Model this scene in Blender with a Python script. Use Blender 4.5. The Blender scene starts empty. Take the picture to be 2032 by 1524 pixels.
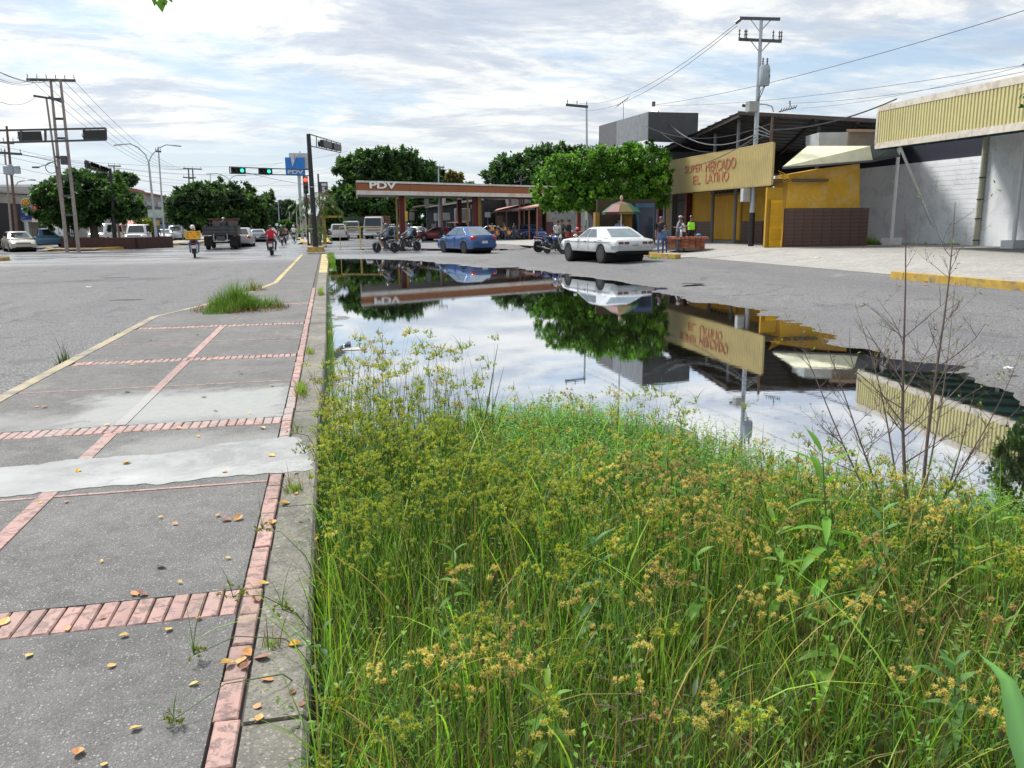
import bpy, math, random
import numpy as np
from mathutils import Vector, Matrix, Euler
R = math.radians
random.seed(7); rng = np.random.default_rng(7)
SC = bpy.context.scene; COL = SC.collection
# ---------------------------------------------------------------- camera
F, CX, CY = 1600.0, 1016.0, 762.0
PITCH, ROLL, YAW, EYE = R(11.24), R(0.54), R(12.6), 1.6
fw = Vector((math.sin(YAW)*math.cos(PITCH), math.cos(YAW)*math.cos(PITCH), -math.sin(PITCH)))
r0 = Vector((math.cos(YAW), -math.sin(YAW), 0)); u0 = r0.cross(fw)
rt = r0*math.cos(ROLL) - u0*math.sin(ROLL); up = u0*math.cos(ROLL) + r0*math.sin(ROLL)
cam = bpy.data.objects.new('camera', bpy.data.cameras.new('camera')); COL.objects.link(cam)
M = Matrix((( rt.x, up.x, -fw.x, 0), (rt.y, up.y, -fw.y, 0), (rt.z, up.z, -fw.z, EYE), (0, 0, 0, 1)))
cam.matrix_world = M
cam.data.sensor_width = 36; cam.data.lens = F/2032*36; cam.data.clip_end = 5000; cam.data.clip_start = .05
SC.camera = cam
# ---------------------------------------------------------------- sky and sun
SUN_EL, SUN_AZ = R(55), R(-36)        # azimuth clockwise from +y: ahead and to the left, behind thin cloud
W = bpy.data.worlds.new('World'); SC.world = W; W.use_nodes = True
nt = W.node_tree; nt.nodes.clear()
def N(t, tree=None, **kw):
    n = (tree or nt).nodes.new(t)
    for k, v in kw.items(): setattr(n, k, v)
    return n
def Lk(a, b, tree=None): (tree or nt).links.new(a, b)
out = N('ShaderNodeOutputWorld'); bg = N('ShaderNodeBackground'); bg.inputs[1].default_value = .1
sky = N('ShaderNodeTexSky', sky_type='NISHITA', sun_disc=False, sun_elevation=SUN_EL, sun_rotation=SUN_AZ, altitude=300, air_density=1.2, dust_density=1.6, ozone_density=1.6)
tc = N('ShaderNodeTexCoord'); sep = N('ShaderNodeSeparateXYZ'); Lk(tc.outputs['Generated'], sep.inputs[0])
def mth(op, a, b=None, tree=None, clamp=False):
    n = N('ShaderNodeMath', tree, operation=op); n.use_clamp = clamp
    for i, x in enumerate((a, b)):
        if x is None: continue
        if isinstance(x, (int, float)): n.inputs[i].default_value = x
        else: (tree or nt).links.new(x, n.inputs[i])
    return n.outputs[0]
zc = mth('ADD', mth('MAXIMUM', sep.outputs[2], 0.0), .10)
px_ = mth('DIVIDE', sep.outputs[0], zc); py_ = mth('DIVIDE', sep.outputs[1], zc)
cmb = N('ShaderNodeCombineXYZ'); Lk(px_, cmb.inputs[0]); Lk(py_, cmb.inputs[1])
def noise(vec, scale, detail, rough, dist=0, tree=None, ntype='FBM'):
    n = N('ShaderNodeTexNoise', tree); n.noise_dimensions = '3D'
    n.inputs['Scale'].default_value = scale; n.inputs['Detail'].default_value = detail
    n.inputs['Roughness'].default_value = rough; n.inputs['Distortion'].default_value = dist
    if vec is not None: (tree or nt).links.new(vec, n.inputs['Vector'])
    return n
def mapping(vec, rot=0, scale=(1, 1, 1), loc=(0, 0, 0), tree=None):
    n = N('ShaderNodeMapping', tree); n.inputs['Rotation'].default_value = (0, 0, rot); n.inputs['Scale'].default_value = scale
    n.inputs['Location'].default_value = loc; (tree or nt).links.new(vec, n.inputs['Vector']); return n.outputs[0]
def ramp(fac, stops, tree=None, interp='LINEAR'):
    n = N('ShaderNodeValToRGB', tree); cr = n.color_ramp; cr.interpolation = interp
    while len(cr.elements) < len(stops): cr.elements.new(.5)
    for e, (p, c) in zip(cr.elements, stops):
        e.position = p; e.color = (c, c, c, 1) if isinstance(c, (int, float)) else (*c, 1)
    (tree or nt).links.new(fac, n.inputs[0]); return n.outputs[0]
def mixc(f, a, b, tree=None, mode='MIX'):
    n = N('ShaderNodeMix', tree, data_type='RGBA', blend_type=mode)
    for s, x in ((0, f), (6, a), (7, b)):
        if isinstance(x, (int, float)): n.inputs[s].default_value = x
        elif isinstance(x, tuple): n.inputs[s].default_value = (*x, 1)
        else: (tree or nt).links.new(x, n.inputs[s])
    return n.outputs[2]
m1 = mapping(cmb.outputs[0], R(-28), (1, 1.25, 1), (3.2, 1.4, 0))
n1 = noise(m1, .42, 12, .62, .35)                    # large banks
m2 = mapping(cmb.outputs[0], R(-32), (1.0, 1.9, 1), (7, 2, 0))
n2 = noise(m2, 2.1, 12, .70, .5)                    # mackerel streaks
n3 = noise(mapping(cmb.outputs[0], R(-20), (1, 1.6, 1), (1, 9, 0)), 1.1, 10, .66, .3)  # shading within the cloud
cover = mth('ADD', mth('MULTIPLY', n1.outputs[0], .72), mth('MULTIPLY', n2.outputs[0], .28))
mask = ramp(cover, [(.40, .12), (.455, .5), (.495, .9), (.56, 1.0)])
cloudcol = ramp(n3.outputs[0], [(.36, (3.6, 4.0, 4.7)), (.45, (4.5, 4.8, 5.25)), (.51, (6.0, 6.1, 6.05)), (.59, (7.2, 7.1, 6.75))])
skyc = mixc(1.0, sky.outputs[0], (1.0, 1.0, 1.0), mode='MULTIPLY')
skyb = mixc(.55, skyc, (2.5, 3.8, 5.4))              # thin veil below the cloud layer
col = mixc(mask, skyb, cloudcol)
hz = ramp(mth('ABSOLUTE', sep.outputs[2]), [(.0, 1.0), (.10, .25), (.22, 0)])
col = mixc(hz, col, (4.8, 5.2, 5.5))
dotn = N('ShaderNodeVectorMath'); dotn.operation = 'DOT_PRODUCT'; Lk(tc.outputs['Generated'], dotn.inputs[0]); dotn.inputs[1].default_value = (math.sin(SUN_AZ)*math.cos(SUN_EL), math.cos(SUN_AZ)*math.cos(SUN_EL), math.sin(SUN_EL))
glow = mth('ADD', mth('MULTIPLY', mth('POWER', mth('MAXIMUM', dotn.outputs['Value'], 0.0), 5.0), .75), .90)   # thin cloud brightening towards the veiled sun
gl3 = N('ShaderNodeVectorMath'); gl3.operation = 'SCALE'; Lk(col, gl3.inputs[0]); Lk(glow, gl3.inputs['Scale']); col = gl3.outputs[0]
Lk(col, bg.inputs[0]); Lk(bg.outputs[0], out.inputs[0])
sun = bpy.data.objects.new('sun', bpy.data.lights.new('sun', 'SUN')); COL.objects.link(sun)
sun.data.energy = 2.9; sun.data.angle = R(12); sun.data.color = (1.0, .95, .87)
sd = Vector((math.sin(SUN_AZ)*math.cos(SUN_EL), math.cos(SUN_AZ)*math.cos(SUN_EL), math.sin(SUN_EL)))
sun.rotation_euler = sd.to_track_quat('Z', 'Y').to_euler()
SC.view_settings.view_transform = 'Standard'; SC.view_settings.look = 'None'; SC.view_settings.gamma = 1
SC.view_settings.use_curve_mapping = False; SC.view_settings.exposure = .82
# ---------------------------------------------------------------- picking points of the place
def ray(px, py): return fw + rt*((px-CX)/F) - up*((py-CY)/F)
def sst(t): t = max(0., min(1., t)); return t*t*(3-2*t)
def gz(x, y):
    return (.2*sst((x-8)/6.2) + .3*sst((x-14.3)/4.2))*(1-sst((y-46)/26))
def G(px, py, z=0.):
    d = ray(px, py); t = (z-EYE)/d.z; return Vector((0, 0, EYE))+d*t
def Gz(px, py, dz=0.):
    z = 0
    for _ in range(25):
        p = G(px, py, z+dz); z = .5*z+.5*gz(p.x, p.y)
    return G(px, py, z+dz)
def At(px, py, D):
    d = ray(px, py); return Vector((0, 0, EYE))+d*(D/math.hypot(d.x, d.y))
def PV(px, py, A, B):                      # on the vertical plane through A and B
    d = ray(px, py); n = Vector((-(B.y-A.y), B.x-A.x, 0)); o = Vector((0, 0, EYE))
    return o + d*((A-o).dot(n)/d.dot(n))
def PX(px, py, X): d = ray(px, py); return Vector((0, 0, EYE))+d*(X/d.x)
def PY(px, py, Y): d = ray(px, py); return Vector((0, 0, EYE))+d*(Y/d.y)
def vdir(px):                               # bearing of an image column, clockwise from +y
    d = ray(px, 450); return math.atan2(d.x, d.y)
# ---------------------------------------------------------------- object helpers
def tag(o, label=None, cat=None, group=None, kind=None):
    if label: o['label'] = label
    if cat: o['category'] = cat
    if group: o['group'] = group
    if kind: o['kind'] = kind
    return o
def thing(name, label, cat, loc=(0, 0, 0), rz=0, group=None):
    o = bpy.data.objects.new(name, None); COL.objects.link(o); o.location = loc; o.rotation_euler = (0, 0, rz)
    o.empty_display_size = .1
    return tag(o, label, cat, group)
class MB:
    def __init__(s, T=None): s.v = []; s.f = []; s.mi = []; s.n = 0; s.T = T
    def add(s, vs, fs, mi=0):
        if s.T is not None: vs = [s.T @ Vector(v) for v in vs]
        k = s.n; s.v += [tuple(v) for v in vs]; s.n += len(vs)
        s.f += [tuple(i+k for i in f) for f in fs]; s.mi += [mi]*len(fs); return s
    def box(s, c, d, rz=0, mi=0, taper=1.0):
        cx, cy, cz = c; x, y, z = d[0]/2, d[1]/2, d[2]/2; cr, sr = math.cos(rz), math.sin(rz); vs = []
        for k in (-1, 1):
            t = 1 if k < 0 else taper
            for a, b in ((-1, -1), (1, -1), (1, 1), (-1, 1)):
                X, Y = a*x*t, b*y*t; vs.append((cx+X*cr-Y*sr, cy+X*sr+Y*cr, cz+k*z))
        return s.add(vs, [(3, 2, 1, 0), (4, 5, 6, 7), (0, 1, 5, 4), (1, 2, 6, 5), (2, 3, 7, 6), (3, 0, 4, 7)], mi)
    def b2(s, x0, x1, y0, y1, z0, z1, mi=0): return s.box(((x0+x1)/2, (y0+y1)/2, (z0+z1)/2), (x1-x0, y1-y0, z1-z0), 0, mi)
    def beam(s, a, b, w, h, mi=0, upv=(0, 0, 1)):
        a, b = Vector(a), Vector(b); d = (b-a).normalized(); U = Vector(upv)
        if abs(d.dot(U)) > .98: U = Vector((1, 0, 0))
        S = d.cross(U).normalized(); U = S.cross(d); vs = []
        for p in (a, b):
            for i, j in ((-1, -1), (1, -1), (1, 1), (-1, 1)): vs.append(p+S*(i*w/2)+U*(j*h/2))
        return s.add(vs, [(3, 2, 1, 0), (4, 5, 6, 7), (0, 1, 5, 4), (1, 2, 6, 5), (2, 3, 7, 6), (3, 0, 4, 7)], mi)
    def tube(s, pts, r, n=8, mi=0, cap=True):
        pts = [Vector(p) for p in pts]; rs = r if isinstance(r, (list, tuple)) else [r]*len(pts); vs = []; fs = []
        U = None
        for i, p in enumerate(pts):
            d = (pts[min(i+1, len(pts)-1)]-pts[max(i-1, 0)]).normalized()
            if U is None: U = d.orthogonal().normalized()
            U = (U-d*U.dot(d)); U = U.normalized() if U.length > 1e-6 else d.orthogonal().normalized()
            V = d.cross(U)
            for k in range(n):
                a = 2*math.pi*k/n; vs.append(p+(U*math.cos(a)+V*math.sin(a))*rs[i])
        for i in range(len(pts)-1):
            for k in range(n): fs.append((i*n+k, i*n+(k+1) % n, (i+1)*n+(k+1) % n, (i+1)*n+k))
        if cap: fs += [tuple(range(n-1, -1, -1)), tuple(range((len(pts)-1)*n, len(pts)*n))]
        return s.add(vs, fs, mi)
    def lathe(s, prof, c=(0, 0, 0), ax='z', n=16, mi=0):    # prof: (r, h) along the axis
        vs = []; fs = []
        for r_, h in prof:
            for k in range(n):
                a = 2*math.pi*k/n; A, B = r_*math.cos(a), r_*math.sin(a)
                vs.append({'z': (c[0]+A, c[1]+B, c[2]+h), 'y': (c[0]+A, c[1]+h, c[2]+B), 'x': (c[0]+h, c[1]+A, c[2]+B)}[ax])
        for i in range(len(prof)-1):
            for k in range(n): fs.append((i*n+k, i*n+(k+1) % n, (i+1)*n+(k+1) % n, (i+1)*n+k))
        if prof[0][0] > 1e-5: fs.append(tuple(range(n-1, -1, -1)))
        if prof[-1][0] > 1e-5: fs.append(tuple(range((len(prof)-1)*n, len(prof)*n)))
        return s.add(vs, fs, mi)
    def prism(s, poly, ext, mi=0):          # planar polygon (3D points) pushed along ext
        n = len(poly); P = [Vector(p) for p in poly]; E_ = Vector(ext)
        return s.add(P+[p+E_ for p in P], [tuple(range(n-1, -1, -1)), tuple(range(n, 2*n))]+[(i, (i+1) % n, n+(i+1) % n, n+i) for i in range(n)], mi)
    def quad(s, a, b, c, d, mi=0): return s.add([a, b, c, d], [(0, 1, 2, 3)], mi)
    def ball(s, c, r, n=10, m=6, mi=0, cut=0):
        rx, ry, rz_ = r if isinstance(r, tuple) else (r, r, r); vs = []; fs = []
        for i in range(m+1):
            t = math.pi*(i/m)*(1-cut)
            for k in range(n):
                a = 2*math.pi*k/n; vs.append((c[0]+rx*math.sin(t)*math.cos(a), c[1]+ry*math.sin(t)*math.sin(a), c[2]+rz_*math.cos(t)))
        for i in range(m):
            for k in range(n): fs.append((i*n+k, (i+1)*n+k, (i+1)*n+(k+1) % n, i*n+(k+1) % n))
        return s.add(vs, fs, mi)
    def build(s, name, mats, parent=None, smooth=False, label=None, kind=None, loc=None):
        me = bpy.data.meshes.new(name); me.from_pydata(s.v, [], s.f)
        if not isinstance(mats, (list, tuple)): mats = [mats]
        for m in mats: me.materials.append(m)
        if len(mats) > 1: me.polygons.foreach_set('material_index', s.mi)
        if smooth:
            me.polygons.foreach_set('use_smooth', [True]*len(me.polygons))
            try: me.set_sharp_from_angle(angle=R(38))
            except Exception: pass
        me.update(); o = bpy.data.objects.new(name, me); COL.objects.link(o)
        if parent: o.parent = parent
        if loc is not None: o.location = loc
        return tag(o, label, None, None, kind)
def part(name, me, parent, loc=(0, 0, 0), rz=0, label=None):
    o = bpy.data.objects.new(name, me); COL.objects.link(o); o.parent = parent; o.location = loc; o.rotation_euler = (0, 0, rz)
    return tag(o, label)
def copy_tree(o, parent=None):
    c = o.copy(); COL.objects.link(c)
    if parent: c.parent = parent
    for ch in list(o.children): copy_tree(ch, c)
    return c
def npmesh(name, V, Fc, mats, mi=None, parent=None, smooth=False, colors=None):
    """V (n,3) array, Fc (m,3 or 4) array"""
    me = bpy.data.meshes.new(name); k = Fc.shape[1]
    me.vertices.add(len(V)); me.vertices.foreach_set('co', np.ascontiguousarray(V, np.float32).ravel())
    me.loops.add(Fc.size); me.loops.foreach_set('vertex_index', np.ascontiguousarray(Fc, np.int32).ravel())
    me.polygons.add(len(Fc)); me.polygons.foreach_set('loop_start', np.arange(0, Fc.size, k, dtype=np.int32))
    if not isinstance(mats, (list, tuple)): mats = [mats]
    for m in mats: me.materials.append(m)
    if mi is not None: me.polygons.foreach_set('material_index', np.ascontiguousarray(mi, np.int32))
    if smooth: me.polygons.foreach_set('use_smooth', np.ones(len(Fc), bool))
    if colors is not None:
        a = me.color_attributes.new('tint', 'FLOAT_COLOR', 'POINT')
        c4 = np.ones((len(V), 4), np.float32); c4[:, :3] = colors; a.data.foreach_set('color', c4.ravel())
    me.update(calc_edges=True); o = bpy.data.objects.new(name, me); COL.objects.link(o)
    if parent: o.parent = parent
    return o
# ---------------------------------------------------------------- materials
MATS = {}
def pm(name, col, rough=.6, metal=0., var=.12, scale=3., bump=0., bscale=30., dirt=None, dirt_amt=.4, dscale=1.2, coat=0., spec=.5, emit=0., trans=0., alpha=1.):
    if name in MATS: return MATS[name]
    m = bpy.data.materials.new(name); m.use_nodes = True; t = m.node_tree; b = t.nodes['Principled BSDF']
    b.inputs['Roughness'].default_value = rough; b.inputs['Metallic'].default_value = metal
    b.inputs['Coat Weight'].default_value = coat; b.inputs['Coat Roughness'].default_value = .06; b.inputs['Specular IOR Level'].default_value = spec
    tcn = N('ShaderNodeTexCoord', t); vec = tcn.outputs['Object']
    n = noise(vec, scale, 6, .6, 0, t)
    lo = tuple(max(0, c*(1-var)) for c in col); hi = tuple(min(1, c*(1+var)) for c in col)
    c = mixc(ramp(n.outputs[0], [(.3, 0.), (.7, 1.)], t), lo, hi, t)
    if dirt:
        n2_ = noise(vec, dscale, 8, .7, .5, t)
        c = mixc(mth('MULTIPLY', ramp(n2_.outputs[0], [(.48, 0.), (.62, 1.)], t), dirt_amt, t), c, dirt, t)
    t.links.new(c, b.inputs['Base Color'])
    if bump:
        bn = N('ShaderNodeBump', t); bn.inputs['Strength'].default_value = bump; bn.inputs['Distance'].default_value = .02
        nb = noise(vec, bscale, 5, .6, 0, t); t.links.new(nb.outputs[0], bn.inputs['Height']); t.links.new(bn.outputs[0], b.inputs['Normal'])
    if emit:
        b.inputs['Emission Color'].default_value = (*col, 1); b.inputs['Emission Strength'].default_value = emit
    if trans:
        b.inputs['Transmission Weight'].default_value = trans
    MATS[name] = m; return m
# ================================================================ ground, walkway, pond
def geo_pos(t):
    g = N('ShaderNodeNewGeometry', t); return g.outputs['Position']
# --- asphalt: one sheet with the sunken, flooded edge
def asphalt_material():
    m = bpy.data.materials.new('asphalt'); m.use_nodes = True; t = m.node_tree; b = t.nodes['Principled BSDF']
    P = geo_pos(t); s = N('ShaderNodeSeparateXYZ', t); t.links.new(P, s.inputs[0])
    big = noise(mapping(P, R(8), (1, .35, 1), (0, 0, 0), t), .35, 7, .6, .4, t)
    fine = noise(P, 55, 4, .7, 0, t)
    vor = N('ShaderNodeTexVoronoi', t); vor.inputs['Scale'].default_value = 42; t.links.new(P, vor.inputs['Vector'])
    # the left carriageway is smoother and slightly purple; the right one coarse and dusty
    right = ramp(mth('ADD', mth('MULTIPLY', s.outputs[0], .2), .4, t), [(0, 0.), (1, 1.)], t)
    base = mixc(right, (.125, .128, .145), (.18, .18, .186), t)
    base = mixc(ramp(big.outputs[0], [(.3, 0.), (.7, .8)], t), base, mixc(right, (.165, .168, .182), (.23, .228, .228), t), t)
    sp = ramp(vor.outputs['Distance'], [(0, 1.7), (.35, 1.0), (.8, .45)], t)
    base = mixc(ramp(right, [(0, .5), (1, 1.)], t), base, mixc(1., base, sp, t, 'MULTIPLY'), t)
    base = mixc(.5, base, mixc(1., base, ramp(fine.outputs[0], [(.25, .3), (.75, 1.7)], t), t, 'MULTIPLY'), t)
    # tyre-polished dark lanes, patches and cracks on the left road
    lane = noise(mapping(P, 0, (1.1, .04, 1), (0, 0, 0), t), .9, 3, .5, 0, t)
    base = mixc(ramp(lane.outputs[0], [(.45, 0.), (.7, .35)], t), base, (.11, .112, .12), t)
    blot = noise(mapping(P, R(-15), (1, .45, 1), (9, 3, 0), t), 1.1, 9, .68, .8, t)
    base = mixc(ramp(blot.outputs[0], [(.56, 0.), (.64, .5)], t), base, (.085, .086, .095), t)
    base = mixc(ramp(blot.outputs[0], [(.30, .45), (.38, 0.)], t), base, (.27, .265, .255), t)
    cr = N('ShaderNodeTexVoronoi', t); cr.feature = 'DISTANCE_TO_EDGE'; cr.inputs['Scale'].default_value = .45
    wob = N('ShaderNodeVectorMath', t); wob.operation = 'ADD'; t.links.new(P, wob.inputs[0]); t.links.new(noise(P, 1.7, 5, .6, 0, t).outputs['Color'], wob.inputs[1]); t.links.new(wob.outputs[0], cr.inputs['Vector'])
    base = mixc(mth('MULTIPLY', ramp(cr.outputs['Distance'], [(0, .75), (.012, 0.)], t), ramp(big.outputs[0], [(.45, 0.), (.55, 1.)], t), t), base, (.04, .04, .042), t)
    # damp film lying in the junction
    film = noise(mapping(P, R(20), (.28, 1.0, 1), (4, 0, 0), t), .33, 8, .62, .5, t)
    yband = mth('MULTIPLY', ramp(mth('MULTIPLY', s.outputs[1], .01, t), [(.37, 0.), (.47, 1.), (.95, 1.), (1, 0.)], t), ramp(mth('ADD', mth('MULTIPLY', s.outputs[0], .02, t), .5, t), [(.0, 1.), (.60, 1.), (.72, 0.)], t), t)
    wet = mth('MULTIPLY', ramp(film.outputs[0], [(.36, 0.), (.48, 1.)], t), yband, t)
    # waterline of the pond
    sf = noise(P, 14, 5, .7, 0, t); shore = ramp(mth('ADD', mth('MULTIPLY', s.outputs[2], 4.6, t), mth('MULTIPLY', sf.outputs[0], 1.0, t), t), [(.0, 1.), (.12, .7), (.30, 0.)], t)
    wl = mth('MAXIMUM', wet, shore, t)
    base = mixc(mth('MULTIPLY', shore, .75, t), base, (.052, .045, .036), t)
    base = mixc(mth('MULTIPLY', wet, .35, t), base, (.12, .13, .15), t)
    t.links.new(base, b.inputs['Base Color'])
    t.links.new(ramp(wl, [(0, .86), (1, .22)], t), b.inputs['Roughness'])
    t.links.new(ramp(wl, [(0, .25), (1, 1.)], t), b.inputs['Specular IOR Level'])
    bn = N('ShaderNodeBump', t); bn.inputs['Distance'].default_value = .012
    t.links.new(mth('MULTIPLY', ramp(right, [(0, .25), (1, .8)], t), ramp(wet, [(0, 1.), (1, .15)], t), t), bn.inputs['Strength'])
    t.links.new(mth('ADD', vor.outputs['Distance'], fine.outputs[0], t), bn.inputs['Height']); t.links.new(bn.outputs[0], b.inputs['Normal'])
    return m
ASPH = asphalt_material()
WZ = -.08
shore_px = [(657, 512), (710, 513), (760, 514), (850, 519), (905, 526), (960, 531), (1030, 530), (1090, 541), (1180, 552), (1290, 566), (1350, 590), (1480, 614), (1600, 647), (1690, 690), (1760, 712), (1850, 722), (1940, 760), (2032, 800), (2200, 860)]
shore = [G(x, y, WZ) for x, y in shore_px]
pond_poly = np.array([(-.1, 1.0), (-.1, 43)] + [(p.x, p.y) for p in shore] + [(7.5, 4.5), (7, 1.0)])
pud = [G(x, y, -.02) for x, y in [(690, 495), (760, 492.5), (870, 493.5), (960, 492), (1060, 493.5), (1000, 497.5), (880, 498), (780, 498)]]
puddle_poly = np.array([(p.x, p.y) for p in pud])
def sdf(X, Y, poly):
    d = np.full(X.shape, 1e9); inside = np.zeros(X.shape, bool); n = len(poly)
    for i in range(n):
        ax, ay = poly[i]; bx, by = poly[(i+1) % n]; ex, ey = bx-ax, by-ay
        t = np.clip(((X-ax)*ex+(Y-ay)*ey)/(ex*ex+ey*ey+1e-9), 0, 1)
        d = np.minimum(d, np.hypot(X-ax-t*ex, Y-ay-t*ey))
        c = ((ay > Y) != (by > Y)) & (X < (bx-ax)*(Y-ay)/(by-ay+1e-12)+ax); inside ^= c
    return np.where(inside, d, -d)
def vnoise(X, Y, s, seed=0):
    x = X*s+seed*17.3; y = Y*s-seed*9.1; xi = np.floor(x).astype(int); yi = np.floor(y).astype(int); fx = x-xi; fy = y-yi
    def h(a, b):
        v = np.sin(a*127.1+b*311.7+seed*74.7)*43758.5453; return v-np.floor(v)
    fx = fx*fx*(3-2*fx); fy = fy*fy*(3-2*fy)
    return (h(xi, yi)*(1-fx)+h(xi+1, yi)*fx)*(1-fy)+(h(xi, yi+1)*(1-fx)+h(xi+1, yi+1)*fx)*fy-.5
def nsst(t): t = np.clip(t, 0, 1); return t*t*(3-2*t)
def ngz(X, Y): return (.2*nsst((X-8)/6.2)+.3*nsst((X-14.3)/4.2))*(1-nsst((Y-46)/26))
veg_px = [(630, 800), (700, 862), (760, 862), (880, 850), (1000, 852), (1150, 832), (1300, 862), (1400, 900), (1500, 945), (1620, 985), (1720, 1000), (1850, 1035), (1950, 1040), (2100, 1045)]
veg_shore = [G(x, y, WZ) for x, y in veg_px]
veg_poly = np.array([(-.08, 1.0)] + [(-.08, 7.6)] + [(p.x, p.y) for p in veg_shore[1:]] + [(5.5, 3.2), (5.0, 1.0)])
def ground_z(X, Y):
    z = ngz(X, Y)
    d = sdf(X, Y, pond_poly); n_ = vnoise(X, Y, .8, 1)*.5+vnoise(X, Y, 2.3, 2)*.25+vnoise(X, Y, 6, 3)*.16+vnoise(X, Y, 14, 4)*.08
    dd = d+n_*.55
    basin = np.where(dd > 0, WZ-.05*dd, WZ-.06*dd)
    basin = np.maximum(basin, -.35)
    near = (X > -.13) & (d > -3.5)
    z = np.where(near, np.minimum(z+0*X, np.where(dd > -1.6, basin, 10)), z)
    z = np.where(near & (d > -3.5), z+(vnoise(X, Y, 1.6, 5)*.03+vnoise(X, Y, 4.7, 15)*.014+vnoise(X, Y, 9, 25)*.012)*np.clip((d+3.5)/1.5, 0, 1), z)
    d2 = sdf(X, Y, puddle_poly)+vnoise(X, Y, .7, 6)*1.0
    z = np.where(d2 > -1.5, np.minimum(z, np.clip(-.02-.03*d2, -.06, 10)), z)
    dv = sdf(X, Y, veg_poly)+vnoise(X, Y, 1.3, 8)*.8          # silted, weedy near bank
    bank = np.clip(WZ+.10*dv, -.35, .0)
    z = np.where((X > -.13) & (dv > -2), np.maximum(z, bank), z)
    return z
def axis(lo, a, b, hi, step, far):
    mid = np.arange(a, b+1e-6, step); L = []; x = a; s = step
    while x > lo: s *= far; x -= s; L.append(max(x, lo))
    Rr = []; x = b; s = step
    while x < hi: s *= far; x += s; Rr.append(min(x, hi))
    return np.array(L[::-1]+list(mid)+Rr)
xs = axis(-1500, -.5, 15, 1500, .11, 1.16); ys = axis(-60, 1.0, 46, 3000, .11, 1.10)
X, Y = np.meshgrid(xs, ys); Z = ground_z(X, Y)
nx, ny = len(xs), len(ys)
V = np.stack([X.ravel(), Y.ravel(), Z.ravel()], 1)
i = (np.arange(ny-1)[:, None]*nx+np.arange(nx-1)[None]).ravel()
Fq = np.stack([i, i+1, i+nx+1, i+nx], 1)
MUD = pm('mud', (.07, .055, .035), .8, bump=.6, bscale=25, var=.35)
cxy = (V[Fq].mean(1)); dvf = sdf(cxy[:, 0], cxy[:, 1], veg_poly)
mi = ((dvf > -.1) & (cxy[:, 0] > -.13)).astype(int)
road = npmesh('road', V, Fq, [ASPH, MUD], mi, smooth=True)
tag(road, 'grey asphalt carriageways and junction sinking under the pond edge', kind='structure')
# --- water
def water_material():
    m = bpy.data.materials.new('pond_water'); m.use_nodes = True; t = m.node_tree; t.nodes.clear()
    o_ = N('ShaderNodeOutputMaterial', t); P = geo_pos(t)
    gl = N('ShaderNodeBsdfGlossy', t); gl.inputs['Roughness'].default_value = .015; gl.inputs['Color'].default_value = (.88, .90, .94, 1)
    df = N('ShaderNodeBsdfDiffuse', t); df.inputs['Color'].default_value = (.022, .02, .012, 1)
    lw = N('ShaderNodeFresnel', t); lw.inputs['IOR'].default_value = 2.3
    mx = N('ShaderNodeMixShader', t)
    f = ramp(lw.outputs[0], [(0, .35), (.16, .6), (.35, .88), (1, 1.)], t)
    t.links.new(f, mx.inputs[0]); t.links.new(df.outputs[0], mx.inputs[1]); t.links.new(gl.outputs[0], mx.inputs[2])
    bn = N('ShaderNodeBump', t); bn.inputs['Strength'].default_value = .008; bn.inputs['Distance'].default_value = .03
    w1 = noise(mapping(P, R(15), (1, 2.4, 1), (0, 0, 0), t), 5, 3, .5, .3, t)
    zone = noise(P, .35, 3, .5, 0, t)
    t.links.new(mth('MULTIPLY', w1.outputs[0], ramp(zone.outputs[0], [(.35, .25), (.65, 1.)], t), t), bn.inputs['Height'])
    t.links.new(bn.outputs[0], gl.inputs['Normal']); t.links.new(mx.outputs[0], o_.inputs[0])
    return m
WATER = water_material()
b = MB(); b.quad((-.13, .8, WZ), (16, .8, WZ), (16, 46, WZ), (-.13, 46, WZ))
tag(b.build('pond', WATER), 'still flood water mirroring the sky, market and petrol station', kind='structure')
b = MB(); b.quad((-1, 49, -.022), (22, 49, -.022), (22, 66, -.022), (-1, 66, -.022))
tag(b.build('puddle', WATER), 'thin puddle on the far carriageway behind the blue sedan', kind='structure')

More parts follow.
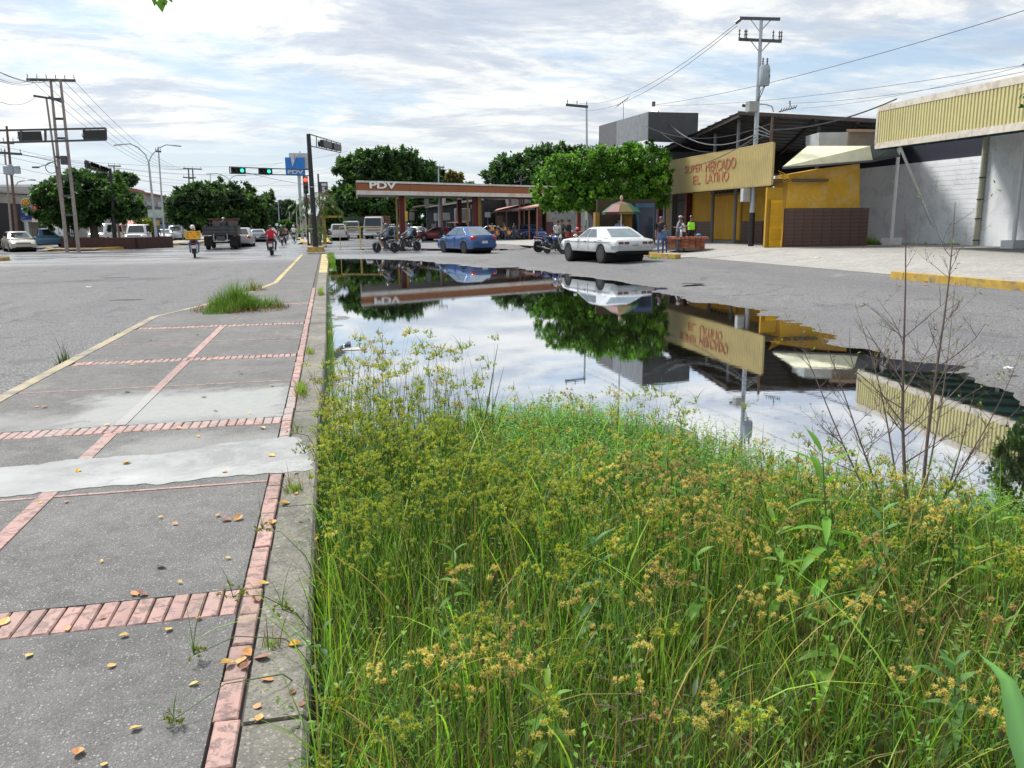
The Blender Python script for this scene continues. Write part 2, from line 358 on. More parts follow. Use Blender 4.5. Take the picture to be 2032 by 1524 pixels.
# --- walkway (raised median) --------------------------------------
KZ = .12
def aggregate(name, c0, c1, light, vs=95):
    m = bpy.data.materials.new(name); m.use_nodes = True; t = m.node_tree; b = t.nodes['Principled BSDF']; P = geo_pos(t)
    n1_ = noise(P, 1.4, 8, .65, .3, t); n2_ = noise(P, 9, 6, .7, 0, t)
    base = mixc(ramp(n1_.outputs[0], [(.3, 0.), (.7, 1.)], t), c0, c1, t)
    base = mixc(.6, base, mixc(1., base, ramp(n2_.outputs[0], [(.3, .6), (.7, 1.4)], t), t, 'MULTIPLY'), t)
    v = N('ShaderNodeTexVoronoi', t); v.inputs['Scale'].default_value = vs; t.links.new(P, v.inputs['Vector'])
    rnd = N('ShaderNodeSeparateColor', t); t.links.new(v.outputs['Color'], rnd.inputs[0])
    st = mth('MULTIPLY', ramp(v.outputs['Distance'], [(.25, 1.), (.42, 0.)], t), ramp(rnd.outputs[0], [(.72, 0.), (1, .8)], t), t)
    base = mixc(st, base, light, t)
    v2 = N('ShaderNodeTexVoronoi', t); v2.inputs['Scale'].default_value = vs*2.6; t.links.new(P, v2.inputs['Vector'])
    rn2 = N('ShaderNodeSeparateColor', t); t.links.new(v2.outputs['Color'], rn2.inputs[0])
    base = mixc(mth('MULTIPLY', ramp(v2.outputs['Distance'], [(.3, 1.), (.5, 0.)], t), ramp(rn2.outputs[1], [(.5, 0.), (.9, .6)], t), t), base, light, t)
    base = mixc(mth('MULTIPLY', ramp(v2.outputs['Distance'], [(.3, 1.), (.6, 0.)], t), ramp(rn2.outputs[2], [(.6, 0.), (.9, .6)], t), t), base, (.03, .03, .03), t)
    stain = noise(mapping(P, R(30), (1, 1, 1), (5, 5, 0), t), .9, 9, .7, .6, t)
    base = mixc(ramp(stain.outputs[0], [(.60, 0.), (.72, .45)], t), base, (.30, .28, .24), t)
    if 'dark' in name: base = smear(t, P, base)
    t.links.new(base, b.inputs['Base Color']); b.inputs['Roughness'].default_value = .85; b.inputs['Specular IOR Level'].default_value = .3
    bn = N('ShaderNodeBump', t); bn.inputs['Strength'].default_value = .7; bn.inputs['Distance'].default_value = .006
    t.links.new(mth('ADD', mth('MULTIPLY', v.outputs['Distance'], -.8, t), n2_.outputs[0], t), bn.inputs['Height']); t.links.new(bn.outputs[0], b.inputs['Normal'])
    return m
def smear(t, P, base):
    s = N('ShaderNodeSeparateXYZ', t); t.links.new(P, s.inputs[0]); nn = noise(P, 2.2, 8, .7, .4, t).outputs[0]; nf = noise(P, 11, 6, .7, 0, t).outputs[0]
    w = mth('ADD', mth('MULTIPLY', mth('SUBTRACT', nn, .5, t), 1.1, t), mth('MULTIPLY', mth('SUBTRACT', nf, .5, t), .35, t), t)
    def box(v, c, h, soft):    # 1 inside |v-c| < h, feathered
        return ramp(mth('ADD', mth('MULTIPLY', mth('ADD', mth('ABSOLUTE', mth('SUBTRACT', v, c, t), None, t), w, t), 1, t), 0, t), [(max(0, h-soft), 1.), (h+soft, 0.)], t)
    a = mth('MULTIPLY', box(s.outputs[1], 7.1, .62, .22), box(s.outputs[0], -1.25, .92, .25), t)
    a2 = mth('MULTIPLY', box(s.outputs[1], 6.75, .30, .25), box(s.outputs[0], -2.3, .62, .25), t)
    a3 = mth('MULTIPLY', box(s.outputs[1], 5.75, .28, .2), box(s.outputs[0], -.9, .7, .25), t)
    a = mth('MAXIMUM', a, mth('MAXIMUM', mth('MULTIPLY', a2, .6, t), mth('MULTIPLY', a3, .55, t), t), t)
    return mixc(mth('MULTIPLY', a, .9, t), base, mixc(nf, (.26, .27, .27), (.38, .385, .38), t), t)
PANEL = aggregate('dark_exposed_concrete', (.092, .091, .09), (.155, .152, .148), (.42, .42, .42))
KERBC = aggregate('kerb_concrete', (.10, .097, .09), (.235, .222, .19), (.36, .33, .26), 40)
def brick_material(name, c):
    m = bpy.data.materials.new(name); m.use_nodes = True; t = m.node_tree; b = t.nodes['Principled BSDF']; P = geo_pos(t)
    n1_ = noise(P, 16, 9, .75, .6, t); n2_ = noise(P, 60, 4, .6, 0, t)
    oi = N('ShaderNodeObjectInfo', t)
    c0 = mixc(oi.outputs['Random'], tuple(k*.82 for k in c), tuple(min(1, k*1.15) for k in c), t)
    base = mixc(ramp(n2_.outputs[0], [(.35, .3), (.65, 0.)], t), c0, (.46, .28, .25), t)
    base = mixc(ramp(n1_.outputs[0], [(.50, 0.), (.57, .8)], t), base, (.15, .105, .10), t)
    gr = noise(P, 2.3, 6, .7, .4, t); base = mixc(ramp(gr.outputs[0], [(.45, 0.), (.68, .6)], t), base, (.22, .185, .17), t)      # paint worn through to the clay
    base = smear(t, P, base)
    t.links.new(base, b.inputs['Base Color']); b.inputs['Roughness'].default_value = .8
    bn = N('ShaderNodeBump', t); bn.inputs['Strength'].default_value = .8; bn.inputs['Distance'].default_value = .006
    t.links.new(n1_.outputs[0], bn.inputs['Height']); bn.invert = True; t.links.new(bn.outputs[0], b.inputs['Normal'])
    return m
BRICK = brick_material('pink_brick', (.40, .25, .22))
MORTAR = pm('mortar_dark', (.085, .08, .072), .9, bump=.4)
# bed of the walkway
def lkx(y):     # left edge of the raised median
    pts = [(-2, -3.0), (14.6, -3.0), (16.4, -2.5), (19.6, -1.85), (22.5, -1.5), (44.0, -1.42), (47, -1.1)]
    for (a, b_), (c, d) in zip(pts, pts[1:]):
        if a <= y <= c: return b_+(d-b_)*(y-a)/(c-a)
    return pts[-1][1]
ysW = [-2, 14.6, 16.4, 19.6, 22.5, 44.0]
poly = [(lkx(y), y) for y in ysW]+[(-1.1, 44.9), (-.6, 45.2), (-.2, 45.1), (-.05, 44.6), (-.13, 20), (-.13, -2)]
walk = MB(); walk.prism([(x, y, -.4) for x, y in poly][::-1], (0, 0, .4+KZ-.022)); walk = walk.build('walkway', MORTAR)
tag(walk, 'raised dark concrete walkway between avenue and pond with pink brick strips', kind='structure')
SX0, SX1 = -.418, -.338        # lengthwise strip by the kerb
MX0, MX1 = -1.66, -1.575       # middle lengthwise strip
bands = [(-.1, .13), (3.07, 3.30), (6.24, 6.47), (9.54, 9.76), (12.76, 12.98), (16.1, 16.3)]
thins = [1.6, 4.78, 8.03, 11.15]
def slab(x0, x1, y0, y1, top, mat, name='panel', clip=True):
    if y1-y0 < .02 or x1-x0 < .02: return
    b = MB(); g = .004; h = random.uniform(-.0015, .0015)
    pts = [(x0+g, y0+g), (x1-g, y0+g), (x1-g, y1-g), (x0+g, y1-g)]
    b.prism([(x, y, top-.03) for x, y in pts], (0, 0, .03+h)); return b.build(name, mat, walk)
ycuts = [-.6]
edges = []
marks = sorted([(a, b_, 'band') for a, b_ in bands]+[(t_-.014, t_+.014, 'thin') for t_ in thins])
cur = -1.5
for a, b_, k in marks: edges.append((cur, a)); cur = b_
edges.append((cur, 20.0)); y = 20.0
for y0 in np.arange(20.0, 44, 3.2): edges.append((y0+.012, min(y0+3.2, 44.0)))
for (y0, y1) in edges:
    xl0, xl1 = lkx(y0)+.16, lkx(y1)+.16
    has_mid = y1 < 13
    segs = [(None, MX0), (MX1, SX0)] if has_mid else [(None, SX0)]
    for a, b_ in segs:
        if a is None:
            m_ = MB(); pts = [(xl0, y0+.004), (b_-.004, y0+.004), (b_-.004, y1-.004)]
            mids = [yy for yy in ysW if y0 < yy < y1][::-1]
            pts += [(lkx(y1)+.16, y1-.004)]+[(lkx(yy)+.16, yy) for yy in mids]
            m_.prism([(x, y, KZ-.03) for x, y in pts], (0, 0, .03)); m_.build('panel', PANEL, walk)
        else: slab(a, b_, y0, y1, KZ, PANEL)
brick_cache = {}
def brick_mesh(lx, ly, lz, var):
    key = (round(lx, 3), round(ly, 3), var)
    if key in brick_cache: return brick_cache[key]
    rr = random.Random(var*31+int(lx*1000)); b = MB(); c = .005
    j = [rr.uniform(-.002, .002) for _ in range(12)]
    x, y = lx/2, ly/2
    b.add([(-x+j[0], -y+j[1], -lz), (x+j[2], -y+j[3], -lz), (x+j[4], y+j[5], -lz), (-x+j[6], y+j[7], -lz),
           (-x+j[0], -y+j[1], -c), (x+j[2], -y+j[3], -c), (x+j[4], y+j[5], -c), (-x+j[6], y+j[7], -c),
           (-x+c+j[0], -y+c+j[1], j[8]), (x-c+j[2], -y+c+j[3], j[9]), (x-c+j[4], y-c+j[5], j[10]), (-x+c+j[6], y-c+j[7], j[11])],
          [(0, 1, 5, 4), (1, 2, 6, 5), (2, 3, 7, 6), (3, 0, 4, 7), (4, 5, 9, 8), (5, 6, 10, 9), (6, 7, 11, 10), (7, 4, 8, 11), (8, 9, 10, 11)])
    me = bpy.data.meshes.new('brick'); me.from_pydata(b.v, [], b.f); me.materials.append(BRICK); brick_cache[key] = me; return me
nb = 0; far_b = MB()
for bi, (y0, y1) in enumerate(bands):
    if bi == 0: continue
    x = SX0-.006; w = .0665
    while x-w > lkx((y0+y1)/2)+.17:
        wd = w
        if True:
            if bi <= 4 and nb < 190:
                part('brick', brick_mesh(w-.006, y1-y0-.006, .03, random.randrange(6)), walk, (x-w/2, (y0+y1)/2+random.uniform(-.004, .004), KZ+.001+random.uniform(-.003, .0015))); nb += 1
            else: far_b.b2(x-w+.004, x-.004, y0, y1, KZ-.02, KZ+.003)
        x -= w
y = 1.2
while y < 20:            # strip by the kerb, bricks end to end
    L = .232
    if nb < 290 and y < 17: part('brick', brick_mesh(SX1-SX0-.006, L-.008, .03, random.randrange(6)), walk, ((SX0+SX1)/2+random.uniform(-.004, .004)+.0, y+L/2, KZ+.001+random.uniform(-.003, .0015))); nb += 1
    else: far_b.b2(SX0+.004, SX1-.004, y, y+L-.008, KZ-.02, KZ+.003)
    y += L
far_b.build('brick_row', BRICK, walk, kind='stuff')
STRIP = brick_material('pink_strip', (.40, .25, .225))
prev = 1.3
for (y0, y1) in [(1.5, 3.06), (3.31, 6.23), (6.48, 9.53), (9.77, 12.75)]:
    b = MB(); b.b2(MX0, MX1, y0, y1, KZ-.02, KZ+.003); b.build('strip', STRIP, walk)
for t_ in thins:
    for a, b_ in ((lkx(t_)+.17, MX0-.004), (MX1+.004, SX0-.004)):
        b = MB(); b.b2(a, b_, t_-.012, t_+.012, KZ-.02, KZ+.002); b.build('strip', STRIP, walk)
# kerb stones on the pond side: separate blocks with open joints
y = .7; k = 0; kerbs = []
lens = [1.62, 2.0, 2.2, 2.0, 1.9, 2.1, 2.0, 2.0]
while y < 44.4:
    L = lens[k % 8]+random.uniform(-.15, .15); y1 = min(y+L, 44.5); xr0 = -.13 if y < 8 else -.13+.0
    b = MB(); xr = lambda yy: -.135+.05*sst((yy-6)/5)+.1*sst((yy-20)/24)
    g = .007; xl = SX1+.012
    jz = random.uniform(-.004, .004)
    vs = []
    for yy in (y+g, y1-g):
        vs += [(xl, yy, -.4), (xr(yy), yy, -.4), (xr(yy), yy, KZ-.015+jz), (xr(yy)-.015, yy, KZ+jz), (xl, yy, KZ+jz)]
    b.add(vs, [(0, 1, 2, 3, 4), (9, 8, 7, 6, 5)]+[(i_, i_+5, (i_+1) % 5+5, (i_+1) % 5) for i_ in range(5)])
    YK = pm('worn_yellow_kerb', (.46, .36, .16), .85, var=.2, dirt=(.2, .19, .17), dirt_amt=.9, dscale=2.2, bump=.4)
    b.build('kerb_stone', KERBC if y < 26 else YK, walk); y = y1; k += 1
# left kerb: worn yellow paint
YKL = pm('faded_yellow_kerb', (.36, .31, .21), .9, var=.2, dirt=(.17, .165, .15), dirt_amt=1., dscale=2.6, bump=.5)
yy = -.5
while yy < 44:
    y1 = min(yy+2.4, 44.0)
    cuts = [yy+.006]+[c for c in ysW if yy+.05 < c < y1-.05]+[y1-.006]
    b = MB()
    for a, c in zip(cuts, cuts[1:]):
        xa, xc = lkx(a), lkx(c)
        b.add([(xa-.02, a, -.05), (xa+.15, a, -.05), (xa+.15, a, KZ+.002), (xa+.02, a, KZ-.004), (xc-.02, c, -.05), (xc+.15, c, -.05), (xc+.15, c, KZ+.002), (xc+.02, c, KZ-.004)],
              [(0, 1, 2, 3), (7, 6, 5, 4), (0, 4, 5, 1), (1, 5, 6, 2), (2, 6, 7, 3), (3, 7, 4, 0)])
    b.build('kerb_stone', YKL if yy < 16 else YK, walk, label='kerb stone with faded yellow paint'); yy = y1
# cement skim coats laid over panels and bricks
def skim(name, pts, h, mat, rag=.05, step=.03):
    P2 = []; n = len(pts)
    for i_ in range(n):
        a, c = Vector((*pts[i_], 0)), Vector((*pts[(i_+1) % n], 0)); m_ = max(1, int((c-a).length/step))
        for j in range(m_):
            q = a.lerp(c, j/m_); nn = float(vnoise(np.array(q.x), np.array(q.y), 4, 3))*rag*1.6+float(vnoise(np.array(q.x), np.array(q.y), 13, 5))*rag*1.3+float(vnoise(np.array(q.x), np.array(q.y), 31, 7))*rag*.8
            d = (c-a).normalized(); P2.append((q.x-d.y*nn, q.y+d.x*nn, KZ))
    import mathutils
    top = [Vector((x, y, KZ+h)) for x, y, _ in P2]
    tri = mathutils.geometry.tessellate_polygon([top])
    N_ = len(top); vs = [(p.x, p.y, p.z) for p in top]+[(x, y, KZ-.001) for x, y, _ in P2]
    fs = [tuple(t_) for t_ in tri]+[(i_, (i_+1) % N_, N_+(i_+1) % N_, N_+i_) for i_ in range(N_)]
    b = MB(); b.add(vs, fs); return b.build(name, mat, walk)
CEM = pm('pale_cement', (.33, .34, .34), .85, var=.2, scale=2.6, dirt=(.19, .19, .195), dirt_amt=.7, dscale=1.8, bump=.35, bscale=45)
def gp(px, py): p = G(px, py, KZ); return (p.x, p.y)
skim('cement_patch', [gp(*q) for q in [(-40, 992), (140, 972), (300, 962), (450, 948), (560, 938), (612, 933), (612, 890), (585, 868), (520, 872), (420, 885), (300, 905), (150, 915), (-40, 930)]], .0045, CEM, .035)
# ================================================================ buildings
def hv(v): return Vector((v.x, v.y, 0))
class Facade:
    """a vertical plane through two points; pixel rectangles land on it"""
    def __init__(s, A, B, parent=None):
        s.A, s.B = hv(A), hv(B); s.d = (s.B-s.A).normalized(); s.n = Vector((s.d.y, -s.d.x, 0))
        if s.n.dot(s.A) > 0: s.n = -s.n
        s.o = parent
    def p(s, px, py, off=0.): return PV(px, py, s.A, s.B)+s.n*off
    def loc(s, v): return v-(s.o.location if s.o else Vector())
    def poly(s, pts, th, mat, name, off=0., parent=None, label=None):
        P_ = [s.loc(s.p(x, y, off)) for x, y in pts]; b = MB(); b.prism(P_, s.n*th); return b.build(name, mat, parent or s.o, label=label)
    def rect(s, x0, y0, x1, y1, th, mat, name, off=0., parent=None, label=None):
        a, c = s.p(x0, y0), s.p(x1, y1); return s.rect3(a, c, th, mat, name, off, parent, label)
    def rect3(s, a, c, th, mat, name, off=0., parent=None, label=None):
        P_ = [Vector((a.x, a.y, a.z)), Vector((c.x, c.y, a.z)), Vector((c.x, c.y, c.z)), Vector((a.x, a.y, c.z))]
        b = MB(); b.prism([s.loc(q+s.n*off) for q in P_], s.n*th); return b.build(name, mat, parent or s.o, label=label)
    def text(s, body, x0, y0, x1, y1, mat, off, name='lettering', depth=.01, shear=0, bold=0.):
        """(x0,y0) top left, (x1,y1) bottom right in pixels"""
        a = s.p(x0, y0, off); c = s.p(x1, y1, off); cu = bpy.data.curves.new(name, 'FONT'); cu.body = body; cu.size = 1; cu.extrude = depth; cu.offset = bold; cu.shear = shear
        o = bpy.data.objects.new(name, cu); COL.objects.link(o); bpy.context.view_layer.update(); bb = [Vector(k) for k in o.bound_box]
        mnx, mxx = min(k.x for k in bb), max(k.x for k in bb); mny, mxy = min(k.y for k in bb), max(k.y for k in bb)
        ex = Vector((c.x-a.x, c.y-a.y, 0)); w = ex.length; ex.normalize(); sx = w/(mxx-mnx); sy = abs(a.z-c.z)/(mxy-mny)
        ez = Vector((0, 0, 1)); nn = ex.cross(ez); 
        # follow the slope of the pixel baseline
        origin = Vector((a.x, a.y, min(a.z, c.z)))
        Mx = Matrix(((ex.x*sx, 0, nn.x, 0), (ex.y*sx, 0, nn.y, 0), (0, sy, 0, 0), (0, 0, 0, 1)))
        Mx.translation = origin-ex*(mnx*sx)-ez*(mny*sy)
        cu.materials.append(mat); bpy.context.view_layer.update(); me_ = bpy.data.meshes.new_from_object(o.evaluated_get(bpy.context.evaluated_depsgraph_get())); bpy.data.objects.remove(o); o = bpy.data.objects.new(name, me_); COL.objects.link(o); tag(o, kind=None)
        if s.o: o.parent = s.o; Mx = Matrix.Translation(-s.o.location) @ Mx
        o.matrix_local = Mx; return o
def corrugated(fc, a, c, za0, za1, zc0, zc1, pitch, depth, mat, name, off=0., parent=None, sheet=.95):
    """vertical ribs between ground points a and c (za0/za1 bottom/top z at a, zc0/zc1 at c), split in sheets"""
    L = (hv(c)-hv(a)).length; d = (hv(c)-hv(a)).normalized(); n = max(1, round(L/sheet)); outl = []
    for k in range(n):
        s0, s1 = L*k/n, L*(k+1)/n-.006; vs = []; m_ = max(1, round((s1-s0)/pitch)); st = []
        for j in range(m_):
            q = (s1-s0)/m_; st += [(s0+q*j, 0), (s0+q*(j+.3), 0), (s0+q*(j+.4), 1), (s0+q*(j+.9), 1)]
        st.append((s1, 0)); b = MB()
        for s_, h in st:
            u = s_/L; p = hv(a)+d*s_+fc.n*(off+h*depth); vs += [fc.loc(Vector((p.x, p.y, za0+(zc0-za0)*u))), fc.loc(Vector((p.x, p.y, za1+(zc1-za1)*u)))]
        b.add(vs, [(2*i_, 2*i_+2, 2*i_+3, 2*i_+1) for i_ in range(len(st)-1)]); outl.append(b.build(name, mat, parent or fc.o))
    return outl
YEL = pm('ochre_paint', (.50, .28, .015), .75, var=.14, scale=1.2, dirt=(.40, .26, .06), dirt_amt=.5, dscale=.9, bump=.2)
YDOOR = pm('bright_yellow_door', (.72, .40, .012), .5, var=.06)
CREAM = pm('cream_yellow_metal', (.42, .335, .135), .55, var=.07, dirt=(.40, .31, .13), dirt_amt=.35, dscale=.7)
BRN = pm('brown_tile', (.115, .066, .055), .6, var=.22, scale=8)
BRNJ = pm('tile_joint', (.06, .04, .036), .9)
DKW = pm('dark_grey_sheet', (.035, .037, .042), .6, var=.3, scale=1.5)
WHW = pm('white_wall_paint', (.84, .88, .92), .8, var=.05, scale=.6, dirt=(.55, .60, .64), dirt_amt=.6, dscale=1.1, bump=.15)
WHP = pm('white_steel_paint', (.74, .75, .76), .5, var=.05)
NAVY = pm('navy_board', (.015, .018, .035), .7)
BLACK = pm('deep_black', (.008, .008, .009), .8)
CONC = pm('weathered_concrete', (.27, .265, .25), .9, var=.2, scale=1.2, dirt=(.12, .12, .115), dirt_amt=.7, dscale=.8, bump=.3)
# --- supermarket
A = At(1533, 283, 36.2); B = At(1322, 321, 48)
o = thing('supermarket', 'supermarket with ochre walls, brown tiled base and long cream metal sign fascia', 'supermarket', (hv(A).x+1.5, hv(A).y+6, .5))
SF = Facade(A, B, o); dAB = (hv(B)-hv(A)).normalized(); Bx = hv(A)+dAB*18.5
zt0, zb0 = SF.p(1533, 283).z, SF.p(1533, 366).z; zt1 = SF.p(1322, 321).z; zb1 = SF.p(1322, 384.5).z
k18 = 18.5/(hv(B)-hv(A)).length
corrugated(SF, hv(A), Bx, zb0, zt0, zb0+(zb1-zb0)*k18, zt0+(zt1-zt0)*k18, .16, .013, CREAM, 'fascia_panel')
b = MB()
for z0, z1 in ((zt0, zt0+(zt1-zt0)*k18), (zb0, zb0+(zb1-zb0)*k18)):
    b.beam(SF.loc(hv(A)+Vector((0, 0, z0))-SF.n*.03), SF.loc(Bx+Vector((0, 0, z1))-SF.n*.03), .06, .07)
b.build('fascia_rail', CREAM, o)
# soffit and roof of the fascia
b = MB(); q0, q1 = hv(A), Bx; back = -SF.n*2.6
b.prism([SF.loc(q0+Vector((0, 0, zb0+.12))-SF.n*.06), SF.loc(q1+Vector((0, 0, zb1+.12))-SF.n*.06), SF.loc(q1+back+Vector((0, 0, zb1+.12))), SF.loc(q0+back+Vector((0, 0, zb0+.12)))], (0, 0, .12)); b.build('soffit', pm('soffit_dark', (.10, .08, .05), .9), o)
b = MB(); b.beam(SF.loc(q0+Vector((0, 0, zb0))-SF.n*.05), SF.loc(q0+Vector((0, 0, zt0))-SF.n*.05), .1, .1); b.build('fascia_end', CREAM, o)
LET = pm('faded_red_lettering', (.36, .13, .06), .8, var=.3, scale=9)
SF.text('SUPER', 1360.8, 329.6, 1394.5, 338.6, LET, .03)
SF.text('MERCADO', 1402, 321.8, 1461, 332.6, LET, .03)
SF.text('EL', 1376.6, 349.3, 1390.7, 364.2, LET, .03); SF.text('LATINO', 1401.3, 344.8, 1446.8, 357.8, LET, .03)
# those two lines must run parallel to the fascia: tilt handled by their own matrices
def tilt(o_, px0, py0, px1, py1, h0, h1):
    pass
# wall behind
Wn = -SF.n*2.5; WF = Facade(hv(A)+Wn, hv(B)+Wn, o)
wa, wb = hv(A)+Wn+dAB*(WF.p(1520, 450)-hv(A)-Wn).dot(dAB), hv(A)+Wn+dAB*19
def wrect(s0, s1, z0, z1, th, mat, name, off=0., parent=None): 
    a = hv(A)+Wn+dAB*s0+Vector((0, 0, z0)); c = hv(A)+Wn+dAB*s1+Vector((0, 0, z1)); return WF.rect3(a, c, th, mat, name, off, parent)
WF.rect3(wa+Vector((0, 0, .2)), wb+Vector((0, 0, 4.2)), .25, YEL, 'wall', -.25)
def sat(px): return (WF.p(px, 450)-hv(A)-Wn).dot(dAB)        # metres along the wall for an image column
s_d0, s_d1, s_r, s_l, s_dark = sat(1470), sat(1415), sat(1515), sat(1375), sat(1323)
tz = WF.p(1480, 439).z
# brown tile base: courses of tiles
def tile_base(fc, a, c, z0, z1, parent, th=.05, tw=.6, thh=.17, off=0):
    L = (c-a).length; d = (c-a).normalized(); nrow = max(1, round((z1-z0)/thh)); rows = (z1-z0)/nrow; ncol = max(1, round(L/tw))
    b = MB(); P_ = [fc.loc(q+fc.n*off) for q in (a+Vector((0, 0, z0)), c+Vector((0, 0, z0)), c+Vector((0, 0, z1)), a+Vector((0, 0, z1)))]; b.prism(P_, fc.n*(th-.012)); b.build('tile_base', BRNJ, parent)
    me = bpy.data.meshes.new('tile'); w_ = L/ncol-.012; h_ = rows-.014; t_ = .018; q = MB(); D_ = d; Nn = fc.n
    vs = [D_*(i_*w_/2)+Nn*(k*t_)+Vector((0, 0, j*h_/2)) for k in (0, 1) for i_, j in ((-1, -1), (1, -1), (1, 1), (-1, 1))]
    q.add(vs, [(3, 2, 1, 0), (4, 5, 6, 7), (0, 1, 5, 4), (1, 2, 6, 5), (2, 3, 7, 6), (3, 0, 4, 7)]); me.from_pydata(q.v, [], q.f); me.materials.append(BRN)
    for i_ in range(ncol):
        for j in range(nrow): part('tile', me, parent, fc.loc(a+d*(L*(i_+.5)/ncol)+Vector((0, 0, z0+rows*(j+.5)))+fc.n*(off+th-.012)))
tile_base(WF, hv(A)+Wn+dAB*s_r, hv(A)+Wn+dAB*(s_d0-.15), .45, tz, o)
tile_base(WF, hv(A)+Wn+dAB*(s_d1+.15), hv(A)+Wn+dAB*(s_dark), .45, tz, o)
# roller door and its frame
dd = thing('x', None, None); bpy.data.objects.remove(dd)
dz = WF.p(1440, 388).z; fr = wrect(s_d0-.12, s_d1+.12, .55, dz+.05, .05, pm('dark_ochre_frame', (.30, .16, .01), .6), 'door_frame')
corrugated(WF, hv(A)+Wn+dAB*s_d0, hv(A)+Wn+dAB*s_d1, .65, dz, .65, dz, .2, .03, YDOOR, 'door_panel', .06)
wrect(s_d0-.1, s_d1+.4, .42, .62, .5, CONC, 'door_step', 0)
wrect(s_d0-.2, s_d1+.3, dz+.12, dz+.55, .06, BLACK, 'vent_grille', .03)
b = MB()
for k in range(9): q = hv(A)+Wn+dAB*(s_d0-.1+(s_d1-s_d0+.3)*k/8); b.beam(WF.loc(q+Vector((0, 0, dz+.14))+WF.n*.1), WF.loc(q+Vector((0, 0, dz+.53))+WF.n*.1), .04, .03)
b.build('grille_bar', pm('grey_bar', (.2, .2, .19), .7), o)
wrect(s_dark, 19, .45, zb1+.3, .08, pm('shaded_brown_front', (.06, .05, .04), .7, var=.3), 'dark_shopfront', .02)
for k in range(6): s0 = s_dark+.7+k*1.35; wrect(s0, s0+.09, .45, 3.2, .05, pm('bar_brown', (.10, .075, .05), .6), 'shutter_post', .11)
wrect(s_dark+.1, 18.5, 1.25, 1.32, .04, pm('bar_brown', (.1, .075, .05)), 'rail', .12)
# door at the right in its recess, brown block, lean-to roof
o2 = thing('corner_annex', 'ochre annex with peeling paint over a brown tiled base beside the supermarket', 'shop annex', (20, 32, .5))
a3, c3 = Gz(1553, 491), Gz(1705, 488); a3 = hv(a3); c3 = hv(c3); c3.y = a3.y-.2
AF = Facade(a3, c3, o2); zt = AF.p(1705, 326).z; zl = AF.p(1565, 345).z; zb = AF.p(1630, 413).z
PEEL = pm('peeling_ochre', (.60, .33, .02), .75, var=.12, scale=1.5, dirt=(.56, .47, .30), dirt_amt=.42, dscale=2.6, bump=.25)
AF.poly([(1551, 495), (1706, 492), (1706, 325), (1640, 333), (1566, 346)], -1.2, PEEL, 'wall', 0)
tile_base(AF, a3-(c3-a3).normalized()*.02, c3, .42, zb, o2, .06, .42, .155)
b = MB(); e0 = AF.p(1541, 335, .5); e1 = AF.p(1722, 321, .5); e2 = AF.p(1728, 293, -2.0); e3 = AF.p(1602, 293, -2.0); e2 = At(1728, 292, 38.5); e3 = At(1602, 292, 38.5)
b.prism([AF.loc(q) for q in (e0, e1, e2, e3)], (0, 0, .05)); b.build('sheet_roof', pm('pale_roof_sheet', (.66, .64, .44), .6, var=.08, dirt=(.4, .4, .36), dirt_amt=.4), o2)
b = MB(); e4, e5, e6, e7 = AF.p(1718, 320, .5), AF.p(1771, 312, .5), At(1773, 293, 38), At(1727, 292, 38); b.prism([AF.loc(q) for q in (e4, e5, e6, e7)], (0, 0, .04)); b.build('grey_roof_sheet', pm('old_grey_sheet', (.12, .14, .15), .6, var=.3), o2)
b = MB(); b.beam(AF.loc(e0), AF.loc(e1), .06, .08); b.beam(AF.loc(e1), AF.loc(e5), .05, .05, ); b.build('roof_edge', pm('roof_edge_dark', (.12, .12, .12)), o2)
# recessed yellow steel door left of the annex
da = hv(Gz(1519, 492)); dc = hv(Gz(1553, 491)); o3 = thing('steel_door', 'yellow panelled steel door in an ochre recess between pole and tiled annex', 'door', (da.x, da.y, .5))
DF = Facade(da, dc, o3); DF.rect(1518, 494, 1556, 372, .1, YEL, 'wall', -.15); DF.rect(1525, 491, 1553, 397, .05, YDOOR, 'door_leaf', -.05)
for y0, y1 in ((403, 427), (430, 450), (453, 477)): DF.rect(1528, y1, 1551, y0, .02, pm('yellow_panel_inset', (.60, .32, .01), .5), 'door_panel', 0)
DF.rect(1523, 493, 1525, 396, .07, pm('dark_ochre_frame', (.3, .16, .01)), 'door_frame', -.05)
b = MB(); q = DF.p(1531, 345, .2)
for i_ in range(5): b.tube([DF.loc(DF.p(1536+i_*2, 340+i_*5, .3)), DF.loc(DF.p(1562, 352+i_*3, .3))], .02, 4)
b.build('bracket', YEL, o3)
# --- white warehouse with cream awning
wa1 = hv(Gz(1700, 477)); wa1 = hv(PX(1700, 477, 27.3)); wb1 = Vector((27.3, 12, 0))
o4 = thing('warehouse', 'white-painted block warehouse with a cream corrugated awning on white posts', 'warehouse', (27.3, 30, .5))
HF = Facade(Vector((27.3, 44, 0)), Vector((27.3, 12, 0)), o4)
HF.rect3(Vector((27.3, 44, .2)), Vector((27.3, 29.9, 4.25)), .3, WHW, 'wall', -.3)
HF.rect3(Vector((27.3, 44, 4.25)), Vector((27.3, 29.9, 6.2)), .2, NAVY, 'upper_wall', -.3)
HF.rect3(Vector((27.3, 29.9, .2)), Vector((27.3, 12, 5.6)), .3, WHW, 'wall', -.12)
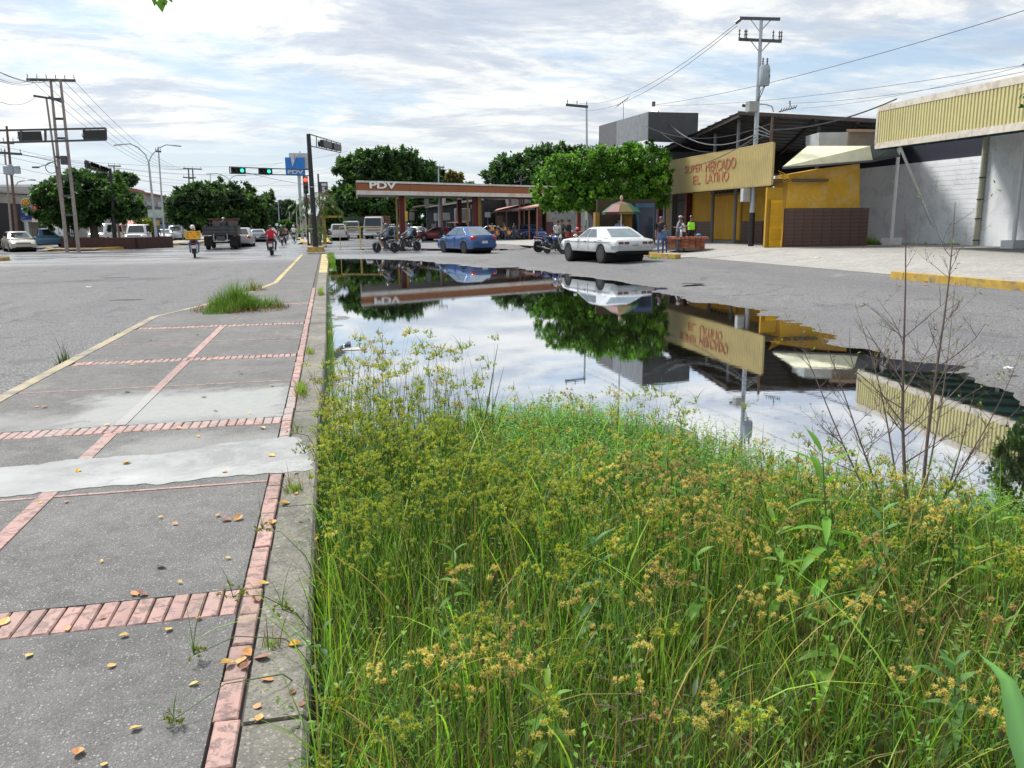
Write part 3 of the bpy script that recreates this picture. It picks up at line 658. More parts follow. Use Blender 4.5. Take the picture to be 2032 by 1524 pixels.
# block courses as recessed joints: shallow ribs
b = MB()
for k in range(17):
    z = .6+k*.21; b.prism([HF.loc(Vector((27.3, y_, z_))+HF.n*.002) for y_, z_ in ((43.9, z), (30, z), (30, z+.19), (43.9, z+.19))], HF.n*.006)
b.build('block_course', WHW, o4)
HF.rect3(Vector((27.3, 28.2, .5)), Vector((27.3, 22, 3.7)), .05, pm('white_roller', (.76, .80, .85), .6), 'roller_door', .19)
b = MB()
for k in range(20): z = .55+k*.155; b.prism([HF.loc(Vector((27.3, y_, z_))+HF.n*.24) for y_, z_ in ((28.1, z), (22.1, z), (22.1, z+.13), (28.1, z+.13))], HF.n*.012)
b.build('door_slat', pm('white_roller', (.76, .80, .85)), o4)
b = MB(); pz = 29.75; b.tube([HF.loc(Vector((27.0, pz, .5))), HF.loc(Vector((27.0, pz, 5.0)))], .11, 10); b.build('downpipe', pm('beige_pipe', (.42, .42, .32), .6), o4)
for z in (.7, 1.6, 2.4, 3.3): b = MB(); b.lathe([(.13, 0), (.13, .05)], HF.loc(Vector((27.0, pz, z))), 'z', 10); b.build('pipe_collar', DKW, o4)
# awning
f0, f1 = hv(At(1744, 211, 36.5)), None; dirf = (hv(PV(2032, 200, f0, f0+Vector((-.2, -1, 0))))-f0).normalized(); f1 = f0+dirf*14.5
FF = Facade(f0, f1, o4); ztT, zbT = FF.p(1744, 211).z, FF.p(1742, 295).z; ztR = FF.p(2032, 150).z; zbR = FF.p(2032, 257).z; Lr = (hv(FF.p(2032, 200))-f0).length
e_t = ztT+(ztR-ztT)*14.5/Lr; e_b = zbT+(zbR-zbT)*14.5/Lr
corrugated(FF, f0+dirf*.12, f1, zbT+.22, ztT-.2, e_b+.22, e_t-.2, .21, .035, pm('cream_awning_metal', (.50, .455, .215), .55, var=.06, dirt=(.42, .36, .2), dirt_amt=.3), 'awning_panel')
TRIM = pm('awning_trim', (.52, .49, .42), .7, var=.12, dirt=(.35, .24, .18), dirt_amt=.6, dscale=2)
b = MB()
for zA, zB, hh in ((zbT+.11, e_b+.11, .22), (ztT-.1, e_t-.1, .22)): b.beam(FF.loc(f0+Vector((0, 0, zA))), FF.loc(f1+Vector((0, 0, zB))), .1, hh)
b.beam(FF.loc(f0+dirf*.06+Vector((0, 0, zbT+.2))), FF.loc(f0+dirf*.06+Vector((0, 0, ztT-.2))), .12, .12); b.build('awning_trim', TRIM, o4)
TEAL = pm('teal_soffit', (.02, .12, .10), .7)
b = MB(); w0, w1 = Vector((27.35, f0.y+.6, 5.15)), Vector((27.35, f1.y+.6, 5.15))
b.prism([FF.loc(f0+Vector((0, 0, zbT+.1))-FF.n*.1), FF.loc(f1+Vector((0, 0, e_b+.1))-FF.n*.1), FF.loc(w1), FF.loc(w0)], (0, 0, .06)); b.build('awning_soffit', TEAL, o4)
b = MB()
for k in range(9): u = k/8; p0 = f0.lerp(f1, u)+Vector((0, 0, zbT+(e_b-zbT)*u+.02))-FF.n*.15; p1 = w0.lerp(w1, u)+Vector((0, 0, -.08)); b.beam(FF.loc(p0), FF.loc(p1), .1, .14)
b.build('rafter', pm('dark_teal_steel', (.012, .06, .055), .6), o4)
b = MB(); b.prism([FF.loc(f0+Vector((0, 0, ztT-.05))-FF.n*.1), FF.loc(f1+Vector((0, 0, e_t-.05))-FF.n*.1), FF.loc(w1+Vector((0, 0, .9))), FF.loc(w0+Vector((0, 0, .9)))], (0, 0, .05)); b.build('awning_roof', DKW, o4)
b = MB(); b.prism([FF.loc(q) for q in (f0+Vector((0, 0, zbT+.1))-FF.n*.1, w0, w0+Vector((0, 0, .9)), f0+Vector((0, 0, ztT-.05))-FF.n*.1)], dirf*.04); b.build('awning_end', NAVY, o4)
for i_, (bx, by, tx, ty) in enumerate([(1768, 485, 1783, 291), (1860, 481, 1868, 345), (2010, 492, 2040, 262)]):
    g0 = G(bx, by, .52); Dd = math.hypot(g0.x, g0.y); t_ = At(tx, ty, Dd); b = MB(); b.box(tuple(o4.location*-1+g0+Vector((0, 0, .12))), (.75, .5, .34), .2); b.build('post_footing', WHP, o4)
    b = MB(); b.tube([g0-o4.location, Vector((g0.x, g0.y, t_.z+.25))-o4.location], .075, 10); b.build('post', WHP, o4, True)
g0 = G(1857, 482, .52); p0 = At(1786, 291, 36.8); b = MB(); b.tube([p0-o4.location, g0+Vector((0, 0, .3))-o4.location], .055, 8); b.build('brace', WHP, o4, True)
g0 = Gz(1600, 480)
# --- roofs rising behind the supermarket
RFS = pm('dark_corrugated_roof', (.045, .047, .055), .5, var=.25, scale=1.2, dirt=(.10, .085, .07), dirt_amt=.3)
o5 = thing('roof_shed', 'large open dark corrugated shed roof standing behind the supermarket', 'shed roof', (24, 40, 0))
c1, c2, c3_, c4 = At(1465, 224, 42), At(1800, 243, 39), At(1800, 320, 53), At(1300, 301, 53); L0 = o5.location
nS = 26
for k in range(nS):
    u0, u1 = k/nS, (k+1)/nS; u1 += .25/nS; pA, pB = c1.lerp(c4, u0), c2.lerp(c3_, u0); pC, pD = c1.lerp(c4, u1), c2.lerp(c3_, u1); h = .045 if k % 2 else .0
    b = MB(); b.prism([pA-L0, pB-L0, pD-L0+Vector((0, 0, h)), pC-L0+Vector((0, 0, h))], (0, 0, .03)); b.build('roof_sheet', RFS, o5)
b = MB()
for k in range(5): u = k/4*.96+.02; b.beam(c1.lerp(c2, u)-L0-Vector((0, 0, .08)), c4.lerp(c3_, u)-L0-Vector((0, 0, .08)), .12, .16)
b.beam(c1-L0, c2-L0, .1, .16); b.build('rafter', pm('rust_steel', (.06, .045, .04), .7), o5)
for px, D_, yt in ((1420, 46, 266), (1467, 43, 232), (1626, 42, 250), (1322, 50, 296)):
    t_ = At(px, yt, D_); b = MB(); b.tube([Vector((t_.x, t_.y, .5))-L0, t_-L0], .09, 8); b.build('post', pm('grey_steel', (.16, .17, .18), .6), o5)
b = MB(); b.prism([q-L0 for q in (At(1318, 345, 54), At(1800, 345, 50), At(1800, 262, 50), At(1560, 255, 51), At(1318, 300, 54))], (.5, 2, 0)); b.build('back_wall', pm('shed_back', (.03, .032, .036), .9, var=.3), o5)
b = MB(); b.prism([q-L0 for q in (At(1318, 322, 52), At(1440, 312, 51), At(1440, 302, 51), At(1318, 302, 52))], (.2, .5, 0)); b.build('parapet', pm('blue_grey_parapet', (.13, .145, .17), .8), o5)
o6 = thing('rooftop_room', 'small pale rooftop room with rusty edge under the big shed roof', 'rooftop room', (26, 38, 4))
b = MB(); L6 = o6.location; b.prism([q-L6 for q in (At(1625, 296, 39.5), At(1683, 296, 39.3), At(1683, 262, 39.3), At(1625, 263, 39.5))], (.3, 1.5, 0)); b.build('wall', pm('pale_blue_room', (.42, .45, .46), .8), o6)
b = MB(); b.prism([q-L6 for q in (At(1683, 296, 39.2), At(1745, 297, 38.8), At(1745, 262, 38.8), At(1683, 262, 39.2))], (.3, 1.5, 0)); b.build('wall', pm('grey_room', (.20, .18, .16), .8), o6)
b = MB(); b.beam(At(1682, 259, 39)-L6, At(1745, 260, 38.6)-L6, .3, .1); b.build('roof_edge', pm('rusty_edge', (.30, .20, .14), .8), o6)
# rooftop box clad in grey sheets
o7 = thing('rooftop_hoarding', 'grey and black sheet-clad rooftop box above the pruned tree', 'rooftop box', (17, 46, 6)); L7 = o7.location
k0, k1, k2 = At(1288, 222, 45), At(1190, 250, 57), At(1386, 224, 49)
LG = pm('light_grey_sheet', (.155, .165, .18), .5, var=.25, scale=2.5); MG = pm('mid_grey_sheet', (.085, .087, .095), .6, var=.2)
def vq(a, c, za, zb_, zc, zd, th, mat, name, o_): n_ = Vector((-(c.y-a.y), c.x-a.x, 0)).normalized()*th; L_ = o_.location; b = MB(); b.prism([Vector((a.x, a.y, za))-L_, Vector((c.x, c.y, zc))-L_, Vector((c.x, c.y, zd))-L_, Vector((a.x, a.y, zb_))-L_], n_); return b.build(name, mat, o_)
zk0b, zk1b = At(1288, 277, 45).z, At(1190, 297, 57).z; km = k0.lerp(k1, .58)
vq(k0, km, zk0b, k0.z, zk0b*.42+zk1b*.58, km.z, .05, LG, 'sheet', o7); vq(km, k1, zk0b*.42+zk1b*.58, km.z, zk1b, k1.z, .05, MG, 'sheet', o7)
vq(k0+Vector((.02, 0, 0)), k2, zk0b-.1, k0.z, At(1386, 262, 49).z-.6, k2.z, .06, DKW, 'sheet', o7)
b = MB(); b.prism([Vector((q.x, q.y, k0.z-.06))-L7 for q in (k0, k2, k2+Vector((2, 10, 0)), k1)], (0, 0, .06)); b.build('roof_sheet', DKW, o7)
o8 = thing('corner_shops', 'dark shop row in shade beneath the pruned street tree', 'shop row', (18, 55, .4)); L8 = o8.location
SHF = Facade(hv(Bx)+Vector((2.2, -3.5, 0)), hv(Bx)+Vector((1.4, 16, 0)), o8)
q0 = SHF.A; q1 = SHF.B
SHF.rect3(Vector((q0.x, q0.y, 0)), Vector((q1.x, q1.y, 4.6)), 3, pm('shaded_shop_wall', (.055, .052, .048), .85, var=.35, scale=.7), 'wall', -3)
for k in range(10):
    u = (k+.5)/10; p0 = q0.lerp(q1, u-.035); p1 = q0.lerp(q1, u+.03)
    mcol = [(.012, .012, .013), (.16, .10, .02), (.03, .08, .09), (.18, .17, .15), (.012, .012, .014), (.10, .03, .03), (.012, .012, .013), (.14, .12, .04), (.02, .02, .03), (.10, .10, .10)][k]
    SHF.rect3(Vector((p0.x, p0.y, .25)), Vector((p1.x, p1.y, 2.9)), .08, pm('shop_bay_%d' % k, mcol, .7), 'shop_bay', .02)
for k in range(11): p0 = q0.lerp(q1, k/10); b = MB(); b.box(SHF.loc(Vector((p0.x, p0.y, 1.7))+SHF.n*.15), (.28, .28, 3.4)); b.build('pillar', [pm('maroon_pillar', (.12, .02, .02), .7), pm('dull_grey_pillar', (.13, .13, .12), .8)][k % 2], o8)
# --- petrol station
o9 = thing('petrol_station', 'petrol station canopy with orange band, white edges and maroon columns', 'petrol station', (12, 80, 0)); L9 = o9.location
ca, cb = At(707, 358, 75), At(1075, 368.5, 87.5); PF = Facade(ca, cb, o9)
zt_, zb_ = PF.p(707, 358).z, PF.p(707, 386).z; zt2, zb2 = PF.p(1058, 368).z, PF.p(1058, 391).z; dP = (hv(cb)-hv(ca)).normalized(); Lp = (hv(cb)-hv(ca)).length+3
ORG = pm('canopy_orange', (.25, .078, .018), .5, var=.08, dirt=(.2, .07, .03), dirt_amt=.3); WTR = pm('canopy_white', (.58, .56, .52), .6, var=.08, dirt=(.40, .30, .2), dirt_amt=.6, dscale=.8)
def pbeam(z0, z1, th, mat, name, off): a = hv(ca); c = hv(ca)+dP*Lp; PF.rect3(Vector((a.x, a.y, z0)), Vector((c.x, c.y, z1)), th, mat, name, off)
hT = zt_-zb_; nseg = 9
for k in range(nseg): a = hv(ca)+dP*(Lp*k/nseg); c = hv(ca)+dP*(Lp*(k+1)/nseg-.03); PF.rect3(Vector((a.x, a.y, zb_+hT*.30)), Vector((c.x, c.y, zb_+hT*.80)), .1, ORG, 'fascia_panel', 0)
pbeam(zb_, zb_+hT*.30, .28, WTR, 'lower_edge', -.1); pbeam(zb_+hT*.86, zt_, .2, WTR, 'upper_edge', -.05); pbeam(zb_+hT*.80, zb_+hT*.86, .06, pm('canopy_blue_line', (.02, .02, .09), .6), 'blue_line', -.02)
DW = 11.0; sid = Vector((math.sin(vdir(708.5)), math.cos(vdir(708.5)), 0))
for z0, z1, m_ in ((zb_, zb_+hT*.3, WTR), (zb_+hT*.3, zb_+hT*.8, ORG), (zb_+hT*.8, zt_, WTR)):
    a = hv(ca)-dP*.05; b = MB(); P_ = [Vector((a.x, a.y, z0)), Vector((a.x, a.y, z1)), Vector((a.x, a.y, z1))+sid*DW, Vector((a.x, a.y, z0))+sid*DW]; b.prism([q-L9 for q in P_], dP*.1); b.build('side_fascia', m_, o9)
b = MB(); a = hv(ca); c = hv(ca)+dP*Lp; b.prism([q-L9 for q in (a+Vector((0, 0, zb_+.15)), c+Vector((0, 0, zb_+.15)), c+sid*DW+Vector((0, 0, zb_+.15)), a+sid*DW+Vector((0, 0, zb_+.15)))], (0, 0, .25)); b.build('canopy_deck', pm('canopy_soffit', (.16, .16, .155), .8), o9)
PDV = pm('white_letter', (.75, .75, .74), .5); PF.text('PDV', 731, 360.5, 784.5, 375, PDV, .16, 'lettering', .03, bold=.03)

MAR = pm('maroon_column', (.13, .018, .015), .55, var=.15); OCH = pm('ochre_pipe', (.28, .17, .04), .6)
for px, w_, off in ((801, .6, 1.5), (949, .65, 1.5), (1075, .6, 1.5), (812, .45, 9.5), (935, .45, 9.5)):
    q = hv(PF.p(px, 440))+sid*off; b = MB(); b.box((q.x-L9.x, q.y-L9.y, zb_/2), (w_, .5, zb_), .1); b.build('column', MAR, o9)
for px, off in ((789, .9), (806, .7), (931, .9), (953, .8), (957, 1.1), (880, 1.5), (1034, .8), (1043, .9), (1088, .8)):
    q = hv(PF.p(px, 440))+sid*off; b = MB(); b.tube([(q.x-L9.x, q.y-L9.y, 0), (q.x-L9.x, q.y-L9.y, zb_+.1)], .09, 6); b.build('pipe', OCH if px not in (880, 1034, 1043) else pm('rust_pipe', (.22, .09, .06), .7), o9)
def pump(px, py, label, col):
    g0 = Gz(px, py); t0 = thing('fuel_pump', label, 'fuel pump', g0); b = MB(); b.box((0, 0, .12), (1.3, .8, .24)); b.build('island', OCH, t0)
    b = MB(); b.box((0, 0, 1.0), (.75, .5, 1.55)); b.build('cabinet', col, t0); b = MB(); b.box((0, -.27, 1.45), (.55, .03, .4)); b.build('display', pm('pump_display', (.03, .03, .035), .3), t0)
    b = MB(); b.tube([(.38, -.1, 1.5), (.6, -.2, 1.1), (.55, -.2, .5), (.4, -.15, .9)], .025, 5); b.build('hose', BLACK, t0)
pump(796, 472, 'dark fuel pump beside the nearer maroon column on the left', pm('pump_dark', (.05, .045, .045), .5)); pump(1090, 474, 'maroon fuel pump half hidden left of the parked motorcycles', MAR); pump(940, 470, 'dark fuel pump by the middle maroon column', pm('pump_dark', (.05, .045, .045)))
def board(label, x0, y0, x1, y1, D_, mat, cat='sign board', post=True, name='sign_board', frame=None, group=None, gy=None):
    a, c = At(x0, y1, D_), At(x1, y0, D_); g_ = gz(a.x, a.y); t0 = thing(name, label, cat, ((a.x+c.x)/2, (a.y+c.y)/2, g_), 0, group); F_ = Facade(hv(a), hv(c), t0)
    F_.rect3(a, c, .05, mat, 'panel', 0)
    if frame:
        for (p0, p1) in ((a, Vector((c.x, c.y, a.z))), (Vector((a.x, a.y, c.z)), c), (a, Vector((a.x, a.y, c.z))), (Vector((c.x, c.y, a.z)), c)):
            b = MB(); b.beam(F_.loc(p0)+F_.n*.05, F_.loc(p1)+F_.n*.05, .07, .07); b.build('frame_bar', frame, t0)
    if post: b = MB(); b.tube([(0, 0, 0), (0, 0, a.z-g_)], .05, 6); b.build('post', pm('grey_steel', (.16, .17, .18)), t0)
    return t0, F_
PALE = pm('pale_board', (.50, .55, .58), .6, var=.1)
board('white and pink notice board behind the left pump column', 812, 421, 822, 437, 86, pm('pinkish_board', (.42, .36, .42), .6, var=.3, scale=3))
board('pale hanging panel under the canopy', 842, 394, 851, 411, 90, PALE)
board('small white poster left of the slim grey pole', 861, 423, 868, 438, 92, PALE); board('wide pale poster right of the slim grey pole', 879, 422, 893, 437, 92, PALE)
board('large blank grey hoarding in a white frame behind the blue sedan', 903, 414, 932, 439, 95, pm('blank_grey', (.26, .27, .255), .8), frame=WHP)
board('small white square notice beside the middle column', 934, 406, 941, 414, 84, PALE); board('white screen board with dark frame and stand right of the middle column', 961, 420, 974, 432, 86, PALE, frame=BLACK)
board('yellow vertical banner by the left column', 804, 419, 809, 438, 76, pm('yellow_banner', (.5, .33, .05), .6, var=.3))
board('brown poster panel in front of the pink-roofed arcade', 985, 428, 998, 448, 90, pm('brown_poster', (.28, .20, .16), .7, var=.4, scale=2))
# buildings around the station
def block(label, pts, D0, D1, ytl, ytr, yb, depth, mat, cat='building', name='building', roof=None):
    (x0, x1) = pts; a, c = At(x0, yb, D0), At(x1, yb, D1); t0 = thing(name, label, cat, (a.x, a.y, 0)); F_ = Facade(hv(a), hv(c), t0)
    za, zc_ = At(x0, ytl, D0).z, At(x1, ytr, D1).z; b = MB(); P_ = [Vector((a.x, a.y, -.2)), Vector((c.x, c.y, -.2)), Vector((c.x, c.y, zc_)), Vector((a.x, a.y, za))]; b.prism([F_.loc(q) for q in P_], -F_.n*depth); b.build('wall', mat, t0)
    if roof:
        b = MB(); b.beam(F_.loc(P_[3])+F_.n*.15, F_.loc(P_[2])+F_.n*.15, .5, .18); b.build('roof_edge', roof, t0)
    return t0, F_
t0, F_ = block('grey concrete building with stained upper wall behind the petrol canopy', (890, 1075), 115, 97, 404, 378, 465, 10, CONC, roof=pm('rust_edge_roof', (.13, .08, .06), .8))
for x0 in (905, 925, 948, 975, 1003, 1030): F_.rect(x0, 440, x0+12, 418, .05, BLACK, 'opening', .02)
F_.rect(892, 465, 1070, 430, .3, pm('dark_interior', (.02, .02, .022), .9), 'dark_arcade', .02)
for x0 in (880, 912, 958, 1008): F_.rect(x0, 430, x0+5, 392, .3, CONC, 'pilaster', .05)
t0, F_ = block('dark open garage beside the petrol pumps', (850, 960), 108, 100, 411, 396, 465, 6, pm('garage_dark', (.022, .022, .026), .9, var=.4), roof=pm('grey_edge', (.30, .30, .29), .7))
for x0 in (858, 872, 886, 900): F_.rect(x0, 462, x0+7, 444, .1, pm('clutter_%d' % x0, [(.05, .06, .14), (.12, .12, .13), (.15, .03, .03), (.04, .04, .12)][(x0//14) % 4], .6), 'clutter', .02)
# pink roofed arcade
t0 = thing('arcade', 'low arcade with a pinkish sloping roof on rusty posts right of the pumps', 'arcade', At(1025, 465, 92)); L_ = t0.location.copy(); t0.location.z = 0; L_.z = 0
b = MB(); P_ = [At(976, 423, 90), At(1071, 410, 80), At(1071, 402, 92), At(990, 415, 104)]; b.prism([q-L_ for q in P_], (0, 0, .12)); b.build('roof', pm('pink_roof', (.46, .24, .20), .7, var=.15), t0)
for px in (985, 1005, 1030, 1050, 1066): q = At(px, 465, 90-(px-976)*.1); b = MB(); b.tube([(q.x-L_.x, q.y-L_.y, 0), (q.x-L_.x, q.y-L_.y, At(px, 421-(px-976)*.13, 90-(px-976)*.1).z)], .08, 6); b.build('post', pm('rust_pipe', (.22, .09, .06)), t0)
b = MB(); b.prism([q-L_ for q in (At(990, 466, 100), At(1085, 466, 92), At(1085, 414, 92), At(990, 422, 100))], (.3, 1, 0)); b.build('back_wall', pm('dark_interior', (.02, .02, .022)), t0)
# --- left side of the avenue
t0, F_ = block('dark low building with grey roof edge at the left edge of the picture', (-60, 108), 74, 88, 376, 386, 492, 9, pm('left_dark_building', (.05, .05, .055), .9, var=.4, scale=.5), roof=pm('grey_roof_edge', (.30, .30, .30), .7))
F_.rect(-58, 430, 60, 388, .1, pm('left_upper', (.30, .28, .24), .8, var=.2), 'upper_wall', .02); F_.rect(-58, 480, 38, 405, .14, BLACK, 'dark_bay', .03)
F_.rect(60, 434, 98, 404, .2, pm('red_board', (.48, .10, .07), .6, var=.1), 'red_sign', .1); F_.text('C', 65, 412, 73, 430, PDV, .32, 'lettering', .02); 
for k in range(3): F_.rect(75+k*5, 429, 78+k*5, 420, .03, PDV, 'painted_stroke', .31)
F_.rect(40, 441, 110, 434, .9, pm('white_ledge', (.55, .54, .50), .7), 'ledge', .05)
for x0, m_ in ((46, (.20, .20, .19)), (62, (.14, .13, .12)), (76, (.03, .03, .035)), (92, (.45, .45, .42))): F_.rect(x0, 478, x0+11, 442, .12, pm('bay_left_%d' % x0, m_, .7), 'shop_bay', .05)
t0, F_ = block('white pillared shopfront behind the island tree', (100, 200), 92, 100, 437, 440, 480, 6, pm('shopfront_beige', (.34, .31, .25), .8, var=.2))
for x0 in (102, 114, 128, 143, 158, 172, 186): F_.rect(x0, 480, x0+5, 438, .25, WHP, 'pillar', .05)
for x0 in (107, 133, 163): F_.rect(x0, 478, x0+7, 455, .1, BLACK, 'doorway', .02)
t0, F_ = block('two-storey grey building with rusty red roof edge up the avenue on the left', (226, 366), 95, 150, 371, 396, 470, 14, pm('grey_plaster', (.36, .35, .33), .85, var=.15, scale=.4, dirt=(.22, .21, .2), dirt_amt=.6, dscale=.3), roof=pm('red_roof_edge', (.30, .09, .06), .7))
F_.rect(228, 440, 364, 419, 1.0, pm('balcony_dark', (.06, .06, .065), .8), 'balcony', .05)
b = MB(); P_ = [F_.p(229, 370, .3), F_.p(282, 381, .3), F_.p(270, 372, -5), F_.p(232, 361, -5)]; b.prism([F_.loc(q) for q in P_], (0, 0, .15)); b.build('red_roof', pm('red_tile_roof', (.28, .10, .07), .8), t0)
for x0 in (236, 262, 290, 312, 330, 348): F_.rect(x0, 412, x0+8, 402, .05, pm('window_dark', (.05, .055, .06), .2), 'window', .02)
for x0, m_ in ((300, (.06, .10, .2)), (318, (.05, .09, .18)), (335, (.30, .30, .29)), (350, (.05, .09, .2)), (282, (.2, .2, .19))): F_.rect(x0, 470, x0+11, 445, .1, pm('upstreet_bay_%d' % x0, m_, .7), 'shop_bay', 1.05)
t0, F_ = block('white flat-roofed building glimpsed above the island tree', (74, 150), 110, 118, 366, 368, 400, 6, pm('white_far', (.5, .52, .54), .8)); 
# pavilion with pinkish roof behind the tree
t0 = thing('pavilion', 'small pavilion with pinkish pyramid roof behind the island planter', 'pavilion', (At(255, 470, 84).x, At(255, 470, 84).y, 0)); L_ = t0.location
b = MB(); P_ = [At(236, 447, 82), At(266, 447, 82), At(272, 445, 88), At(242, 443, 88)]; ap0, ap1 = At(245, 437, 84), At(262, 437, 84); vs = [q-L_ for q in P_+[ap0, ap1]]; b.add(vs, [(0, 1, 5, 4), (1, 2, 5), (2, 3, 4, 5), (3, 0, 4), (0, 3, 2, 1)]); b.build('roof', pm('pink_pyramid', (.42, .17, .16), .7), t0)
for px in (238, 264, 270): q = At(px, 480, 83); b = MB(); b.tube([(q.x-L_.x, q.y-L_.y, 0), (q.x-L_.x, q.y-L_.y, 2.0)], .1, 6); b.build('post', pm('wood_post', (.16, .08, .04), .8), t0)
t0, F_ = block('low orange-tiled house at the far end of the avenue', (596, 640), 190, 190, 434, 433, 452, 10, pm('far_house', (.35, .28, .2), .8), roof=pm('far_tile', (.4, .17, .08), .8))
t0, F_ = block('far roadside fence wall painted dull yellow', (570, 606), 170, 170, 447, 446, 456, 1, pm('far_yellow_wall', (.35, .27, .12), .8), cat='wall', name='boundary_wall')
# --- lot, kerbs, planters
def strip_sheet(name, poly, mat, lift, kind='structure', label=None, step=1.0):
    poly = np.array(poly); lo, hi = poly.min(0), poly.max(0); gx = np.arange(lo[0], hi[0]+step, step); gy = np.arange(lo[1], hi[1]+step, step); X_, Y_ = np.meshgrid(gx, gy); Zz = ngz(X_, Y_)+lift; nx_ = len(gx)
    V_ = np.stack([X_.ravel(), Y_.ravel(), Zz.ravel()], 1); i_ = (np.arange(len(gy)-1)[:, None]*nx_+np.arange(nx_-1)[None]).ravel(); F__ = np.stack([i_, i_+1, i_+nx_+1, i_+nx_], 1)
    c_ = V_[F__].mean(1); F__ = F__[sdf(c_[:, 0], c_[:, 1], poly) > -.2]; return tag(npmesh(name, V_, F__, mat, smooth=True), label, kind=kind)
LOT = aggregate('lot_concrete', (.27, .26, .245), (.36, .35, .33), (.42, .41, .39), 22)
strip_sheet('pavement', [(14.35, 3), (29, 3), (29, 46), (14.35, 46)], LOT, .006, label='pale worn concrete forecourt sloping up to the shops', step=.45)
def kerb_run(label, pts, mat, h=.15, w=.2, seg=2.0, name='kerb'):
    t0 = thing(name, label, 'kerb', (pts[0][0], pts[0][1], 0)); L_ = t0.location
    for (x0, y0), (x1, y1) in zip(pts, pts[1:]):
        L = math.hypot(x1-x0, y1-y0); n_ = max(1, round(L/seg)); 
        for k in range(n_):
            u0, u1 = k/n_, (k+1)/n_-.012/L; b = MB(); a = Vector((x0+(x1-x0)*u0, y0+(y1-y0)*u0, 0)); c = Vector((x0+(x1-x0)*u1, y0+(y1-y0)*u1, 0)); a.z = gz(a.x, a.y)+h/2-.05; c.z = gz(c.x, c.y)+h/2-.05
            b.beam(a-L_, c-L_, w, h+.1); b.build('kerb_stone', mat, t0)
    return t0
YKB = pm('yellow_kerb_paint', (.46, .30, .05), .8, var=.2, dirt=(.17, .15, .12), dirt_amt=.9, dscale=2.8, bump=.3)
kr = [(lambda p: (p.x, p.y))(Gz(x, y)) for x, y in ((1775, 552), (1800, 555), (1900, 563), (2040, 576))]
kerb_run('yellow painted kerb in front of the warehouse lot at the right edge', [kr[0], kr[1], (kr[1][0], kr[1][1]-14)], YKB, .17, .22)
kl = [(lambda p: (p.x, p.y))(Gz(x, y)) for x, y in ((1345, 514), (1318, 512), (1280, 512), (1262, 498))]
kerb_run('short yellow kerb end behind the white sedan by the brick planter', [kl[0], kl[1], (kl[1][0]-.3, kl[1][1]+8)], YKB, .18, .25)
strip_sheet('pavement', [(kl[1][0]-.2, kl[1][1]), (kl[0][0]+3, kl[0][1]), (24, kl[1][1]), (24, 80), (kl[1][0]-.2, 80)], LOT, .014, label='raised pavement under the pruned tree with people waiting', step=.8)
# brick planter bench
g0 = G(1370, 492, .46); ax_ = (hv(Gz(1423, 494))-hv(Gz(1330, 494))).normalized(); ang = math.atan2(ax_.y, ax_.x); t0 = thing('brick_planter', 'low red brick planter bench with overhanging cap on the pavement', 'brick planter', (g0.x, g0.y+.5, g0.z), ang)
BR = pm('red_brick', (.27, .085, .05), .85, var=.25, scale=14); BRL = pm('red_brick_light', (.36, .14, .08), .85, var=.25, scale=14); MORT = pm('mortar_grey', (.24, .2, .17), .9)
def oct_(w, d, c): return [(-w/2+c, -d/2), (w/2-c, -d/2), (w/2, -d/2+c), (w/2, d/2-c), (w/2-c, d/2), (-w/2+c, d/2), (-w/2, d/2-c), (-w/2, -d/2+c)]
b = MB(); b.prism([(x, y, -.1) for x, y in oct_(1.95, 1.25, .4)][::-1], (0, 0, .5)); b.build('core', MORT, t0)
bmesh_b = {}
def brick_on(path, z, h, L0_, parent, th=.1, mats=(BR, BRL)):
    n_ = len(path)
    for i_ in range(n_):
        a, c = Vector((*path[i_], 0)), Vector((*path[(i_+1) % n_], 0)); L = (c-a).length; k_ = max(1, round(L/L0_)); an = math.atan2(c.y-a.y, c.x-a.x)
        if (c-a).cross(Vector((0, 0, 1))).y > .3: continue          # rear side out of sight
        for k in range(k_):
            key = (round(L/k_, 2), h, th, random.randrange(2))
            if key not in bmesh_b:
                q = MB(); q.box((0, 0, 0), (L/k_-.012, th, h-.012)); me = bpy.data.meshes.new('brick'); me.from_pydata(q.v, [], q.f); me.materials.append(mats[key[3]]); bmesh_b[key] = me
            p = a.lerp(c, (k+.5)/k_); part('brick', bmesh_b[key], parent, (p.x, p.y, z+h/2), an)
for j in range(5): brick_on(oct_(2.0, 1.3, .4), j*.075+.0, .075, .26, t0, .08)
brick_on(oct_(2.22, 1.5, .42), .385, .12, .1, t0, .22)
b = MB(); b.prism([(x, y, .40) for x, y in oct_(2.1, 1.4, .4)][::-1], (0, 0, .1)); b.build('cap', BR, t0)
# left island: kerb, planter, tree comes later
def gxy(x, y): p = G(x, y, 0); return (p.x, p.y)
isl = [gxy(*q) for q in ((92, 495), (110, 499), (180, 497), (250, 494), (330, 488), (420, 481), (470, 477), (545, 470))]
kerb_run('long yellow kerb round the avenue island on the left', isl, YKB, .18, .3, 3.0)
strip_sheet('pavement', isl+[(-55, 150), (-60, 100)], LOT, .12, label='paved island between avenue and service lane', step=2.0)
kerb_run('short piece of yellow kerb at the left edge of the picture', [gxy(-40, 520), gxy(14, 517)], YKB, .18, .4)
kerb_run('stub of yellow kerb left of the parked grey car', [gxy(-30, 492), gxy(8, 492)], YKB, .18, .4)
g0 = G(185, 492, .1); t0 = thing('tree_planter', 'low dark red brick planter wall around the island tree', 'planter', (g0.x, g0.y, .1), -.35); b = MB(); b.b2(-2.6, 3.4, 0, .35, -.1, .75); b.build('front_wall', pm('dark_brick_wall', (.055, .022, .018), .85, var=.3), t0)
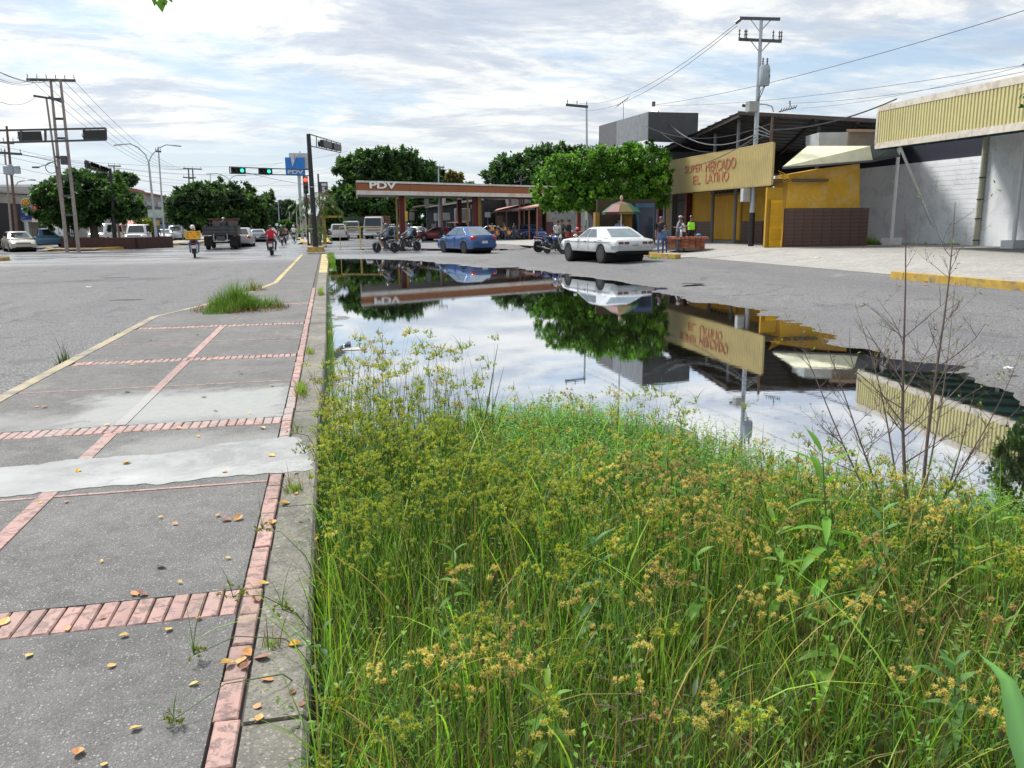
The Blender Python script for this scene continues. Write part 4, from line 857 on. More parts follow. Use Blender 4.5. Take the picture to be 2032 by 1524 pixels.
for x_ in (-2.7, 3.2): b = MB(); b.b2(x_, x_+.4, .2, 5, -.1, .75); b.build('side_wall', pm('dark_brick_wall', (.055, .022, .018)), t0)
b = MB(); b.b2(-2.3, 3.2, .35, 4.8, -.1, .6); b.build('soil', MUD, t0)
# median further up the avenue with yellow kerbs
med = [gxy(*q) for q in ((600, 484), (622, 487), (650, 484), (656, 476), (640, 462), (608, 462), (598, 476))]
kerb_run('yellow kerb around the next median strip beyond the junction', med+[med[0]], YKB, .2, .3, 2.5)
strip_sheet('pavement', med, LOT, .15, label='next median strip beyond the junction', step=1.0)
g0 = G(645, 485, .1); t0 = thing('yellow_barrier', 'orange-yellow steel barrier frame standing on the median beyond the black signal pole', 'barrier', g0); b = MB(); b.box((0, 0, 1.1), (.28, .28, 2.2)); b.build('post', YKB, t0); b = MB(); b.box((.6, .3, 2.2), (1.7, .2, .16)); b.build('rail', YKB, t0)
for i_, (x0, x1, yb) in enumerate(((676, 715, 495), (717, 757, 495))):       # folding traffic barriers
    a, c = Gz(x0, yb), Gz(x1, yb); t0 = thing('traffic_barrier', ['thin yellow pipe barrier on the road behind the left motorcyclist', 'second thin yellow pipe barrier closer to the left motorcyclist'][i_], 'barrier', a); d = c-a; b = MB(); up1 = Vector((0, 0, 1.5))
    b.tube([(0, 0, 0), up1], .022, 5); b.build('upright', pm('yellow_pipe', (.5, .36, .1), .6), t0); b = MB(); b.tube([d, d+up1], .022, 5); b.build('upright', pm('yellow_pipe', (.5, .36, .1), .6), t0); b = MB(); b.tube([up1, d+up1], .022, 5); b.build('rail', pm('yellow_pipe', (.5, .36, .1)), t0)
# black base block under main signal pole is built with the pole
# kiosk with parasol
g0 = Gz(1230, 478); g0 = At(1240, 470, 40.0); g0.z = .6; t0 = thing('food_kiosk', 'snack kiosk with yellow counter and blue fridge under a striped parasol', 'kiosk', g0, -.15)
b = MB(); b.b2(-1.5, -1.3, -.3, .3, 0, 1.5); b.build('side_panel', pm('dull_ochre', (.22, .13, .02), .8), t0); b = MB(); b.b2(-.1, .3, -.2, .3, 0, 1.35); b.build('counter', pm('dull_ochre', (.22, .13, .02), .8), t0); b = MB(); b.b2(-1.3, 1.6, .4, .6, 0, 2.1); b.build('back_panel', pm('kiosk_back', (.05, .038, .02), .8, var=.3), t0)
b = MB(); b.b2(.55, 1.35, -.3, .3, 0, 1.9); b.build('fridge', pm('blue_fridge', (.03, .08, .16), .3), t0); b = MB(); b.b2(.62, 1.28, -.33, -.3, .2, 1.7); b.build('fridge_door', pm('fridge_glass', (.02, .03, .05), .1), t0)
g1 = At(1232, 470, 39.2); g1.z = .6; t0 = thing('parasol', 'yellow, green and red striped parasol over the snack kiosk', 'parasol', g1); b = MB(); b.tube([(0, 0, 0), (0, 0, 2.05)], .03, 6); b.build('pole', WHP, t0)
for k in range(8):
    a0, a1 = k*math.pi/4+.3, (k+1)*math.pi/4+.3; R_ = .92; b = MB(); ap = Vector((0, 0, 2.02)); p0, p1 = Vector((R_*math.cos(a0), R_*math.sin(a0), 1.5)), Vector((R_*math.cos(a1), R_*math.sin(a1), 1.5)); m0, m1 = ap.lerp(p0, .5)+Vector((0, 0, .09)), ap.lerp(p1, .5)+Vector((0, 0, .09))
    dn = Vector((0, 0, -.12)); b.add([ap, m0, m1, p0, p1, p0+dn, p1+dn], [(0, 1, 2), (1, 3, 4, 2), (3, 5, 6, 4)]); b.build('canopy_panel', [pm('parasol_yellow', (.12, .085, .015), .6), pm('parasol_green', (.006, .085, .04), .6), pm('parasol_red', (.10, .008, .008), .6)][(k+1) % 3], t0)
b = MB(); b.ball((0, 0, 2.12), (.08, .08, .14), 8, 5); b.build('finial', pm('parasol_tip', (.5, .3, .28), .6), t0)
# bag and pot on the planter
pl = G(1352, 492, .46); b = MB(); b.ball((0, 0, .2), (.17, .13, .24), 10, 7); b.ball((-.2, 0, .05), (.2, .12, .07), 9, 5); b.ball((.02, 0, .42), (.06, .05, .05), 8, 5)
o = b.build('plastic_bag', pm('white_bag', (.75, .76, .78), .4, var=.1, scale=12, bump=.8, bscale=12), None, True, loc=At(1350, 476.5, math.hypot(pl.x, pl.y)+.4)); tag(o, 'full white plastic shopping bag standing on the brick planter', 'shopping bag')
t0 = thing('blue_pot', 'small blue pot with lid on the right end of the brick planter', 'pot', At(1386, 473, math.hypot(pl.x, pl.y)+.5)); b = MB(); b.lathe([(.0, 0), (.11, 0), (.13, .1), (.12, .16)], n=12); b.build('bowl', pm('blue_enamel', (.05, .2, .35), .3), t0, True); b = MB(); b.lathe([(.125, .16), (.08, .2), (.02, .22), (0, .24)], n=12); b.build('lid', pm('blue_enamel', (.05, .2, .35)), t0, True)
# ================================================================ poles, signals, wires
GRY = pm('galvanised_pole', (.40, .43, .46), .45, metal=.3, var=.1); DGR = pm('dark_steel', (.06, .062, .07), .5, var=.2); CON = pm('concrete_pole', (.27, .23, .21), .85, var=.2, scale=6)
BLK = pm('black_paint', (.012, .012, .014), .45); PORC = pm('porcelain', (.12, .08, .07), .35)
def vpole(g0, top): return Vector((0, 0, top.z-g0.z))
# right hand power pole
g0 = Gz(1490, 489); D_ = math.hypot(g0.x, g0.y); tz_ = At(1511, 36, D_)-g0
t0 = thing('power_pole', 'tall light grey steel power pole with black painted foot before the supermarket', 'power pole', g0)
def along(u): return Vector((tz_.x*u, tz_.y*u, tz_.z*u))
b = MB(); b.tube([along(.0), along(.155)], [.13, .125], 12); b.build('painted_foot', BLK, t0, True)
b = MB(); b.tube([along(.155), along(.45), along(.8), along(1)], [.125, .105, .085, .07], 12); b.build('shaft', GRY, t0, True)
def lp(px, py, dD=0.): return At(px, py, D_+dD)-g0
for (x0, y0, x1, y1, dd) in ((1468, 36, 1548, 38, .0), (1466, 78, 1551, 82, .0)):
    b = MB(); b.beam(lp(x0, y0, .2), lp(x1, y1, -.2), .09, .12); b.build('crossarm', DGR, t0)
    b = MB(); b.beam(lp(1507+0, y0+26, .0), lp(1490, y0+3, .1), .04, .04); b.beam(lp(1509, y0+26, .0), lp(1530, y0+3, -.1), .04, .04); b.build('brace', GRY, t0)
def insul(p, parent, h=.28, n_=3):
    b = MB(); pr = [(.02, 0)]
    for k in range(n_): z = h*(k+.3)/n_; pr += [(.025, z), (.06, z+.02), (.025, z+.05)]
    pr.append((.02, h)); b.lathe(pr, p, 'z', 8); b.build('insulator', PORC, parent, True)
for x, y in ((1467, 78), (1478, 79), (1481, 79), (1534, 81), (1546, 82), (1550, 82)): insul(lp(x, y), t0, .42)
b = MB(); b.tube([lp(1470, 38), lp(1460, 46)], .07, 8); b.build('strain_insulator', PORC, t0)
b = MB(); p = lp(1517, 150, -.3); b.lathe([(0, -.42), (.2, -.42), (.22, -.38), (.22, .34), (.18, .42), (0, .42)], p, 'z', 14); b.build('transformer', pm('transformer_grey', (.33, .38, .42), .5), t0, True)
for dx in (-.1, .1): insul(p+Vector((dx, 0, .42)), t0, .3)
b = MB(); 
for k in range(5): a = k*.4-.8; b.box((p.x+.2*math.sin(a), p.y-.22*math.cos(a), p.z-.05), (.012, .06, .6), a)
b.build('cooling_fin', pm('transformer_grey', (.33, .38, .42)), t0)
b = MB(); b.box(lp(1492, 212, -.2), (.42, .35, .42)); b.build('control_box', pm('box_grey', (.30, .31, .30), .6), t0); b = MB(); b.box(lp(1479, 387, -.1), (.34, .25, .58)); b.build('meter_box', pm('meter_box_grey', (.42, .45, .46), .5), t0)
b = MB(); b.tube([lp(1480, 210), lp(1474, 210)], .06, 8); b.ball(lp(1475, 209), .07, 8, 6); b.build('photocell', DGR, t0)
b = MB(); b.tube([lp(1496, 206), lp(1520, 207), lp(1532, 211), lp(1535, 222)], .03, 6); b.build('lamp_arm', GRY, t0)
b = MB(); b.tube([lp(1519, 138, -.4), lp(1528, 150, -.4), lp(1516, 175, -.3), lp(1503, 205, -.2)], .018, 5); b.tube([lp(1521, 165, -.4), lp(1510, 180, -.3), lp(1500, 208, -.2)], .015, 5); b.build('cable', BLACK, t0)
# rusty wooden/steel pole behind
g1 = Gz(1516, 490); D1 = math.hypot(g1.x, g1.y); tt = At(1533, 232, D1)-g1
t0 = thing('service_pole', 'thin leaning rusty service pole with blue-grey patch right of the power pole', 'service pole', g1); b = MB(); b.tube([(0, 0, 0), tt*.17], .07, 8); b.build('foot', pm('dark_rust', (.06, .05, .05), .8), t0)
b = MB(); b.tube([tt*.17, tt*.5], [.068, .062], 8); b.build('blue_section', pm('blue_grey_pole', (.17, .24, .29), .6, var=.3, scale=5), t0); b = MB(); b.tube([tt*.5, tt], [.062, .055], 8); b.build('rusty_section', pm('rust_pole', (.13, .075, .055), .8, var=.3, scale=4), t0)
b = MB()
for k in range(3): b.tube([At(1528, 262+k*5, D1)-g1, At(1505, 250+k*8, D1-.5)-g1], .02, 4)
b.build('stay', GRY, t0)
# pole with bright lamp, above the tree
def simple_pole(label, bx, by, tx, ty, r_, mat, name='pole', cat='pole', D=None, lean=False, base_z=None):
    g_ = Gz(bx, by) if D is None else At(bx, by, D)
    if D is not None: g_.z = gz(g_.x, g_.y) if base_z is None else base_z
    Dp = math.hypot(g_.x, g_.y); t_ = At(tx, ty, Dp)-g_; t0 = thing(name, label, cat, g_); b = MB(); b.tube([(0, 0, 0), t_], [r_, r_*.7], 10); b.build('shaft', mat, t0, True); return t0, g_, Dp, t_
t0, g_, Dp, t_ = simple_pole('rusty pole with a glowing white lamp above the pruned tree', 1291, 480, 1297, 203, .09, pm('rust_pole', (.13, .075, .055)), 'lamp_pole', 'lamp pole', D=49)
b = MB(); b.box(At(1299, 217, Dp-.1)-g_, (.3, .14, .22)); b.build('lamp_head', pm('lamp_glow', (.85, .92, 1.0), .3, emit=3.0), t0)
b = MB(); b.box(At(1297, 207, Dp)-g_, (.16, .12, .3)); b.build('bracket', DGR, t0)
t0, g_, Dp, t_ = simple_pole('rooftop television aerial on a thin mast left of the lamp pole', 1237, 290, 1237, 205, .02, DGR, 'aerial', 'aerial', D=52, base_z=5.5)
t0.location = g_; b = MB(); p0, p1 = At(1224, 211, Dp)-g_, At(1247, 194, Dp)-g_; b.beam(p0, p1, .03, .03)
for k in range(6): q = p0.lerp(p1, k/5); b.beam(q+Vector((-.1, 0, -.12)), q+Vector((.1, 0, .12)), .015, .015)
b.build('boom', DGR, t0)
t0, g_, Dp, t_ = simple_pole('dark rooftop aerial on the shed roof right of the power pole', 1566, 228, 1568, 212, .03, DGR, 'aerial', 'aerial', D=40, base_z=6.9); b = MB()
for k in range(7): b.beam(At(1548+k*5, 223-k*1.2, Dp)-g_, At(1552+k*5, 215-k*1.2, Dp)-g_, .03, .03)
b.beam(At(1545, 222, Dp)-g_, At(1580, 213, Dp)-g_, .04, .04); b.build('boom', DGR, t0)
# generic T-pole
def tpole(label, bx, by, tx, ty, D, arms, r_=.14, mat=CON, trans=None, double=0, steps=0, name='power_pole', lamp=None):
    g_ = At(bx, by, D); g_.z = gz(g_.x, g_.y); t_ = At(tx, ty, D)-g_; t0 = thing(name, label, 'power pole', g_)
    offs = [Vector()] if not double else [Vector((-double/2, 0, 0)), Vector((double/2, 0, 0))]
    for o_ in offs: b = MB(); b.tube([o_, o_*.8+t_], [r_, r_*.65], 8); b.build('shaft', mat, t0, True)
    for (x0, y0, x1, y1) in arms:
        b = MB(); p0, p1 = At(x0, y0, D)-g_, At(x1, y1, D)-g_; b.beam(p0, p1, .14, .16); b.build('crossarm', DGR, t0)
        n_ = 6 if (x1-x0) > 60 else 3
        for k in range(n_): insul(p0.lerp(p1, (k+.15)/(n_-.7)), t0, .35, 2)
    if double:
        for k in range(1, steps+1): u = k/(steps+1); p = t_*u; b = MB(); b.beam(p-Vector((double/2, 0, 0)), p+Vector((double/2, 0, 0)), .12, .14); b.build('rung', DGR, t0)
    if trans:
        for (x0, y0, x1, y1) in trans: b = MB(); p = At((x0+x1)/2, (y0+y1)/2, D)-g_; r2 = (x1-x0)/2*D/F; h2 = (y1-y0)/2*D/F; b.lathe([(0, -h2), (r2, -h2), (r2, h2*.8), (r2*.7, h2), (0, h2)], p, 'z', 10); b.build('transformer', pm('transformer_grey', (.33, .38, .42)), t0, True)
    return t0, g_, D
t0, g_, D = tpole('leaning twin-shaft power pole with rungs and wide crossarm above the left signals', 141, 468, 110, 157, 62, [(52, 158, 150, 160)], .125, CON, double=.72, steps=8)
b = MB(); b.tube([At(92, 195, D-1)-g_, At(130, 470, D+1)-g_], .07, 6); b.build('shaft', CON, t0); b = MB(); b.beam(At(66, 190, D-1)-g_, At(104, 196, D-1)-g_, .12, .12); b.beam(At(96, 192, D)-g_, At(126, 204, D)-g_, .12, .12); b.build('crossarm', DGR, t0)
b = MB(); b.box(At(127, 318, D)-g_, (.35, .3, .55)); b.box(At(112, 311, D)-g_, (.3, .1, .12)); b.build('switch_box', DGR, t0)
b = MB(); c_ = At(102, 333, D-.5)-g_; b.tube([c_+Vector((.34*math.cos(a), 0, .34*math.sin(a))) for a in np.linspace(0, 6.283, 15)], .025, 4); b.build('cable_coil', BLACK, t0)
b = MB(); b.tube([At(78, 331, D-.5)-g_, At(95, 326, D-.5)-g_, At(112, 318, D)-g_], .03, 4); b.box(At(71, 332, D-.5)-g_, (.4, .15, .1)); b.build('lamp_arm', DGR, t0)
tpole('thin dark power pole with twin transformers at the left edge', 34, 470, 13, 250, 70, [(-5, 303, 44, 306), (6, 283, 28, 284)], .12, pm('rust_pole', (.13, .075, .055)), trans=[(8, 330, 20, 344), (27, 330, 39, 343), (17, 328, 25, 345)])
tpole('slim wooden pole standing left of the twin-transformer pole', 22, 470, 9, 297, 72, [(2, 303, 18, 304)], .09, CON)
tpole('distant H-frame power pole above the avenue trees', 382, 440, 378, 334, 130, [(363, 334, 401, 336), (363, 352, 389, 353)], .14, DGR, double=.7, steps=6)
tpole('very distant lattice pole left of the hanging green signals', 420, 440, 417, 346, 150, [(413, 366, 422, 367)], .1, GRY)
tpole('thin mast behind the twin street lamp', 322, 430, 314, 291, 90, [(308, 300, 320, 301)], .1, GRY)
tpole('small far power pole above the dark island tree', 227, 400, 226, 329, 120, [(214, 329, 240, 330)], .12, DGR)
tpole('light pole with crossarm above the pruned tree', 1166, 440, 1164, 208, 58, [(1123, 208, 1167, 212)], .1, GRY)
tpole('thin grey pole with crossarm standing behind the petrol canopy', 871, 440, 870, 331, 105, [(863, 331, 882, 332)], .12, GRY)
tpole('pale power pole standing among the pumps under the canopy', 876, 466, 871, 388, 84, [], .16, pm('pale_pole', (.38, .42, .44), .7))
tpole('dark pole beside the far street in front of the domed tree', 1034, 470, 1034, 348, 100, [(1020, 362, 1042, 356)], .12, DGR)
for i_, (bx, tx, ty, D) in enumerate(((597, 595, 300, 110), (608, 606, 372, 130), (576, 574, 420, 150), (589, 588, 408, 160), (555, 552, 400, 170))):
    t0, g_, Dp, t_ = simple_pole('distant street pole number'.replace(' number', '')+[' just left of the black signal pole', ' behind the fountain palm', ' in the gap between the trees', ' in the sky gap left of the palm', ' deep in the avenue trees'][i_], bx, 455, tx, ty, .1, GRY, 'street_pole', 'pole', D=D)
# double street lamps
def twin_lamp(label, bx, by, jx, jy, lx, ly, rx, ry, D, name='street_lamp'):
    g_ = At(bx, by, D); g_.z = 0; P_ = lambda x, y, dd=0: At(x, y, D+dd)-g_; t0 = thing(name, label, 'street lamp', g_); b = MB(); b.tube([(0, 0, 0), P_(jx, jy)], [.11, .07], 10); b.build('post', GRY, t0, True)
    for (ex, ey) in ((lx, ly), (rx, ry)):
        w = ex-jx; h = ey-jy; pts = [P_(jx, jy), P_(jx+w*.12, jy+h*.42), P_(jx+w*.38, jy+h*.85), P_(jx+w*.68, jy+h*1.05), P_(ex, ey)]; b = MB(); b.tube(pts, .045, 6); b.build('arm', GRY, t0, True)
        e = pts[-1]; b = MB(); d = (pts[-1]-pts[-2]).normalized(); b.beam(e-d*.1, e+d*.5, .2, .09); b.build('lamp_head', GRY, t0)
twin_lamp('twin-armed street lamp with long curved arms left of the avenue trees', 312, 490, 295, 322, 240, 287, 346, 289, 70)
twin_lamp('smaller distant twin-armed street lamp above the avenue trees', 457, 455, 455, 358, 418, 345, 480, 348, 105)
g_ = At(30, 440, 71); t0 = thing('street_lamp', 'single curved street lamp arm on the pole at the left edge', 'street lamp', At(29, 372, 69.5)); b = MB(); b.tube([(0, 0, 0), At(36, 361, 69.5)-t0.location, At(55, 357, 69.5)-t0.location, At(71, 357.5, 69.5)-t0.location], .04, 5); b.build('arm', GRY, t0); b = MB(); b.beam(At(60, 357, 69.5)-t0.location, At(71, 357.5, 69.5)-t0.location, .2, .1); b.build('lamp_head', GRY, t0)
# --- traffic signals
SIGB = pm('signal_black', (.014, .015, .014), .5); GREENL = pm('green_signal', (.04, .75, .5), .3, emit=1.1); REDL = pm('red_signal', (1.0, .04, .02), .3, emit=2.5)
def lens_off(c): return pm('dark_lens_%s' % c, {'r': (.05, .008, .008), 'y': (.06, .035, .005), 'g': (.01, .04, .025)}[c], .2)
def frame_arm(parent, g_, p0t, p0b, p1t, p1b, bars, mat, w=.06):
    b = MB(); b.beam(p0t, p1t, w, w); b.beam(p0b, p1b, w, w); b.build('arm_rail', mat, parent); 
    for u in bars: b = MB(); b.beam(p0t.lerp(p1t, u), p0b.lerp(p1b, u), w, w); b.build('arm_bar', mat, parent)
def signal_head(parent, a, c, h, face, on=None, visor=True, mats=None):
    """horizontal head from a to c (centre line), face = direction the lenses look"""
    b = MB(); n_ = face; d = (c-a).normalized(); L = (c-a).length
    b.beam(a, c, .22, h, upv=(0, 0, 1)); sh = b.build('signal_head', SIGB, parent)
    for k, cc in enumerate('ryg'):
        p = a.lerp(c, (k+.5)/3)+n_*.115; m_ = on if (on is not None and k == 2) else lens_off(cc); q = MB(); r_ = min(h*.42, L/6.6); e2 = d; e3 = Vector((0, 0, 1))
        q.add([p+(e2*math.cos(t)+e3*math.sin(t))*r_ for t in np.linspace(0, 6.283, 13)[:-1]]+[p+n_*.02], [(i_, (i_+1) % 12, 12) for i_ in range(12)])
        q.build('lens', m_, sh); q = MB()
        if visor: q.tube([p-e2*0, p+n_*.2], r_*1.12, 10, 0, False); q.build('visor', SIGB, sh)
# main black pole at walkway end
g0 = G(627, 499, KZ); D_ = math.hypot(g0.x, g0.y); t0 = thing('signal_pole', 'black traffic signal mast on yellow base at the far end of the walkway', 'traffic signal', g0)
P_ = lambda x, y, dd=0.: At(x, y, D_+dd)-g0; topz = P_(612, 266); b = MB(); b.tube([(0, 0, 0), topz*.5, topz], [.16, .145, .12], 12); b.build('mast', BLK, t0, True)
b = MB(); b.box((0, 0, .12), (1.05, .95, .30), 0, 0, .85); b.build('base_block', YKB, t0)
b = MB(); 
for y in (372, 425, 455): p = P_(618, y); b.lathe([(.16, 0), (.16, .05)], p, 'z', 10)
b.build('strap', GRY, t0)
p0t, p0b = P_(613, 337), P_(614, 348.5); p1t, p1b = P_(455, 331.5, -1.2), P_(456, 344, -1.2)
frame_arm(t0, g0, p0t, p0b, p1t, p1b, [.001, .48, .56, .81, .999], DGR, .05)
toC = (-hv(g0)).normalized()
for u0, u1 in ((.815, .985), (.485, .65)):
    m_ = (p0t+p0b)*.5; e_ = (p1t+p1b)*.5; a = m_.lerp(e_, u1-.005); c = m_.lerp(e_, u0+.005); signal_head(t0, a, c, .27, toC, GREENL)
# upper frame going right and away
q0t, q0b = P_(613, 266), P_(613, 289); q1t, q1b = P_(676, 285, 11), P_(676, 303, 11)
frame_arm(t0, g0, q0t, q0b, q1t, q1b, [.001, .2, .5, .67, .84, .999], DGR, .055)
for u0, u1 in ((.36, .62), (.70, .97)):
    m_ = (q0t+q0b)*.5; e_ = (q1t+q1b)*.5; fd = Vector((q1t.y-q0t.y, -(q1t.x-q0t.x), 0)).normalized(); fd = -fd if fd.x > 0 else fd; signal_head(t0, m_.lerp(e_, u0), m_.lerp(e_, u1), .42, fd)
# red pedestal signal left of mast
g1 = G(612, 487, .1); D1 = math.hypot(g1.x, g1.y); t0 = thing('pedestal_signal', 'vertical traffic signal showing red on a thin post just left of the mast', 'traffic signal', g1); Q_ = lambda x, y, dd=0.: At(x, y, D1+dd)-g1
b = MB(); b.tube([(0, 0, 0), Q_(606, 350)], .07, 8); b.build('post', BLK, t0); b = MB(); b.beam(Q_(606, 350), Q_(608, 384), .32, .34, upv=(1, 0, 0)); b.build('signal_head', SIGB, t0)
for k, (y, m_) in enumerate(((357, REDL), (367.5, lens_off('y')), (378, lens_off('g')))): q = MB(); p = Q_(606.3+k*.6, y, -.22); q.ball(p, (.15, .08, .15), 10, 6); q.build('lens', m_, t0, True)
b = MB(); b.tube([Q_(605, 345), Q_(603, 338), Q_(610, 334)], .03, 5); b.build('hanger', DGR, t0)
b = MB(); b.tube([Q_(607, 392), Q_(608, 410)], .18, 8); b.build('cabinet', pm('dull_maroon', (.10, .06, .06), .6), t0)
# left overhead arm in the foreground of the junction
Dl = 31; gl = At(-140, 520, Dl); gl.z = 0; t0 = thing('signal_gantry', 'dark overhead signal gantry reaching in from the left edge with two unlit heads', 'traffic signal', gl); P_ = lambda x, y, dd=0.: At(x, y, Dl+dd)-gl
b = MB(); b.tube([(0, 0, 0), P_(-150, 240)], [.14, .11], 12); b.build('mast', BLK, t0, True)
frame_arm(t0, gl, P_(-150, 262), P_(-150, 287), P_(210, 254.5), P_(211, 277.5), [.001, .51, .645, .87, .999], DGR, .06)
for x0, x1 in ((36, 83), (165, 209)): signal_head(t0, P_(x0, 270.5 if x0 < 100 else 267.5), P_(x1, 269.5 if x0 < 100 else 266.5), .27, (-hv(gl)).normalized()*-1, visor=True)
# left island pole with two heads
g2 = G(229, 489, .12); D2 = math.hypot(g2.x, g2.y); t0 = thing('signal_pole', 'dark traffic signal pole with yellow foot on the left island', 'traffic signal', g2); P_ = lambda x, y, dd=0.: At(x, y, D2+dd)-g2
b = MB(); b.tube([(0, 0, 0), P_(218, 334)], [.17, .12], 12); b.build('mast', BLK, t0, True); b = MB(); b.box((0, 0, .12), (.9, .9, .35)); b.build('base_block', YKB, t0)
frame_arm(t0, g2, P_(217, 335), P_(218, 346), P_(169, 318, -12), P_(170, 333, -12), [.001, .12, .5, .97], DGR, .06)
for x0, x1, d0, d1 in ((171, 188, -11.5, -7.5), (191, 207, -6.5, -2.5)): signal_head(t0, P_(x0, 326+(x0-171)*.33, d0), P_(x1, 326+(x1-171)*.33, d1), .4, Vector((.9, -.4, 0)).normalized())
g3 = G(137, 490, .12); D3 = math.hypot(g3.x, g3.y); t0 = thing('signal_post', 'thick dark post at the left end of the island planter', 'post', g3); b = MB(); b.tube([(0, 0, 0), At(134, 440, D3)-g3], .15, 10); b.build('shaft', BLK, t0, True)
g3 = G(153, 488, .12); D3 = math.hypot(g3.x, g3.y); t0 = thing('signal_post', 'second dark post standing in the island planter', 'post', g3); b = MB(); b.tube([(0, 0, 0), At(150, 440, D3)-g3], .2, 10); b.build('shaft', DGR, t0, True)
# --- station price sign (blue with silver V)
Ds = 92; gs = At(600, 465, Ds); gs.z = 0; t0 = thing('station_sign', 'tall blue and grey petrol company sign with silver V behind the signal mast', 'petrol sign', gs)
FS = Facade(At(560, 400, Ds), At(620, 400, Ds), t0); BLU = pm('sign_blue', (.012, .17, .52), .45); SIL = pm('sign_silver', (.52, .53, .55), .4)
FS.rect(575, 337, 611, 304, .3, pm('sign_grey', (.46, .48, .50), .5), 'grey_panel', -.3); FS.rect(567.5, 348, 604, 313, .2, BLU, 'blue_panel', .02); FS.poly([(575.5, 308), (582.5, 308), (583.5, 320), (586, 310), (588, 307), (594.5, 305), (587, 312), (580.5, 331.5)], .08, SIL, 'emblem', .23)
FS.text('PDV', 571, 337.5, 602, 345.5, SIL, .24, bold=.03)
b = MB()
for x in (596, 606): q = FS.p(x, 400, -.15); b.tube([FS.loc(Vector((q.x, q.y, 0))), FS.loc(Vector((q.x, q.y, At(x, 337, Ds).z)))], .16, 8)
b.build('post', GRY, t0)
for k in range(7): FS.rect(605, 309+k*4, 611, 306+k*4, .05, SIL, 'louvre', .02)
Ds2 = 88; t0 = thing('number_sign', 'dark upright sign with a pale number on a thin post right of the palm', 'sign', (At(643, 470, Ds2).x, At(643, 470, Ds2).y, 0)); FS = Facade(At(630, 400, Ds2), At(660, 400, Ds2), t0)
FS.rect(635, 386, 650, 361, .15, pm('sign_dark', (.06, .05, .055), .5), 'panel', 0); FS.text('5', 638.5, 371, 645.5, 382, SIL, .16, bold=.05); q = FS.p(634, 400); b = MB(); b.tube([FS.loc(Vector((q.x, q.y, 0))), FS.loc(Vector((q.x, q.y, At(634, 345, Ds2).z)))], .09, 8); b.build('post', DGR, t0)
FS.rect(638, 369, 648, 364, .03, pm('pale_board', (.5, .55, .58)), 'logo_strip', .151)
# shell sign
Dh = 78; t0 = thing('shell_sign', 'upright pole sign with yellow scallop shell over a blue board by the left tree', 'petrol sign', (At(52, 470, Dh).x, At(52, 470, Dh).y, 0)); FS = Facade(At(30, 400, Dh), At(70, 400, Dh), t0)
pts = [(41.5, 437), (41.5, 402)]+[(51+9.8*math.cos(a), 402-9.2*math.sin(a)) for a in np.linspace(math.pi, 0, 10)]+[(62, 402), (63, 437)]
FS.poly(pts, .25, WHP, 'backing', -.1); FS.poly([(42.5, 408)]+[(51+8.2*math.cos(a), 402.5-7.6*math.sin(a)) for a in np.linspace(math.pi, 0, 10)]+[(60, 408)], .05, pm('shell_red', (.55, .03, .02), .4), 'red_field', .16)
shp = [(49, 407.5)]+[(51+6.8*math.cos(a)*(1+.05*(i_ % 2)), 403.8-7.2*math.sin(a)*(1+.05*(i_ % 2))-.0) for i_, a in enumerate(np.linspace(math.pi*1.05, -math.pi*.05, 15))]+[(53, 407.5)]
FS.poly(shp, .04, pm('shell_yellow', (.85, .55, .02), .4), 'shell_emblem', .22)
for a in np.linspace(.45, math.pi-.45, 5): FS.poly([(50.8, 406.5), (51.2, 406.5), (51.3+6*math.cos(a), 403.8-6*math.sin(a)), (50.8+6*math.cos(a), 403.8-6*math.sin(a))], .02, pm('shell_red', (.55, .03, .02)), 'shell_rib', .26)
FS.rect(42.5, 436, 60.5, 410, .06, pm('shell_blue', (.015, .07, .32), .4), 'blue_board', .16); FS.rect(50, 428, 56, 414, .03, PALE, 'picture_panel', .23); FS.rect(44, 419, 49, 417, .02, PALE, 'white_line', .23); FS.rect(44, 422, 49, 420.5, .02, PALE, 'white_line', .23); FS.rect(44, 433, 50, 432, .02, PALE, 'white_line', .23)
q = FS.p(51, 437); b = MB(); b.tube([FS.loc(Vector((q.x, q.y, 0))), FS.loc(Vector((q.x, q.y, q.z+.5)))], .15, 8); b.build('post', WHP, t0)
# small street furniture
board('white round-topped sign post in the gap beneath the pruned tree', 1161, 413, 1164.5, 437, 50, WHP, name='sign_board')
board('white round sign far up the avenue between trees', 547, 443, 552, 448, 95, WHP); board('pale green advertisement boards on the lamp post up the avenue', 294, 416, 322, 432, 71, pm('pale_green_board', (.42, .50, .42), .6, var=.2)); board('orange paper poster under the pale boards', 310, 437, 316, 447, 71, pm('orange_poster', (.5, .3, .12), .7), post=False)
# --- wires
WIRE = pm('wire', (.07, .075, .085), .6)
def wire(label, p0, p1, sag, r_=.014, col=WIRE, group='overhead wires'):
    m_ = 12; pts = []
    for k in range(m_+1): u = k/m_; p = p0.lerp(p1, u); p.z -= sag*4*u*(1-u); pts.append(p-p0)
    b = MB(); b.tube(pts, r_, 4, 0, False); o = b.build('power_line', col, None, loc=p0); return tag(o, label, 'power line', group)
for k, (x0, y0, x1, y1) in enumerate([(60, 158, -60, 118), (78, 159, -60, 130), (100, 159, -60, 108), (120, 159, -60, 112), (70, 192, -40, 182)]): wire(['wire from the left tip of the wide crossarm to the left edge', 'second wire from the wide crossarm, the steepest to the left edge', 'third wire from the wide crossarm to the left edge', 'wire from the right part of the wide crossarm to the left edge', 'wire from the lower crossarm to the left edge'][k], At(x0, y0, 62), At(x1, y1, 40), .5, .014, group='wires to the left of the leaning pole')
ORD = ['lowest', 'second lowest', 'middle', 'second highest', 'highest']
